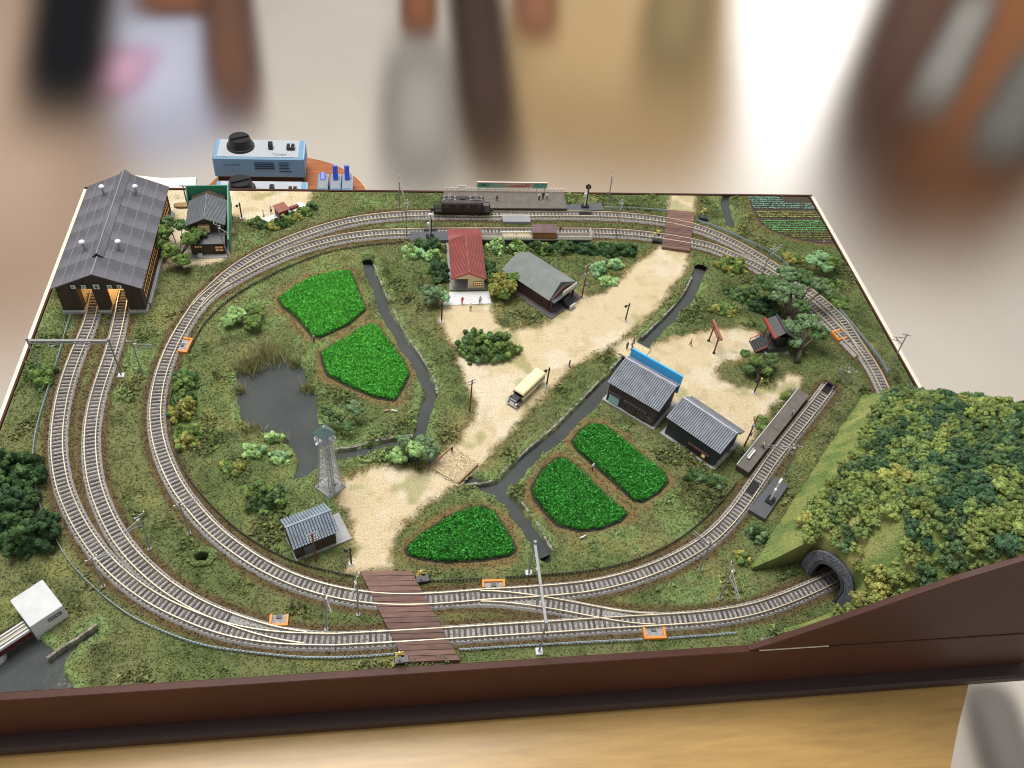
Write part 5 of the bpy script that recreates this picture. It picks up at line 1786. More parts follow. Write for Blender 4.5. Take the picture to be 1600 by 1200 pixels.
for sx_, sy_ in ((-1, -1), (1, -1), (1, 1), (-1, 1)):
    zs_ = np.linspace(0.0022, TOPZ, 8)
    MB().tube([(sx_ * wid(z), sy_ * wid(z), z) for z in zs_], 0.00055, 6).build('leg', LAT, o)
    MB().box((sx_ * hb, sy_ * hb, 0.0028), (0.0024, 0.0024, 0.0014)).build('leg_foot', GREY, o)
zs_ = [0.0025, 0.012, 0.021, 0.029, 0.037, 0.0445, 0.052, 0.059, TOPZ]
for i in range(8):
    z0, z1 = zs_[i], zs_[i + 1]
    a, b2 = wid(z0), wid(z1)
    br = MB()
    cor0 = [(-a, -a, z0), (a, -a, z0), (a, a, z0), (-a, a, z0)]
    cor1 = [(-b2, -b2, z1), (b2, -b2, z1), (b2, b2, z1), (-b2, b2, z1)]
    for k in range(4):
        k2 = (k + 1) % 4
        br.bar(cor0[k], cor1[k2], 0.0004)
        br.bar(cor0[k2], cor1[k], 0.00041)
        br.bar(cor1[k], cor1[k2], 0.00045)
    br.build('lattice_brace', LAT, o)
ld_ = MB()
for s in (-1, 1):
    ld_.bar((-0.0036 + s * 0.0011, -wid(0.003) - 0.0013, 0.0022), (s * 0.0011 - 0.001, -ht - 0.0011, TOPZ + 0.001), 0.0004)
for k in range(30):
    t_ = (k + 0.5) / 30
    yy = (-wid(0.003) - 0.0013) * (1 - t_) + (-ht - 0.0011) * t_
    xx = -0.0036 * (1 - t_) - 0.001 * t_
    ld_.bar((xx - 0.0011, yy, 0.0022 + t_ * (TOPZ - 0.002)), (xx + 0.0011, yy, 0.0022 + t_ * (TOPZ - 0.002)), 0.0003)
ld_.build('ladder', GREY, o)
MB().bb(-0.0065, 0.0065, -0.0065, 0.0065, TOPZ, TOPZ + 0.0010).build('platform', LAT, o)
rl = MB()
for k in range(4):
    cs4 = [(-0.0064, -0.0064), (0.0064, -0.0064), (0.0064, 0.0064), (-0.0064, 0.0064)]
    a, b2 = cs4[k], cs4[(k + 1) % 4]
    for z in (0.0024, 0.0048):
        rl.bar((*a, TOPZ + z), (*b2, TOPZ + z), 0.0004)
    for t_ in np.linspace(0, 1, 9)[:-1]:
        rl.bar((a[0] + (b2[0] - a[0]) * t_, a[1] + (b2[1] - a[1]) * t_, TOPZ + 0.0008), (a[0] + (b2[0] - a[0]) * t_, a[1] + (b2[1] - a[1]) * t_, TOPZ + 0.0050), 0.0003)
rl.build('railing', LAT, o)
for sx_, sy_ in ((-1, -1), (1, -1), (1, 1), (-1, 1)):
    MB().bar((sx_ * 0.0040, sy_ * 0.0040, TOPZ + 0.001), (sx_ * 0.0040, sy_ * 0.0040, TOPZ + 0.0122), 0.0006).build('roof_post', LAT, o)
for s in (-1, 1):
    MB().box((s * 0.0085, -s * 0.0085 * 0, TOPZ + 0.0045), (0.0034, 0.0016, 0.0016)).bar((s * 0.006, 0, TOPZ + 0.004), (s * 0.008, 0, TOPZ + 0.0045), 0.0005).build('loudspeaker', LAT, o)
GRT = mat('tower_roof', (0.060, 0.105, 0.098), rough=0.45, var=0.15)
MB().poly([(-0.0070, -0.0070, TOPZ + 0.0120), (0.0070, -0.0070, TOPZ + 0.0120), (0.0070, 0.0070, TOPZ + 0.0120), (-0.0070, 0.0070, TOPZ + 0.0120), (0, 0, TOPZ + 0.0175)], [(3, 2, 1, 0), (0, 1, 4), (1, 2, 4), (2, 3, 4), (3, 0, 4)]).build('roof', GRT, o)
MB().tube([(0, 0, TOPZ + 0.0168), (0, 0, TOPZ + 0.0200)], [0.0010, 0.0007], 8).build('finial', LAT, o)

# ------------------------------------------------------------------ shrine and its gate
VERM = mat('vermilion', (0.42, 0.045, 0.030), rough=0.5, var=0.15)
OXB = mat('oxblood', (0.16, 0.040, 0.038), rough=0.6, var=0.2)
SHR = mat('shrine_roof', (0.055, 0.056, 0.060), rough=0.5, var=0.2, scale=150)
a_, b_ = V2(G2(1170, 531, 0.002)), V2(G2(1181, 552, 0.002))
loc, rz, w = frame(a_, b_)
o = thing('shrine', 'small black shrine with vermilion beam, dark roof and red railed steps', 'shrine', loc, rz)
o.scale = (1.15, 1.15, 1.3)
MB().bb(-0.0125, 0.0135, 0.0090, 0.0330, -0.0008, 0.0016).build('stone_base', GREY, o)
MB().bb(-0.0088, 0.0088, 0.0190, 0.0300, 0.0066, 0.0185).build('hall', BLACK, o)
MB().bb(-0.0100, 0.0100, 0.0110, 0.0310, 0.0016, 0.0066).build('floor_deck', SHR, o)
for k in range(5):
    MB().bb(-0.0075, 0.0075, 0.0002 + k * 0.0021, 0.0022 + k * 0.0021, 0.0004, 0.0016 + k * 0.0011).build('step', SHR, o)
for s in (-1, 1):
    MB().bar((s * 0.0082, 0.0000, 0.0036), (s * 0.0082, 0.0105, 0.0088), 0.0006, 0.0006).bar((s * 0.0082, 0.0006, 0.0006), (s * 0.0082, 0.0006, 0.0040), 0.0006).bar((s * 0.0082, 0.0100, 0.0058), (s * 0.0082, 0.0100, 0.0090), 0.0006).build('step_rail', VERM, o)
    MB().bar((s * 0.0060, 0.0120, 0.0066), (s * 0.0060, 0.0120, 0.0200), 0.0009).build('column', OXB, o)
MB().bar((-0.0140, 0.0105, 0.0222), (0.0140, 0.0105, 0.0222), 0.0016, 0.0016).bar((-0.0110, 0.0112, 0.0196), (0.0110, 0.0112, 0.0196), 0.0010, 0.0010).build('front_beam', VERM, o)
MB().sheet([(-0.0128, 0.0098, 0.0212), (0.0128, 0.0098, 0.0212), (0.0118, 0.0205, 0.0262), (-0.0118, 0.0205, 0.0262), (0.0128, 0.0325, 0.0190), (-0.0128, 0.0325, 0.0190)], [(0, 1, 2, 3), (3, 2, 4, 5)], 0.0010).build('roof', SHR, o)
MB().bar((-0.0124, 0.0205, 0.0268), (0.0124, 0.0205, 0.0268), 0.0014, 0.0012).build('ridge_beam', SHR, o)
a_, b_ = V2(G2(1107, 533)), V2(G2(1115, 552))
loc, rz, w = frame(a_, b_)
o = thing('torii_gate', 'slim dark red torii gate standing on the shrine gravel', 'torii gate', loc, rz)
for s in (-1, 1):
    MB().tube([(s * w / 2, 0, 0), (s * (w / 2 - 0.0012), 0, 0.0235)], 0.0008, 10).build('pillar', OXB, o)
    MB().tube([(s * w / 2, 0, -0.0002), (s * w / 2, 0, 0.0018)], 0.0015, 10).build('pillar_foot', BLACK, o)
REDT = mat('torii_red', (0.30, 0.095, 0.085), rough=0.6, var=0.15)
MB().bar((-w / 2 - 0.0062, 0, 0.0265), (w / 2 + 0.0062, 0, 0.0265), 0.0024, 0.0016).bar((-w / 2 - 0.0050, 0, 0.0249), (w / 2 + 0.0050, 0, 0.0249), 0.0018, 0.0014).build('lintel', REDT, o)
MB().bar((-w / 2 - 0.0018, 0, 0.0205), (w / 2 + 0.0018, 0, 0.0205), 0.0010, 0.0014).build('tie_beam', OXB, o)

# ------------------------------------------------------------------ white abutment and girder bridge in the front left corner
top = [G2(x, y, 0.018) for x, y in ((15, 938), (66, 905), (98, 946), (46, 980))]
m_ = np.mean(top, axis=0)
o = thing('white_abutment', 'plain white block abutment with grey plate at the lower left', 'abutment', (m_[0], m_[1], 0))
lo = [(x - m_[0], y - m_[1]) for x, y in top]
MB().poly([(x, y, -0.006) for x, y in lo] + [(x, y, 0.018) for x, y in lo], [(3, 2, 1, 0), (4, 5, 6, 7), (0, 1, 5, 4), (1, 2, 6, 5), (2, 3, 7, 6), (3, 0, 4, 7)]).build('block', mat('abutment_white', (0.56, 0.575, 0.60), rough=0.7, var=0.12, scale=60), o, bevel=0.0004)
d_ = Vector((lo[2][0] - lo[3][0], lo[2][1] - lo[3][1], 0)).normalized()
nrm = Vector((d_.y, -d_.x, 0))
c_ = Vector(((lo[2][0] * 0.68 + lo[3][0] * 0.32), (lo[2][1] * 0.68 + lo[3][1] * 0.32), 0.0115)) + nrm * 0.0002
pt = MB().box((c_.x, c_.y, c_.z), (0.0105, 0.0006, 0.0042), rz=math.atan2(d_.y, d_.x)).build('plate', SLAT, o)
b = MB()
for k in range(5):
    q_ = c_ + d_ * (-0.004 + 0.0017 * k) + nrm * 0.0003
    b.box((q_.x, q_.y, q_.z + (k % 2) * 0.0006), (0.0009, 0.0003, 0.0012), rz=math.atan2(d_.y, d_.x))
b.build('plate_lettering', CONCL, pt)
e = Vector((*top[0], 0)) * 0.22 + Vector((*top[3], 0)) * 0.78
e2 = Vector((*top[3], 0)) * 0.5 + Vector((*top[0], 0)) * 0.5
o = thing('girder_bridge', 'grey railway girder bridge with dark red side cut by the left edge', 'bridge', (e.x, e.y, -0.0042))
ax = Vector((-d_.x, -d_.y, 0))
sd_ = Vector((d_.y, -d_.x, 0))
zt = 0.0145
ang = math.atan2(ax.y, ax.x)
LN = 0.075
cc_ = ax * (LN / 2) + ax * 0.0008
MB().box((cc_.x, cc_.y, zt), (LN, 0.0085, 0.0016), rz=ang).build('deck', CONC, o)
for s in (-1, 1):
    q_ = cc_ + sd_ * (s * 0.0046)
    MB().box((q_.x, q_.y, zt + 0.0009), (LN, 0.0012, 0.0026), rz=ang).build('edge_beam', CONCL, o)
    q_ = cc_ + sd_ * (s * 0.0040)
    MB().box((q_.x, q_.y, zt - 0.0042), (LN, 0.0010, 0.0066), rz=ang).build('side_girder', mat('girder_red', (0.085, 0.010, 0.012), rough=0.5), o)
for s in (-1, 1):
    q_ = cc_ + sd_ * (s * 0.0018)
    MB().box((q_.x, q_.y, zt + 0.0014), (LN, 0.0008, 0.0012), rz=ang).build('rail', RAIL, o)
q_ = ax * 0.028
MB().tube([(q_.x, q_.y, -0.005), (q_.x, q_.y, zt - 0.0077)], [0.0068, 0.0058], 20).build('pier', CONC, o, smooth=True)

# ------------------------------------------------------------------ timber retaining bank beside the pool
bank_wall('dark timber and stone bank running into the corner pool', [(74, 1030), (92, 1016), (112, 1004), (132, 992), (152, 977)], -0.006, 0.0022)

# =================================================================== railway furniture
PLAT = mat('platform_top', (0.135, 0.120, 0.108), rough=0.85, var=0.2, scale=150)
FWH = mat('fence_white', (0.82, 0.79, 0.72), rough=0.5, var=0.05)
PLATS = mat('platform_side', (0.055, 0.048, 0.044), rough=0.85, var=0.3, scale=200)


def picket(parent, a, b, h_, step, m, name='picket_fence', rails=(0.35, 0.8), pw=0.0012):
    a, b = Vector(a), Vector(b)
    L_ = (b - a).length
    mb = MB()
    for r_ in rails:
        mb.bar(a + Vector((0, 0, h_ * r_)), b + Vector((0, 0, h_ * r_)), 0.0004, 0.0006)
    k = max(2, int(L_ / step))
    for i in range(k + 1):
        p_ = a.lerp(b, i / k)
        mb.bar(p_ + Vector((0, 0, 0)), p_ + Vector((0, 0, h_)), pw, pw * 0.7)
    return mb.build(name, m, parent)


# far platform
o = thing('far_platform', 'long grey brown platform behind the brown locomotive', 'platform', (0.49, 0.595, 0))
MB().bb(-0.068, 0.084, -0.0165, 0.0170, 0.0070, 0.0084).build('platform_top', PLAT, o)
MB().bb(-0.067, 0.083, -0.0155, 0.0160, -0.0008, 0.0070).build('platform_wall', PLATS, o)
picket(o, (-0.067, 0.0162, 0.0084), (0.083, 0.0162, 0.0084), 0.0066, 0.0036, FWH, 'white_fence')
# billboard
o = thing('billboard', 'long billboard with green ends and red lettering on the far platform', 'billboard', (G2(800, 303, 0.0084)[0], 0.6135, 0.0084))
MB().bb(-0.0440, 0.0440, -0.0004, 0.0006, 0.0040, 0.0128).build('board', mat('board_back', (0.55, 0.42, 0.36), rough=0.6, var=0.15, scale=150), o)
fr = MB().bb(-0.0446, 0.0446, -0.0010, 0.0008, 0.0128, 0.0138)
for s in (-1, 1):
    fr.bb(*sorted((s * 0.0440, s * 0.0448)), -0.0009, 0.0007, 0.0036, 0.0129)
fr.build('board_frame', mat('board_frame', (0.72, 0.60, 0.52), rough=0.6), o)
TEAL = mat('board_green', (0.10, 0.32, 0.24), rough=0.6, var=0.25, scale=200)
TEAL2 = mat('board_grey_green', (0.27, 0.36, 0.31), rough=0.6, var=0.3, scale=200)
REDL = mat('board_red', (0.52, 0.035, 0.03), rough=0.6)
for x0, x1, m_ in ((-0.0434, -0.0265, TEAL), (-0.0260, -0.0085, TEAL2), (0.0272, 0.0434, TEAL)):
    MB().bb(x0, x1, -0.0007, -0.0004, 0.0046, 0.0122).build('picture_panel', m_, o)
mtn = MB().poly([(-0.0395, -0.00085, 0.0085), (-0.0355, -0.00085, 0.0112), (-0.0315, -0.00085, 0.0085), (-0.0395, -0.00070, 0.0085), (-0.0355, -0.00070, 0.0112), (-0.0315, -0.00070, 0.0085)], [(0, 2, 1), (3, 4, 5), (0, 1, 4, 3), (1, 2, 5, 4), (2, 0, 3, 5)]).build('mountain_mark', mat('mark_dark', (0.03, 0.06, 0.05), rough=0.6), o)
# brush lettering: short strokes in seven characters
for k in range(8):
    x_ = -0.0055 + k * 0.0039
    b = MB()
    big = 0.0030 if k < 3 else 0.0046
    rr_ = random.Random(k + 3)
    zc = 0.0082 + (0.0006 if k > 2 else 0)
    for q in range(4):
        ang_ = rr_.choice((0, math.pi / 2, 0.5, -0.6, 1.1))
        b.box((x_ + rr_.uniform(-.3, .3) * big * 0.7, -0.0006, zc + rr_.uniform(-.3, .3) * big), (big * rr_.uniform(0.45, 0.8), 0.0003, 0.00062), ry=ang_)
    b.build('letter', REDL, o)
for x_ in np.linspace(-0.042, 0.042, 9):
    MB().bb(x_ - 0.0003, x_ + 0.0003, -0.0003, 0.0004, 0.0, 0.0040).build('post', PLATS, o)
o = thing('station_name_board', 'small white framed name board at the left of the far platform fence', 'sign', (G2(722, 303, 0.0084)[0], 0.6128, 0.0084))
MB().bb(-0.0050, 0.0050, -0.0004, 0.0003, 0.0040, 0.0085).build('board', WHITE, o)
for s in (-1, 1):
    MB().bb(s * 0.0046 - 0.0003, s * 0.0046 + 0.0003, -0.0003, 0.0002, 0, 0.0040).build('post', WHITE, o)

# near platform with shelter
o = thing('near_platform', 'narrow platform with white fence behind the station roof', 'platform', (0.527, 0.5255, 0))
MB().bb(-0.067, 0.067, -0.0095, 0.0042, 0.0070, 0.0084).build('platform_top', PLAT, o)
MB().bb(-0.066, 0.066, -0.0088, 0.0036, -0.0008, 0.0070).build('platform_wall', PLATS, o)
MB().poly([(-0.067, -0.0090, 0.0084), (-0.067, 0.0040, 0.0084), (-0.080, 0.0040, 0.0002), (-0.080, -0.0090, 0.0002), (-0.067, -0.0090, 0.0), (-0.067, 0.0040, 0.0)], [(0, 1, 2, 3), (4, 5, 1, 0), (0, 3, 4), (1, 5, 2), (3, 2, 5, 4)]).build('ramp', PLAT, o)
for x0, x1 in ((-0.066, -0.041), (-0.0405, -0.006), (0.026, 0.0665)):
    picket(o, (x0, -0.0092, 0.0084), (x1, -0.0092, 0.0084), 0.0056, 0.0030, FWH, 'white_fence')
picket(o, (0.0668, -0.0090, 0.0084), (0.0668, 0.0036, 0.0084), 0.0085, 0.0040, FWH, 'end_gate')
for x0 in (-0.040, -0.0225):
    q = MB().bb(x0, x0 + 0.0165, -0.0068, 0.0018, 0.0084, 0.0092).build('flower_bed', mat('bed_tan', (0.40, 0.34, 0.22), rough=0.9, var=0.3, scale=400), o)
MB().bb(-0.0410, -0.0050, 0.0022, 0.0028, 0.0084, 0.0115).build('white_back_rail', FWH, o)
b = MB()
for k in range(26):
    b.box((0.030 + random.random() * 0.034, -0.0072 + random.random() * 0.002, 0.0092), (0.0014, 0.0014, 0.0014), rz=random.random() * 3, rx=random.random())
b.build('platform_planting', mat('planting', (0.14, 0.20, 0.05), rough=0.9, var=0.4, scale=500), o)
o = thing('platform_shelter', 'small wooden waiting shelter with purple brown roof on the near platform', 'shelter', (0.5365, 0.5250, 0.0084))
OCH = mat('shelter_wood', (0.36, 0.17, 0.055), rough=0.65, var=0.2, scale=150)
MB().bb(-0.0140, 0.0140, -0.0060, -0.0052, 0, 0.0100).build('back_wall', OCH, o)
for s in (-1, 1):
    MB().bb(*sorted((s * 0.0140, s * 0.0132)), -0.0052, 0.0030, 0, 0.0100).build('side_wall', OCH, o)
MB().bb(-0.0120, 0.0120, -0.0050, -0.0022, 0.0020, 0.0026).build('bench', OCH, o)
ribbed('roof', o, mat('shelter_roof', (0.145, 0.085, 0.095), rough=0.6, var=0.3, scale=120), (-0.0152, -0.0078, 0.0098), (0.0152, -0.0078, 0.0098), (0.0152, 0.0040, 0.0132), (-0.0152, 0.0040, 0.0132), 16, rib=0.0003)

# foot crossing between the station tracks
o = thing('foot_crossing', 'grey foot crossing deck between the two station tracks', 'crossing', (G2(806, 344)[0], G2(806, 344)[1], 0))
MB().bb(-0.0170, 0.0170, -0.0080, 0.0080, -0.0005, 0.0038).build('deck', GREY, o)
for dy in (0.0172,):
    MB().bb(-0.0170, 0.0170, dy - 0.0036, dy + 0.0036, 0.0020, 0.0038).build('rail_infill', PLATS, o)

# right platform
o_a, o_b = V2((0.682, 0.1715)), V2((0.7765, 0.2665))
loc, rz, w = frame(o_a, o_b)
o = thing('right_platform', 'long grey siding platform beside the buffer stop', 'platform', loc, rz)
MB().bb(-w / 2, w / 2, -0.0068, 0.0068, 0.0070, 0.0084).build('platform_top', PLAT, o)
MB().bb(-w / 2 + 0.0006, w / 2 - 0.0006, -0.0062, 0.0062, -0.0008, 0.0070).build('platform_wall', PLATS, o)
MB().bb(-w / 2, w / 2, 0.0062, 0.0069, 0.0084, 0.0090).build('pale_edge', CONCL, o)
MB().bb(-0.0003, 0.0003, -0.0066, 0.0060, 0.0084, 0.0085).build('joint_line', PLATS, o)
MB().bb(-0.0540, -0.0400, 0.0030, 0.0036, 0.0084, 0.0125).build('bench_back', WHITE, o)
MB().bb(-0.0540, -0.0400, 0.0005, 0.0030, 0.0100, 0.0106).build('bench_seat', WHITE, o)

# buffer stop
q = TRK['siding']
d2 = q[-1] - q[-4]
o = thing('buffer_stop', 'black buffer stop with grey stones at the end of the siding', 'buffer stop', (q[-1][0], q[-1][1], 0.0026), math.atan2(d2[1], d2[0]))
MB().bb(-0.0120, -0.0020, -0.0045, 0.0045, 0.0004, 0.0012).build('frame', BLACK, o)
MB().bb(-0.0020, 0.0000, -0.0062, 0.0062, 0.0012, 0.0050).build('beam', BLACK, o)
for s in (-1, 1):
    MB().bar((-0.0105, s * 0.0038, 0.0008), (-0.0015, s * 0.0038, 0.0044), 0.0010).build('strut', BLACK, o)
    MB().tube([(-0.0036, s * 0.0042, 0.0036), (-0.0018, s * 0.0042, 0.0036)], 0.0011, 10).build('buffer', STEEL, o)

# ------------------------------------------------------------------ level crossings
DECK = mat('crossing_wood', (0.150, 0.078, 0.062), objrand=0.25, rough=0.7, var=0.40, scale=160, stretch=(0.4, 2.5, 2))


def crossing(label, quad, tracks, n_):
    """plank deck over the tracks; quad of ground points a-b at one end, c-d at the other; planks run across"""
    a, b, c_, d_ = (V2(q_) for q_ in quad)
    m_ = (a + b + c_ + d_) / 4
    o_ = thing('level_crossing', label, 'level crossing', (m_[0], m_[1], 0))
    for i in range(n_):
        t0, t1 = i / n_ + 0.0004 / 0.08, (i + 1) / n_
        p = [a + (d_ - a) * t0, b + (c_ - b) * t0, b + (c_ - b) * t1, a + (d_ - a) * t1]
        cen = sum(p) / 4
        dist = min(float(line_d(np.array([cen[0]]), np.array([cen[1]]), TRK[k])[0]) for k in tracks)
        gap = [abs(dist - 0.0048)]
        z1 = 0.0039 + random.uniform(-0.0001, 0.0001)
        MB().sheet([(x - m_[0], y - m_[1], z1) for x, y in p], [(0, 1, 2, 3)], 0.0022 if dist < 0.0095 else 0.0040).build('plank', DECK, o_)
    return o_


crossing('brown plank level crossing over the front tracks', [(0.324, 0.084), (0.366, 0.082), (0.4015, 0.0012), (0.3585, 0.0025)], ('loop', 'front'), 17)
crossing('brown plank level crossing over the back station tracks', [(0.708, 0.585), (0.741, 0.579), (0.7145, 0.502), (0.681, 0.509)], ('back_far', 'back_near'), 16)

YEL = mat('crossbuck_yellow', (0.80, 0.62, 0.14), rough=0.5)


def crossing_signal(label, px, rzd, fl=1):
    p_ = G(*px)
    o_ = thing('crossing_signal', label, 'crossing signal', (p_.x, p_.y, 0), R(rzd))
    MB().bb(-0.0040, 0.0075, -0.0034, 0.0034, -0.0004, 0.0042).build('cabinet', BLACK, o_, bevel=0.0005)
    MB().tube([(0, 0, 0.0040), (0, 0, 0.0175)], 0.0006, 8).build('post', WHITE, o_)
    for s in (-1, 1):
        MB().box((0, -0.0007 - 0.0002 * (s > 0), 0.0162), (0.0078, 0.0005, 0.0013), ry=s * R(42)).build('cross_arm', YEL, o_)
        MB().tube([(s * 0.0024, -0.0008, 0.0120), (s * 0.0024, -0.0016, 0.0120)], 0.0012, 12).build('lamp', YEL if s < 0 else BLACK, o_)
    MB().box((0, -0.0005, 0.0120), (0.0056, 0.0005, 0.0008)).build('lamp_bar', BLACK, o_)
    return o_


crossing_signal('yellow crossbuck signal behind the back crossing', (1096, 343), -12)
crossing_signal('yellow crossbuck signal in front of the back crossing', (1024, 378), -12)
crossing_signal('yellow crossbuck signal beside the rounded paddy', (657, 908), 5)
crossing_signal('yellow crossbuck signal at the front edge of the front crossing', (624, 1034), 5)

# ------------------------------------------------------------------ turnout boxes
ORA = mat('turnout_orange', (0.75, 0.25, 0.035), rough=0.5, var=0.08)


def turnout_box(label, corners):
    a, b, c_, d_ = (V2(G2(*q_, 0.002)) for q_ in corners)
    m_ = (a + b + c_ + d_) / 4
    d2 = (b - a)
    o_ = thing('turnout_motor', label, 'turnout motor', (m_[0], m_[1], 0), math.atan2(d2[1], d2[0]))
    w_ = np.linalg.norm(d2) / 2
    h_ = max(np.linalg.norm((c_ + d_) / 2 - (a + b) / 2) / 2, 0.0035)
    MB().bb(-w_, w_, -h_, -h_ + 0.0020, 0, 0.0034).bb(-w_, -w_ + 0.0020, -h_ + 0.0020, h_, 0, 0.0034).bb(w_ - 0.0020, w_, -h_ + 0.0020, h_, 0, 0.0034).build('orange_frame', ORA, o_, bevel=0.0002)
    MB().bb(-w_ + 0.0020, w_ - 0.0020, -h_ + 0.0020, h_, -0.0003, 0.0018).build('tray', BALL, o_)
    MB().bb(-0.0022, 0.0018, h_ - 0.0034, h_ - 0.0008, 0.0018, 0.0030).build('switch_lever', SLAT, o_)
    return o_


turnout_box('orange turnout box at the lower left merging tracks', [(421, 979), (451, 978), (455, 962), (416, 959)])
turnout_box('orange turnout box facing the crossover beside the rounded paddy', [(789, 906), (753, 907), (753, 918), (789, 917)])
turnout_box('orange turnout box at the front right near the grey fence', [(1006, 999), (1041, 998), (1039, 980), (1004, 981)])
turnout_box('orange turnout box on the inner side of the left curve', [(292, 552), (302, 530), (287, 528), (278, 549)])
turnout_box('orange turnout box beside the curved tracks at the right back', [(1300, 520), (1312, 534), (1322, 527), (1310, 514)])

# ------------------------------------------------------------------ colour light signals on grey plates
SIGW = mat('signal_white', (0.80, 0.80, 0.80), rough=0.45)


def light_signal(label, plab, quad, at, faces, rz_=0.0):
    cs4 = [G2(*q_, 0.0044) for q_ in quad]
    m_ = np.mean(cs4, axis=0)
    pl_ = MB().sheet([(x - m_[0], y - m_[1], 0.0044) for x, y in cs4], [(0, 1, 2, 3)], 0.0050).build('sensor_plate', mat('plate_slate', (0.085, 0.092, 0.105), rough=0.55, var=0.1), None, (m_[0], m_[1], 0), bevel=0.0003)
    tag(pl_, plab, 'plate')
    p_ = G(*at, 0.0044)
    o_ = thing('light_signal', label, 'signal', (p_.x, p_.y, 0.0044), rz_)
    MB().bb(-0.0048, 0.0048, -0.0034, 0.0034, 0, 0.0022).build('signal_foot', BLACK, o_, bevel=0.0005)
    MB().bb(-0.0012, 0.0000, -0.0008, 0.0008, 0.0022, 0.0290).build('mast', SIGW, o_)
    MB().bb(0.0004, 0.0016, -0.0007, 0.0007, 0.0022, 0.0270).build('ladder', BLACK, o_)
    q_ = MB().tube([(0.0, -0.0010, 0.0300), (0.0, 0.0008, 0.0300)], 0.0034, 18).build('head', BLACK if faces else SIGW, o_)
    MB().tube([(0.0, -0.0016, 0.0312), (0.0, -0.0010, 0.0312)], 0.0009, 10).tube([(0.0, -0.0016, 0.0287), (0.0, -0.0010, 0.0287)], 0.0009, 10).build('lens', STEEL, q_)
    MB().bb(-0.0036, -0.0012, -0.0010, 0.0010, 0.0160, 0.0205).build('relay_box', SIGW, o_)
    return o_


light_signal('white signal mast with black disc on the plate right of the far platform', 'grey plate under the signal right of the far platform', [(884, 329), (944, 328), (940, 317), (884, 319)], (914, 323), True)
light_signal('white signal mast on the plate left of the station', 'grey plate under the signal left of the station', [(640, 376), (702, 375), (702, 361), (640, 362)], (672, 370), False)
light_signal('green and white signal mast on the plate at the foot of the hill', 'grey plate beside the siding at the foot of the hill', [(1170, 796), (1196, 811), (1233, 757), (1212, 744)], (1203, 782), False, R(45))
TR_SENSOR = [((1176, 762), 45, 'black track sensor between the siding rails'), ((672, 358), 0, 'black track sensor on the station track by the left signal'), ((915, 332), 0, 'black track sensor on the far track by its signal')]
for (x, y), a, t_ in TR_SENSOR:
    p_ = G(x, y, 0.003)
    tag(MB().bb(-0.0075, 0.0075, -0.0036, 0.0036, 0.0, 0.0011).build('track_sensor', BLACK, None, (p_.x, p_.y, 0.0025), R(a), bevel=0.0003), t_, 'sensor')

# ------------------------------------------------------------------ fences
FG = mat('fence_grey_blue', (0.28, 0.36, 0.42), rough=0.5, var=0.12)
FB = mat('fence_dark_brown', (0.050, 0.038, 0.030), rough=0.7, var=0.2)


def fence(label, px, m, h_=0.0042, step=0.0030, cat='fence', lean=0.0):
    q = smooth_curve(W(px), 0.003, 6)
    q = resample(q, step)
    c0_ = q.mean(0)
    o_ = thing('fence', label, cat, (c0_[0], c0_[1], 0))
    t, nn = normals2(q)
    posts = MB()
    for i in range(len(q)):
        z_ = float(zg(q[i][0], q[i][1]))
        posts.box((q[i][0] - c0_[0], q[i][1] - c0_[1], z_ + h_ / 2 - 0.0004), (0.0007, 0.0007, h_ + 0.0008), rz=math.atan2(t[i][1], t[i][0]))
    posts.build('fence_posts', m, o_)['kind'] = 'stuff'
    for k, zz in enumerate((0.35, 0.78)):
        link('rail', strip_mesh('rail', q - c0_, [(-0.00022, h_ * zz - 0.0003), (-0.00022, h_ * zz + 0.0003), (0.00022, h_ * zz + 0.0003), (0.00022, h_ * zz - 0.0003)], m), o_)
    return o_


fence('grey blue fence from the engine shed down the left side', [(112, 494), (103, 520), (92, 560), (78, 605), (64, 650), (55, 690), (53, 722), (57, 760), (66, 798), (84, 836)], FG)
fence('grey blue fence along the lower left curve to the front crossing', [(88, 843), (110, 880), (150, 922), (200, 961), (250, 986), (320, 1010), (400, 1022), (480, 1029), (560, 1028), (622, 1023)], FG)
fence('grey fence along the front edge left of the front orange box', [(718, 1017), (800, 1012), (900, 1006), (1003, 1001)], FG)
fence('short grey fence along the front edge right of the orange box', [(1043, 999), (1100, 995), (1149, 991)], FG)
fence('dark brown fence inside the loop track past the pond', [(640, 379), (560, 387), (500, 400), (440, 424), (380, 456), (340, 487), (314, 516), (296, 552)], FB, 0.0038)
fence('dark brown fence inside the left curve below the shrub row', [(272, 600), (266, 640), (271, 690), (283, 728), (305, 762), (340, 801), (380, 836), (430, 866), (480, 886), (552, 902)], FB, 0.0038)
fence('dark brown fence between the rounded paddy and the loop track', [(672, 910), (700, 909), (752, 906)], FB, 0.0042)
fence('dark brown fence along the inside of the siding curve', [(792, 904), (850, 900), (900, 896), (950, 888), (1000, 874), (1050, 850), (1090, 821), (1130, 781), (1150, 756)], FB, 0.0040)
fence('grey fence behind the far track left of the back crossing', [(946, 326), (1000, 328), (1043, 331)], FG, 0.0036)
fence('grey blue fence curving outside the back right tracks', [(1088, 346), (1130, 361), (1170, 380), (1210, 401), (1250, 434), (1300, 474), (1340, 520), (1372, 560), (1386, 584)], FG, 0.0042)

# =================================================================== catenary
CAT = mat('catenary_grey', (0.27, 0.275, 0.29), rough=0.5, metal=0.2, var=0.12)


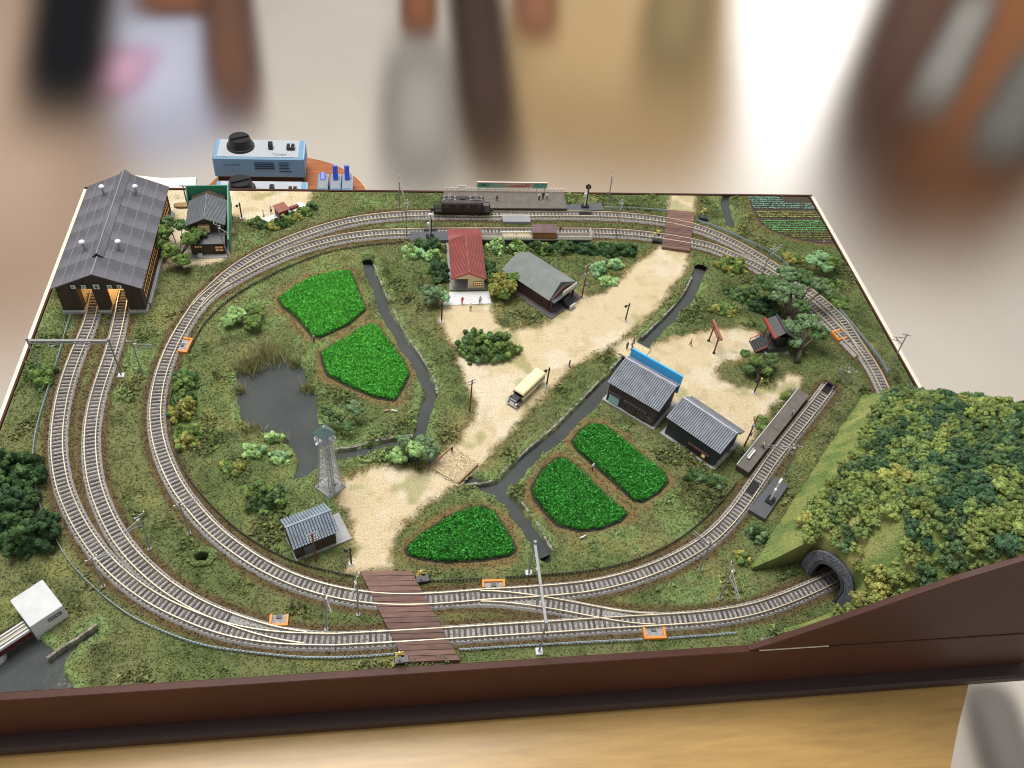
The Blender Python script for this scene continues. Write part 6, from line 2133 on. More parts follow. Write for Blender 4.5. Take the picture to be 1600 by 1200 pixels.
def catenary(label, base, top, arm, back=0.3):
    """mast with hinged bracket: base pixel, height from the top pixel, arm pixel at contact-wire height"""
    B = G(*base)
    z0 = float(zg(B.x, B.y))
    H_ = 0.050
    A_ = G(*arm, H_ * 0.86)
    d = Vector((A_.x - B.x, A_.y - B.y, 0))
    L_ = min(max(d.length, 0.012), 0.026)
    d.normalize()
    # slight lean taken from the top pixel
    T_ = G(*top, H_)
    lean = Vector((T_.x - B.x, T_.y - B.y, 0))
    if lean.length > 0.006:
        lean = lean.normalized() * 0.006
    o_ = thing('catenary_pole', label, 'catenary pole', (B.x, B.y, z0), group='catenary poles')
    tp = lean + Vector((0, 0, H_))

    def on(t):
        return lean * t + Vector((0, 0, H_ * t))
    MB().tube([(0, 0, -0.001), tp], [0.00075, 0.00055], 8).build('mast', CAT, o_)
    MB().tube([(0, 0, -0.001), (0, 0, 0.0016)], 0.0017, 10).build('foot', CAT, o_)
    MB().bar(on(0.97) - d * 0.0040, on(0.97) + d * 0.0046, 0.0006).build('top_bar', CAT, o_)
    for s in (-1, 1):
        q_ = on(0.97) + d * (0.0041 * s)
        MB().tube([q_, q_ + Vector((0, 0, 0.0014))], 0.0005, 8).build('insulator', WHITE, o_)
    e = on(0.82) + d * L_
    MB().bar(on(0.90), e + Vector((0, 0, 0.0012)), 0.0006).bar(on(0.72), e - d * L_ * 0.25 + Vector((0, 0, 0.0010)), 0.0006).bar(on(0.78) + d * L_ * 0.35, e - Vector((0, 0, 0.0022)), 0.0005).build('bracket_arm', CAT, o_)
    MB().tube([on(0.90) + d * 0.0012, on(0.90) + d * 0.0034], 0.0008, 8).build('insulator', WHITE, o_)
    return o_


for args in [
    ('catenary pole right of the left gantry beside the shed tracks', (224, 589), (205, 532), (238, 538)),
    ('catenary pole between the shed tracks and the loop track', (234, 858), (217, 803), (182, 838)),
    ('catenary pole outside the loop track above the dark pit', (296, 834), (279, 785), (308, 772)),
    ('catenary pole outside the lower left curve near the white abutment', (162, 917), (142, 871), (170, 856)),
    ('catenary pole between the front tracks left of the plank crossing', (510, 984), (509, 922), (512, 960)),
    ('catenary pole beside the loop track at the front crossing edge', (560, 962), (558, 898), (552, 930)),
    ('catenary pole leaning over the siding curve', (1093, 891), (1111, 846), (1089, 826)),
    ('catenary pole between siding and tunnel track', (1124, 936), (1145, 884), (1160, 940)),
    ('catenary pole beside the right platform', (1226, 742), (1242, 700), (1203, 690)),
    ('catenary pole by the buffer stop', (1308, 631), (1333, 577), (1308, 574)),
    ('catenary pole at the far right frame beyond the fence', (1388, 578), (1418, 522), (1396, 530)),
    ('catenary pole behind the olive shrub on the back right curve', (1188, 434), (1208, 386), (1224, 378)),
    ('catenary pole between station track and garage hedge', (962, 371), (970, 313), (975, 322)),
    ('tall catenary pole behind the far track right of its signal', (950, 319), (958, 266), (960, 282)),
    ('catenary pole left of the station in front of the near track', (635, 373), (634, 308), (640, 318)),
    ('catenary pole behind the far track left of the locomotive', (624, 326), (625, 298), (632, 305)),
    ('catenary pole at the right corner of the green sign house', (358, 404), (338, 350), (364, 362)),
]:
    catenary(*args)


def gantry(label, b1, b2, H_=0.050, brackets=2):
    P1, P2 = Vector((*b1, 0)), Vector((*b2, 0))
    m_ = (P1 + P2) / 2
    L_ = (P2 - P1).length
    o_ = thing('catenary_gantry', label, 'catenary gantry', m_, math.atan2(P2.y - P1.y, P2.x - P1.x))
    for s in (-1, 1):
        q_ = MB().tube([(s * L_ / 2, 0, 0.0), (s * L_ / 2, 0, H_)], 0.0009, 8).build('leg', CAT, o_)
        MB().bb(s * L_ / 2 - 0.0030, s * L_ / 2 + 0.0030, -0.0028, 0.0028, -0.0008, 0.0024).build('leg_base', CONCL, q_, bevel=0.0003)
        MB().tube([(s * L_ / 2, 0, H_), (s * L_ / 2, 0, H_ + 0.0018)], 0.0014, 8).build('leg_cap', CAT, q_)
    MB().bb(-L_ / 2, L_ / 2, -0.0011, 0.0011, H_ - 0.0020, H_ - 0.0006).build('beam', CAT, o_)
    tr_ = MB()
    n_ = max(6, int(L_ / 0.006))
    for i in range(n_):
        x0, x1 = -L_ / 2 + i * L_ / n_, -L_ / 2 + (i + 1) * L_ / n_
        za, zb = (H_ - 0.0022, H_ - 0.0052) if i % 2 else (H_ - 0.0052, H_ - 0.0022)
        tr_.bar((x0, 0, za), (x1, 0, zb), 0.0005)
    tr_.bar((-L_ / 2, 0, H_ - 0.0054), (L_ / 2, 0, H_ - 0.0054), 0.0006)
    tr_.build('truss', CAT, o_)
    for k in range(brackets):
        x_ = -L_ / 2 + (k + 0.7) * L_ / (brackets + 0.4)
        MB().bar((x_, 0, H_ - 0.0054), (x_, 0.0, H_ - 0.0088), 0.0006).bar((x_ - 0.005, 0, H_ - 0.0100), (x_ + 0.004, 0, H_ - 0.0072), 0.0006).build('hanger', CAT, o_)
        MB().tube([(x_ - 0.002, 0, H_ - 0.0086), (x_ + 0.0004, 0, H_ - 0.0078)], 0.0008, 8).build('insulator', WHITE, o_)
    return o_


gantry('catenary gantry spanning both engine shed tracks on the left', G2(68, 588), G2(190, 588), 0.050)
gantry('catenary gantry spanning the front tracks beside the stream end', G2(826, 897), G2(842, 1019), 0.050)

# ------------------------------------------------------------------ timber utility poles and street lamps
POLE = mat('pole_red_brown', (0.17, 0.052, 0.034), rough=0.7, var=0.25)


def utility(label, base, h_, rz_, trafo=False, n_=2):
    B = G(*base)
    o_ = thing('utility_pole', label, 'utility pole', (B.x, B.y, float(zg(B.x, B.y))), R(rz_), group='timber utility poles')
    MB().tube([(0, 0, -0.001), (0, 0, h_)], [0.00085, 0.0006], 8).build('mast', POLE, o_)
    for k in range(n_):
        z_ = h_ - 0.0018 - k * 0.0042
        MB().bar((-0.0042, 0.0006, z_), (0.0042, 0.0006, z_), 0.0005).build('cross_arm', POLE, o_)
        for x_ in (-0.0038, -0.0016, 0.0016, 0.0038):
            MB().tube([(x_, 0.0006, z_ + 0.0002), (x_, 0.0006, z_ + 0.0014)], 0.00045, 6).build('insulator', WHITE, o_)
    if trafo:
        for s in (-1, 1):
            MB().tube([(s * 0.0018, 0, h_ * 0.66), (s * 0.0018, 0, h_ * 0.66 + 0.0042)], 0.0012, 10).build('transformer', GREY, o_)
        MB().tube([(0.0018, -0.0006, h_ * 0.36), (0.0018, -0.0006, h_ * 0.36 + 0.003)], 0.0014, 10).build('meter_box', mat('meter_blue', (0.10, 0.14, 0.20), rough=0.5), o_)
    return o_


utility('red brown utility pole on the grass bank left of the bus', (734, 643), 0.046, 25)
utility('dark utility pole with transformers at the right front of the garage', (909, 465), 0.048, 40, True, 1)
utility('red brown utility pole with many insulators in front of the tiled hut', (494, 877), 0.042, 20, False, 3)
utility('red brown utility pole with transformer beside the dark house', (1163, 697), 0.046, 45, True, 1)
utility('red brown utility pole at the left end of the blue sign', (986, 549), 0.030, 50, True, 1)
utility('short dark utility pole behind the green sign house', (292, 318), 0.026, 0, False, 1)
MB_ = None


def lamp_post(label, base, h_=0.026, rz_=0.0, pale=False):
    B = G(*base)
    o_ = thing('street_lamp', label, 'street lamp', (B.x, B.y, float(zg(B.x, B.y))), R(rz_), group='black street lamps')
    MB().tube([(0, 0, -0.0005), (0, 0, h_)], 0.0008, 8).build('post', BLACK, o_)
    MB().tube([(0, 0, -0.0004), (0, 0, 0.0008)], 0.0022, 10).build('foot', CONCL, o_)
    MB().bar((-0.0034, 0, h_ - 0.0030), (0.0014, 0, h_ - 0.0030), 0.0006).build('arm', BLACK, o_)
    MB().tube([(-0.0034, 0, h_ - 0.0028), (-0.0034, 0, h_ - 0.0044), (-0.0034, 0, h_ - 0.0052)], [0.0006, 0.0016, 0.0016], 10).build('shade', BLACK, o_)
    MB().tube([(-0.0034, 0, h_ - 0.0053), (-0.0034, 0, h_ - 0.0062)], [0.0010, 0.0006], 8).build('bulb', WHITE, o_)
    if pale:
        MB().bb(0.0006, 0.0026, -0.0012, 0.0012, h_ - 0.0060, h_ - 0.0020).build('notice', YEL, o_)
    return o_


lamp_post('black street lamp at the left edge of the station forecourt', (690, 502))
lamp_post('black street lamp on the gravel road above the little bridge', (977, 501))
lamp_post('black street lamp just right of the bus', (854, 602))
lamp_post('black street lamp on the gravel beside the tiled hut', (549, 881))
lamp_post('black street lamp with yellow notice on the shrine grass', (1178, 614), 0.024, 20, True)
lamp_post('black street lamp on the gravel left of the tiny red hut', (378, 341), 0.022)

# =================================================================== vehicles
MAR = mat('loco_maroon', (0.030, 0.014, 0.014), rough=0.45, var=0.15, scale=100)
UND = mat('loco_under', (0.010, 0.010, 0.011), rough=0.6)
RF = mat('loco_roof', (0.034, 0.029, 0.029), rough=0.55, var=0.15)
q = TRK['back_far']
i0 = int(np.argmin(np.hypot(q[:, 0] - 0.442, q[:, 1] - 0.579)))
t_ = q[i0 + 4] - q[i0 - 4]
o = thing('electric_locomotive', 'dark maroon boxcab electric locomotive with folded pantographs at the far platform', 'locomotive', (q[i0][0], q[i0][1], 0.0042), math.atan2(t_[1], t_[0]))
MB().bb(-0.0345, 0.0345, -0.0068, 0.0068, 0.0040, 0.0062).build('frame', UND, o)
MB().prism([(-0.0078, 0.0062), (0.0078, 0.0062), (0.0078, 0.0182), (0.0060, 0.0198), (-0.0060, 0.0198), (-0.0078, 0.0182)], -0.0250, 0.0250, 'x').build('body', MAR, o, bevel=0.0004)
MB().prism([(-0.0066, 0.0199), (0.0066, 0.0199), (0.0040, 0.0212), (-0.0040, 0.0212)], -0.0262, 0.0262, 'x').build('roof', RF, o)
for x_ in (-0.0195, -0.0065, 0.0065, 0.0195):
    q_ = MB().bb(x_ - 0.0026, x_ + 0.0026, -0.0081, -0.0078, 0.0122, 0.0168).build('side_window', mat('loco_glass', (0.05, 0.045, 0.05), rough=0.15), o)
for s in (-1, 1):
    for w_ in (0.0215, 0.0125):
        for sy_ in (-1, 1):
            MB().tube([(s * w_, sy_ * 0.0042, 0.0030), (s * w_, sy_ * 0.0056, 0.0030)], 0.0030, 14).build('wheel', UND, o)
    MB().bb(*sorted((s * 0.0080, s * 0.0265)), -0.0062, 0.0062, 0.0012, 0.0038).build('bogie', UND, o)
    rl = MB()
    for y_ in np.linspace(-0.0066, 0.0066, 6):
        rl.bar((s * 0.0338, y_, 0.0062), (s * 0.0338, y_, 0.0110), 0.0005)
    rl.bar((s * 0.0338, -0.0066, 0.0110), (s * 0.0338, 0.0066, 0.0110), 0.0005)
    rl.bar((s * 0.0338, -0.0066, 0.0110), (s * 0.0255, -0.0066, 0.0110), 0.0005).bar((s * 0.0338, 0.0066, 0.0110), (s * 0.0255, 0.0066, 0.0110), 0.0005)
    rl.build('end_railing', UND, o)
    MB().bb(*sorted((s * 0.0346, s * 0.0385)), -0.0012, 0.0012, 0.0036, 0.0058).build('coupler', UND, o)
    pg_ = MB()
    c_ = s * 0.0160
    for sy_ in (-1, 1):
        pg_.bar((c_ - 0.0060, sy_ * 0.0032, 0.0220), (c_ + 0.0005, sy_ * 0.0030, 0.0232), 0.0004).bar((c_ + 0.0060, sy_ * 0.0032, 0.0220), (c_ - 0.0005, sy_ * 0.0030, 0.0231), 0.0004)
        pg_.bar((c_ - 0.0070, sy_ * 0.0032, 0.0218), (c_ + 0.0070, sy_ * 0.0032, 0.0218), 0.0005)
    for x_ in (-0.0062, 0.0062):
        pg_.bar((c_ + x_, -0.0046, 0.0222), (c_ + x_, 0.0046, 0.0222), 0.0005)
    for x_ in (-0.0012, 0.0012):
        pg_.bar((c_ + x_, -0.0062, 0.0240), (c_ + x_, 0.0062, 0.0240), 0.0005)
    pg_.build('pantograph', STEEL, o)
    for x_ in (-0.0072, 0.0072):
        for sy_ in (-1, 1):
            MB().tube([(c_ + x_, sy_ * 0.0034, 0.0206), (c_ + x_, sy_ * 0.0034, 0.0218)], 0.0006, 8).build('insulator', WHITE, o)
MB().bb(-0.0030, 0.0030, -0.0024, 0.0024, 0.0213, 0.0226).build('roof_box', RF, o)

# bus
BUSY = mat('bus_cream', (0.80, 0.73, 0.46), rough=0.4, var=0.06, scale=80)
BUSB = mat('bus_black', (0.022, 0.023, 0.028), rough=0.25, var=0.15)
BGL = mat('bus_glass', (0.012, 0.012, 0.016), rough=0.12)
CHR = mat('chrome', (0.70, 0.70, 0.72), rough=0.25, metal=0.6)
f0, f1 = V2(G2(797, 637)), V2(G2(843, 593))
loc = (f0 + f1) / 2
d2 = f0 - f1
o = thing('bonnet_bus', 'vintage cream topped bonnet bus with black hood parked on the gravel', 'bus', (loc[0], loc[1], 0.0004), math.atan2(d2[1], d2[0]))
o.scale = (1.0, 1.18, 1.0)
# x forward
prof = [(-0.0052, 0.0032), (0.0052, 0.0032), (0.0055, 0.0085), (0.0053, 0.0128), (0.0038, 0.0148), (-0.0038, 0.0148), (-0.0053, 0.0128), (-0.0055, 0.0085)]
MB().prism([(-0.0052, 0.0026), (0.0052, 0.0026), (0.0055, 0.0086), (-0.0055, 0.0086)], -0.0250, 0.0130, 'x').build('lower_body', BUSY, o, bevel=0.0005)
MB().prism([(-0.0052, 0.0086), (0.0052, 0.0086), (0.0050, 0.0124), (-0.0050, 0.0124)], -0.0245, 0.0132, 'x').build('window_band', BGL, o)
b = MB()
for x_ in np.linspace(-0.0235, 0.0115, 9):
    for s in (-1, 1):
        b.bar((x_, s * 0.0052, 0.0086), (x_, s * 0.0051, 0.0124), 0.0005)
b.build('window_pillars', BUSY, o)
MB().poly([(-0.0256, -0.0056, 0.0124), (0.0140, -0.0054, 0.0124), (0.0140, 0.0054, 0.0124), (-0.0256, 0.0056, 0.0124), (-0.0250, -0.0048, 0.0140), (0.0134, -0.0046, 0.0140), (0.0134, 0.0046, 0.0140), (-0.0250, 0.0048, 0.0140), (-0.0232, -0.0026, 0.0150), (0.0118, -0.0026, 0.0150), (0.0118, 0.0026, 0.0150), (-0.0232, 0.0026, 0.0150)], [(3, 2, 1, 0), (0, 1, 5, 4), (1, 2, 6, 5), (2, 3, 7, 6), (3, 0, 4, 7), (4, 5, 9, 8), (5, 6, 10, 9), (6, 7, 11, 10), (7, 4, 8, 11), (8, 9, 10, 11)]).build('roof', BUSY, o, smooth=False)
for x_ in (-0.014, -0.002):
    MB().tube([(x_, 0, 0.0149), (x_, 0, 0.0154)], [0.0016, 0.0012], 12).build('roof_vent', BUSY, o)
MB().prism([(0.0131, 0.0030), (0.0225, 0.0030), (0.0232, 0.0066), (0.0215, 0.0080), (0.0131, 0.0090)], -0.0036, 0.0036, 'y').build('hood', BUSB, o, bevel=0.0006)
for s in (-1, 1):
    MB().prism([(0.0128, 0.0022), (0.0224, 0.0022), (0.0228, 0.0044), (0.0196, 0.0060), (0.0150, 0.0056), (0.0128, 0.0036)], *sorted((s * 0.0034, s * 0.0056)), 'y').build('mudguard', BUSB, o, bevel=0.0003)
    MB().tube([(0.0222, s * 0.0042, 0.0060), (0.0240, s * 0.0042, 0.0060)], 0.0011, 12).build('headlight', CHR, o)
    for x_ in (0.0182, -0.0145):
        q_ = MB().tube([(x_, s * 0.0034, 0.0026), (x_, s * 0.0054, 0.0026)], 0.0027, 16).build('wheel', BLACK, o)
        MB().tube([(x_, s * 0.0054, 0.0026), (x_, s * 0.0058, 0.0026)], 0.0012, 12).build('hub_cap', CHR, q_)
MB().bb(0.0232, 0.0241, -0.0056, 0.0056, 0.0024, 0.0036).build('bumper', CHR, o)
MB().bb(0.0229, 0.0235, -0.0022, 0.0022, 0.0038, 0.0066).build('grille', CHR, o)

# car in the garage
p_ = G(880, 474)
o = thing('parked_car', 'small black car with pale front parked in the garage mouth', 'car', (p_.x, p_.y, 0.0012), R(42 - 90))
MB().prism([(-0.0130, 0.0016), (0.0120, 0.0016), (0.0124, 0.0050), (0.0060, 0.0058), (0.0030, 0.0096), (-0.0090, 0.0096), (-0.0130, 0.0060)], -0.0048, 0.0048, 'y').build('body', BUSB, o, bevel=0.0006)
MB().prism([(0.0028, 0.0092), (0.0056, 0.0060), (0.0060, 0.0062), (0.0032, 0.0096)], -0.0040, 0.0040, 'y').build('windscreen', BGL, o)
MB().bb(0.0121, 0.0132, -0.0046, 0.0046, 0.0028, 0.0056).build('grille', WHITE, o)
MB().bb(0.0124, 0.0136, -0.0050, 0.0050, 0.0014, 0.0024).build('bumper', CHR, o)
for s in (-1, 1):
    for x_ in (0.0076, -0.0082):
        MB().tube([(x_, s * 0.0040, 0.0020), (x_, s * 0.0052, 0.0020)], 0.0020, 14).build('wheel', BLACK, o)

# =================================================================== small bridges, culverts
SAND = mat('bridge_sand', (0.60, 0.485, 0.30), rough=0.95, var=0.35, scale=500, bump=0.0003)
TIM = mat('bridge_timber', (0.34, 0.22, 0.11), rough=0.8, var=0.3, scale=200)
cs4 = [G2(*q_) for q_ in ((672, 731), (706, 700), (746, 728), (716, 757))]
m_ = np.mean(cs4, axis=0)
o = thing('road_bridge', 'sandy topped plank bridge with timber kerbs over the stream below the bus', 'bridge', (m_[0], m_[1], 0))
lo = [(x - m_[0], y - m_[1]) for x, y in cs4]
MB().sheet([(x, y, 0.0016) for x, y in lo], [(0, 1, 2, 3)], 0.0024).build('deck', SAND, o)
uv = rng.random((2600, 2)) * 1.16 - 0.08
la = np.array(lo)
gp = (la[0] * (1 - uv[:, :1]) + la[1] * uv[:, :1]) * (1 - uv[:, 1:]) + (la[3] * (1 - uv[:, :1]) + la[2] * uv[:, :1]) * uv[:, 1:]
inside = (uv[:, 0] > 0.02) & (uv[:, 0] < 0.98)
pass
v, f, c = cloud((TET, TETF), np.c_[gp, np.where((uv.min(1) < 0) | (uv.max(1) > 1), 0.0004, 0.0017)], 0.0004 + 0.0005 * rng.random(len(gp)), mixc(np.tile(C_ROAD, (len(gp), 1)), C_PALE, rng.random(len(gp))) * (0.5 + 0.85 * rng.random((len(gp), 1))), jit=0.3, cj=0.1)
tag(link('deck_gravel', np_mesh('deck_gravel', v, f, GRV, c), o), kind='stuff')
for i, j in ((0, 1), (2, 3)):
    MB().bar((*lo[i], 0.0022), (*lo[j], 0.0022), 0.0012, 0.0030).build('kerb', TIM, o)
cs4 = [G2(*q_) for q_ in ((966, 553), (984, 531), (1016, 548), (998, 571))]
m_ = np.mean(cs4, axis=0)
o = thing('little_bridge', 'little sandy bridge over the stream at the shop house', 'bridge', (m_[0], m_[1], 0))
lo = [(x - m_[0], y - m_[1]) for x, y in cs4]
MB().sheet([(x, y, 0.0016) for x, y in lo], [(0, 1, 2, 3)], 0.0022).build('deck', SAND, o)
for i, j in ((1, 2), (3, 0)):
    MB().bar((*lo[i], 0.0008), (*lo[j], 0.0008), 0.0010, 0.0020).build('edge_beam', STONE, o)


def culvert(label, px, ang, r_=0.0075):
    p_ = G(*px)
    o_ = thing('culvert', label, 'culvert', (p_.x, p_.y, 0), R(ang))
    # dark opening: a short half pipe with a grassy lip
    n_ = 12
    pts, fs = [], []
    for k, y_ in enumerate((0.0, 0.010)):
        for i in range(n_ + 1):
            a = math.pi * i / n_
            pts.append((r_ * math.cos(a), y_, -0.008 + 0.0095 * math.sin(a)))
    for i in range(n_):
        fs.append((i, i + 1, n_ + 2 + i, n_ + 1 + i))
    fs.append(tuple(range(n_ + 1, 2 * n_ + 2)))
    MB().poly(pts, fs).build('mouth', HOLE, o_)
    k = 160
    a = rng.random(k) * math.pi
    rr = r_ * (1.0 + 0.35 * rng.random(k))
    pp = np.stack([rr * np.cos(a), 0.002 + rng.random(k) * 0.010, -0.0075 + 0.0105 * np.sin(a) + 0.0004 * rng.random(k)], 1)
    v, f, c = cloud(ICO1, pp, 0.0007 + 0.0007 * rng.random(k), np.where(rng.random((k, 1)) > 0.4, C_GREEN, C_LUSH * 0.8) * (0.7 + 0.6 * rng.random((k, 1))), jit=0.35, cj=0.3)
    link('grassy_lip', np_mesh('grassy_lip', v, f, FOL, c), o_)
    return o_


culvert('dark round culvert mouth at the top of the left stream', (574, 410), -8, 0.0068)
culvert('dark culvert mouth at the top of the right stream', (1096, 418), -28, 0.0085)
p_ = PIT
k = 220
a = rng.random(k) * 2 * math.pi
rr = 0.0062 + 0.0045 * rng.random(k)
pp = np.stack([rr * np.cos(a) * 1.1, rr * np.sin(a) * 0.8 + 0.001, 0.0002 + 0.0016 * rng.random(k)], 1)
v, f, c = cloud(ICO1, pp, 0.0008 + 0.0007 * rng.random(k), np.where(rng.random((k, 1)) > 0.4, C_GREEN, C_LUSH * 0.8) * (0.7 + 0.6 * rng.random((k, 1))), jit=0.35, cj=0.3)
tag(link('pit_rim', np_mesh('pit_rim', v, f, FOL, c), None, (p_.x, p_.y, 0)), 'grassy rim of the dark round pit left of the loop track', 'pit rim')

# =================================================================== power packs behind the layout
CBL = mat('controller_blue', (0.17, 0.32, 0.48), rough=0.4, var=0.05, scale=60)
CTOP = mat('controller_face', (0.42, 0.45, 0.50), rough=0.35, var=0.05, scale=60)
INK = mat('ink', (0.02, 0.03, 0.05), rough=0.6)


def lettering(txt, size, m, parent, loc_, rot, name='lettering'):
    cu = bpy.data.curves.new(name, 'FONT')
    cu.body = txt
    cu.size = size
    cu.extrude = 0.00004
    cu.align_x = 'CENTER'
    tmp = bpy.data.objects.new('tmp_text', cu)
    col.objects.link(tmp)
    dg = bpy.context.evaluated_depsgraph_get()
    me = bpy.data.meshes.new_from_object(tmp.evaluated_get(dg))
    bpy.data.objects.remove(tmp)
    me.materials.clear()
    me.materials.append(m)
    o_ = link(name, me, parent, loc_)
    o_.rotation_euler = rot
    return o_


def power_pack(label, x0, x1, y0, y1, H_, text):
    cx_, cy_ = (x0 + x1) / 2, (y0 + y1) / 2
    o_ = thing('power_pack', label, 'power pack', (cx_, cy_, STZ))
    w_, d_ = (x1 - x0) / 2, (y1 - y0) / 2
    MB().bb(-w_ + 0.003, w_ - 0.003, -d_ + 0.003, d_ - 0.002, 0, 0.014).build('base', BLACK, o_, bevel=0.001)
    MB().prism([(-d_, 0.014), (d_, 0.014), (d_ - 0.001, H_), (-d_ + 0.002, H_)], -w_, w_, 'x').build('housing', CBL, o_, bevel=0.0015)
    MB().bb(-w_ + 0.006, w_ - 0.008, -d_ + 0.005, d_ - 0.003, H_, H_ + 0.0007).build('face_plate', CTOP, o_, bevel=0.0002)
    kx = -w_ * 0.42
    q_ = MB().tube([(kx, 0.004, H_ + 0.0007), (kx, 0.004, H_ + 0.0040), (kx, 0.004, H_ + 0.0042), (kx, 0.004, H_ + 0.0150)], [0.0185, 0.0180, 0.0165, 0.0135], 32).build('speed_knob', BLACK, o_)
    tk = MB()
    for i in range(32):
        a = i * math.pi / 16
        tk.box((kx + 0.0178 * math.cos(a), 0.004 + 0.0178 * math.sin(a), H_ + 0.0022), (0.0006, 0.0012, 0.0030), rz=a)
    tk.build('knob_ridges', SLAT, q_)
    MB().box((kx, 0.004, H_ + 0.0160), (0.024, 0.005, 0.0024), rz=R(25)).build('knob_grip', BLACK, q_, bevel=0.0005)
    MB().bb(w_ * 0.20, w_ * 0.20 + 0.006, -0.003, 0.005, H_ + 0.0007, H_ + 0.0095).build('direction_switch', BLACK, o_, bevel=0.0005)
    q_ = MB().bb(w_ * 0.60, w_ * 0.60 + 0.011, -0.004, 0.007, H_ + 0.0007, H_ + 0.0055).build('power_switch', BLACK, o_, bevel=0.0008)
    MB().bb(w_ * 0.60 + 0.0050, w_ * 0.60 + 0.0060, -0.0020, 0.0010, H_ + 0.0055, H_ + 0.0058).tube([(w_ * 0.60 + 0.0055, 0.004, H_ + 0.0055), (w_ * 0.60 + 0.0055, 0.004, H_ + 0.0058)], 0.0012, 12).build('switch_marks', WHITE, q_)
    MB().tube([(w_ * 0.66, -0.0095, H_ + 0.0007), (w_ * 0.66, -0.0095, H_ + 0.0016)], 0.0012, 12).build('pilot_lamp', WHITE, o_)
    if text:
        lettering(text, 0.0062, INK, o_, (w_ * 0.45, -d_ + 0.0085, H_ + 0.0008), (0, 0, 0))
        fz = 0.5 * (0.014 + H_)
        for (x_, z_, s_) in ((-w_ * 0.58, fz + 0.004, 'DC OUTPUT'), (-w_ * 0.58, fz - 0.0035, '- + -')):
            lettering(s_, 0.0040, INK, o_, (x_, -d_ + 0.0006 - 0.0008, z_), (R(88), 0, 0))
        b = MB()
        for r_ in range(4):
            b.bb(-0.006, 0.020, -d_ - 0.0001 + 0.0004, -d_ + 0.0012, fz + 0.0085 - r_ * 0.0030, fz + 0.0093 - r_ * 0.0030)
            b.bb(0.026, 0.026 + random.uniform(0.010, 0.020), -d_ - 0.0001 + 0.0004, -d_ + 0.0012, fz + 0.0085 - r_ * 0.0045, fz + 0.0094 - r_ * 0.0045)
        b.build('fine_print', INK, o_)
    return o_


zc = STZ + 0.043
bl, br = G(344, 216, zc), G(474, 226, zc)
power_pack('far blue model train controller on the round stool', 0.121, 0.241, 0.737, max(bl.y, br.y), 0.043, 'TOMIX')
bl2 = G(352, 281, zc)
power_pack('near blue controller half hidden behind the back board', 0.133, 0.249, 0.636, bl2.y, 0.043, '')
LEV = mat('lever_blue', (0.04, 0.10, 0.62), rough=0.35)
for i, (x, tall) in enumerate(((505, False), (525, True), (543, True))):
    p_ = G(x, 292, STZ + 0.012)
    o = thing('switch_box', ['leftmost blue turnout switch box beside the near controller', 'middle blue turnout switch box with raised lever', 'rightmost blue turnout switch box with raised lever'][i], 'switch box', (p_.x, p_.y, STZ), group='blue turnout switches')
    MB().bb(-0.0072, 0.0072, -0.020, 0.020, 0, 0.020).build('box', CBL, o, bevel=0.001)
    MB().bb(-0.0052, 0.0052, -0.015, 0.017, 0.020, 0.0206).build('face', GREY, o)
    MB().bar((0, 0.004, 0.0195), (0, 0.010 if tall else 0.014, 0.040 if tall else 0.026), 0.0065, 0.0040).build('lever', LEV, o, bevel=0.0008)

# storage box behind the shed with magazines
MAGP = G(256, 296, FLOORZ + 0.745)
BOXW = mat('box_white', (0.74, 0.73, 0.71), rough=0.6, var=0.04, scale=10)
tag(MB().bb(-0.042, 0.030, -0.018, 0.018, 0.0, 0.74).build('storage_box', BOXW, None, (MAGP.x, MAGP.y, FLOORZ), bevel=0.002), 'tall slim white storage box behind the engine shed', 'box')
for i, (dx, dy, a, m_, t_) in enumerate(((MAGP.x, MAGP.y, 4, WHITE, 'white magazine with red corner lying behind the engine shed'), (MAGP.x - 0.012, MAGP.y + 0.006, -9, mat('paper_cream', (0.74, 0.72, 0.60), rough=0.7), 'cream booklet with yellow strip under the white magazine'))):
    o = thing('magazine', t_, 'magazine', (dx, dy, FLOORZ + 0.74 + (0.004 if i == 0 else 0.0)), R(a))
    MB().bb(-0.040, 0.040, -0.022, 0.022, 0.0002, 0.0038).build('pages', m_, o)
    MB().bb(0.020, 0.036, -0.021, -0.012, 0.0038, 0.0041).build('printed_patch', RTRIM if i == 0 else YEL, o)

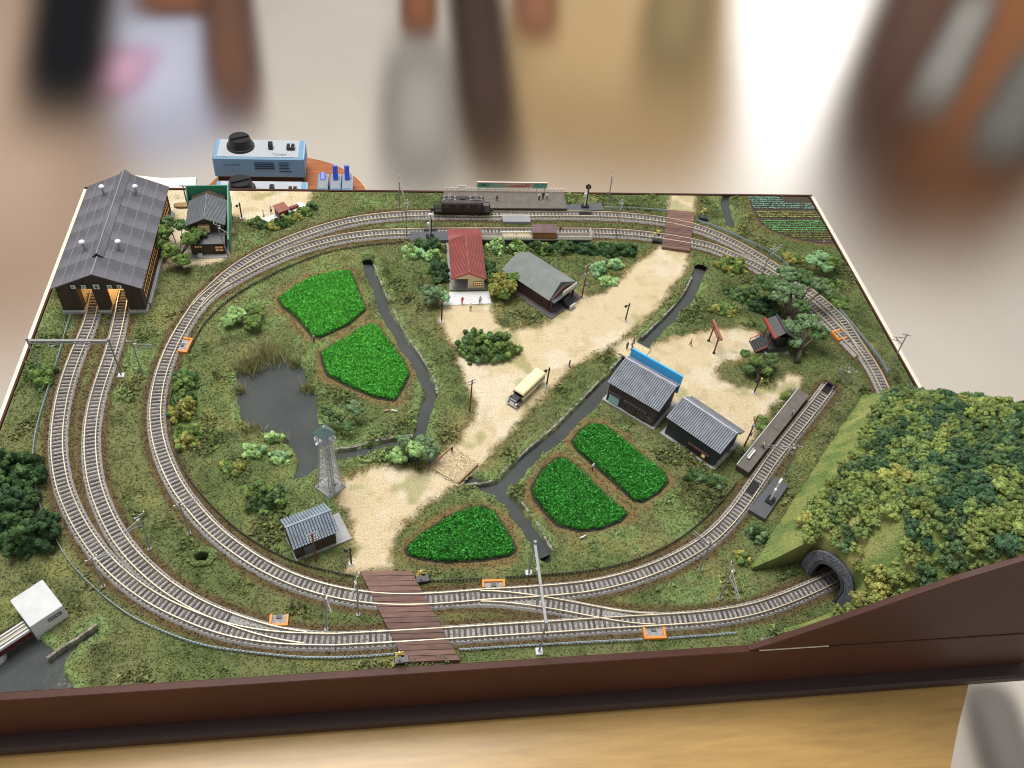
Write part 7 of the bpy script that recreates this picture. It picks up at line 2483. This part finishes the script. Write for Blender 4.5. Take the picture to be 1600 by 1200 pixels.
# =================================================================== people
def person_mesh(walk):
    """standing or walking figure 1 unit tall grown from a skeleton; faces sorted into skin, hair, top, trousers"""
    J = {'pel': (0, 0, .53), 'sp': (0, 0, .66), 'ch': (0, 0, .78), 'nk': (0, 0.0, .855), 'hd': (0, -.01, .915), 'tp': (0, -.005, .975),
         'sl': (-.105, 0, .80), 'sr': (.105, 0, .80), 'el': (-.145, .02, .64), 'er': (.145, .02, .64), 'hl': (-.14, -.05, .50), 'hr': (.14, -.05, .50),
         'pl': (-.055, 0, .51), 'pr': (.055, 0, .51), 'kl': (-.06, -.06 if walk else -.01, .28), 'kr': (.06, .02 if walk else -.01, .28), 'al': (-.06, -.08 if walk else .01, .04), 'ar': (.06, .13 if walk else .01, .06 if walk else .04), 'tl': (-.065, -.17 if walk else -.09, .02), 'tr': (.065, .06 if walk else -.09, .02)}
    rad = {'pel': .085, 'sp': .075, 'ch': .09, 'nk': .04, 'hd': .062, 'tp': .05, 'sl': .05, 'sr': .05, 'el': .036, 'er': .036, 'hl': .03, 'hr': .03, 'pl': .065, 'pr': .065, 'kl': .046, 'kr': .046, 'al': .033, 'ar': .033, 'tl': .028, 'tr': .028}
    E_ = [('pel', 'sp'), ('sp', 'ch'), ('ch', 'nk'), ('nk', 'hd'), ('hd', 'tp'), ('ch', 'sl'), ('sl', 'el'), ('el', 'hl'), ('ch', 'sr'), ('sr', 'er'), ('er', 'hr'), ('pel', 'pl'), ('pl', 'kl'), ('kl', 'al'), ('al', 'tl'), ('pel', 'pr'), ('pr', 'kr'), ('kr', 'ar'), ('ar', 'tr')]
    ks = list(J)
    me = bpy.data.meshes.new('figure')
    me.from_pydata([J[k] for k in ks], [(ks.index(a), ks.index(b)) for a, b in E_], [])
    ob = bpy.data.objects.new('tmp_figure', me)
    col.objects.link(ob)
    md = ob.modifiers.new('s', 'SKIN')
    for i, k in enumerate(ks):
        sv = me.skin_vertices[0].data[i]
        sv.radius = (rad[k], rad[k] * (0.8 if k in ('ch', 'sp', 'pel') else 1))
        sv.use_root = (k == 'pel')
    sb = ob.modifiers.new('u', 'SUBSURF')
    sb.levels = 1
    sb.render_levels = 1
    dg = bpy.context.evaluated_depsgraph_get()
    out = bpy.data.meshes.new_from_object(ob.evaluated_get(dg))
    bpy.data.objects.remove(ob)
    out.materials.clear()
    for _ in range(4):
        out.materials.append(None)
    for p_ in out.polygons:
        z, x, y = p_.center.z, abs(p_.center.x), p_.center.y
        p_.material_index = 1 if (z > .95 or (z > .89 and y > 0.0)) else 0 if (z > .845 or (x > .11 and z < .56)) else 2 if z > .53 else 3
        p_.use_smooth = True
    return out


STAND, WALK = person_mesh(False), person_mesh(True)
SKIN = mat('skin', (0.60, 0.36, 0.24), rough=0.7)
HAIR = mat('hair_dark', (0.02, 0.016, 0.014), rough=0.7)
CL = {'white': (0.78, 0.78, 0.76), 'black': (0.02, 0.02, 0.024), 'orange': (0.62, 0.13, 0.03), 'blue': (0.06, 0.12, 0.28), 'grey': (0.22, 0.22, 0.24), 'pale': (0.45, 0.58, 0.68), 'tan': (0.50, 0.34, 0.18), 'red': (0.35, 0.03, 0.03), 'yellow': (0.62, 0.48, 0.10), 'green': (0.06, 0.16, 0.08)}


def person(label, px, top_, bot_, rz_=0, walk=False, z=None, h_=0.0108, hair=None):
    zz = 0.0 if z is None else z
    P_ = G(*px, zz)
    if z is None:
        zz = float(zg(P_.x, P_.y))
    o_ = link('person', WALK if walk else STAND, None, (P_.x, P_.y, zz), R(rz_))
    o_.scale = (h_, h_, h_)
    ms = [SKIN, mat('cloth_' + hair, CL[hair], rough=0.8) if hair else HAIR, mat('cloth_' + top_, CL[top_], rough=0.8), mat('cloth_' + bot_, CL[bot_], rough=0.8)]
    for i, m_ in enumerate(ms):
        o_.material_slots[i].link = 'OBJECT'
        o_.material_slots[i].material = m_
    return tag(o_, label, 'person')


PZ = 0.0085
for a in [
    ('person in orange clothes standing on the station forecourt', (722, 475), 'orange', 'orange', 20, False, 0.001),
    ('person in pale top and dark trousers on the right of the forecourt', (750, 474), 'pale', 'black', -30, True, 0.001),
    ('person in white top walking on the gravel below the forecourt', (735, 485), 'white', 'black', 0, True, None),
    ('dark clothed person walking on the road edge right of the bus', (889, 573), 'black', 'grey', 60, True, None),
    ('person in white shirt leaning at the plank bridge kerb', (706, 704), 'white', 'black', 45, False, 0.0018),
    ('person in white hat and dark trousers on the path between the right paddies', (925, 735), 'white', 'black', 30, True, None, 0.0108, 'white'),
    ('farmer in grey with pale hat between the two left paddies', (491, 535), 'grey', 'black', 0, True, None, 0.0108, 'white'),
    ('person in black and tan on the shrine gravel', (1078, 540), 'orange', 'black', 80, True, None),
    ('person in dark clothes standing at the top of the right platform', (1237, 649), 'pale', 'black', 50, False, PZ),
    ('person in white top walking at the middle of the right platform', (1191, 700), 'white', 'black', 60, True, PZ),
    ('person in white left on the far platform top', (776, 313), 'tan', 'black', 0, False, PZ),
    ('left person of the white clad trio on the far platform', (842, 312), 'white', 'black', 20, False, PZ),
    ('middle dark person of the trio on the far platform', (848, 311), 'black', 'black', 0, False, PZ),
    ('right person of the white clad trio on the far platform', (854, 312), 'white', 'grey', -20, False, PZ),
    ('person in purple dark clothes waiting beside the shelter', (875, 363), 'red', 'blue', 0, False, PZ),
    ('person in dark clothes behind the left of the tiny red hut', (424, 333), 'white', 'black', 0, False, 0.0012),
    ('person in black bending in the far rows of the vegetable field', (1218, 315), 'black', 'tan', 30, True, None),
    ('person in yellow standing in the middle of the vegetable field', (1227, 342), 'yellow', 'black', 30, True, None),
    ('person in dark blue on the little bridge beside the utility pole', (979, 545), 'blue', 'black', 30, False, 0.0018),
    ('person in white beside the culvert stream in the back right field edge', (1286, 381), 'white', 'tan', 0, False, None, 0.006),
]:
    person(*a)


def dog(label, px, colr, rz_):
    P_ = G(*px)
    me = bpy.data.meshes.new('dog')
    J = [(0, 0, .55), (.5, 0, .58), (-.5, 0, .55), (.75, 0, .85), (1.0, 0, .85), (1.25, 0, .78), (-.75, 0, .75), (-.95, 0, 1.0), (.5, .18, .3), (.52, .18, .02), (.5, -.18, .3), (.52, -.18, .02), (-.5, .18, .32), (-.6, .18, .18), (-.5, .18, .02), (-.5, -.18, .32), (-.6, -.18, .18), (-.5, -.18, .02)]
    E_ = [(0, 1), (0, 2), (1, 3), (3, 4), (4, 5), (2, 6), (6, 7), (1, 8), (8, 9), (1, 10), (10, 11), (2, 12), (12, 13), (13, 14), (2, 15), (15, 16), (16, 17)]
    rd = [.24, .27, .2, .16, .19, .1, .07, .04, .1, .07, .1, .07, .12, .08, .06, .12, .08, .06]
    me.from_pydata(J, E_, [])
    ob = bpy.data.objects.new('tmp_dog', me)
    col.objects.link(ob)
    ob.modifiers.new('s', 'SKIN')
    for i, r_ in enumerate(rd):
        me.skin_vertices[0].data[i].radius = (r_, r_)
        me.skin_vertices[0].data[i].use_root = (i == 0)
    sb = ob.modifiers.new('u', 'SUBSURF')
    sb.levels = 1
    out = bpy.data.meshes.new_from_object(ob.evaluated_get(bpy.context.evaluated_depsgraph_get()))
    bpy.data.objects.remove(ob)
    out.materials.clear()
    out.materials.append(mat('fur_' + colr, CL[colr], rough=0.9))
    o_ = link('dog', out, None, (P_.x, P_.y, float(zg(P_.x, P_.y))), R(rz_))
    o_.scale = (0.0032,) * 3
    return tag(o_, label, 'dog')


dog('small white dog below the deep green paddy by the stream', (909, 841), 'white', 20)
dog('small tan dog on the grass below the lower left paddy', (603, 643), 'tan', 10)
dog('small white dog beside the tan dog', (615, 643), 'white', -20)
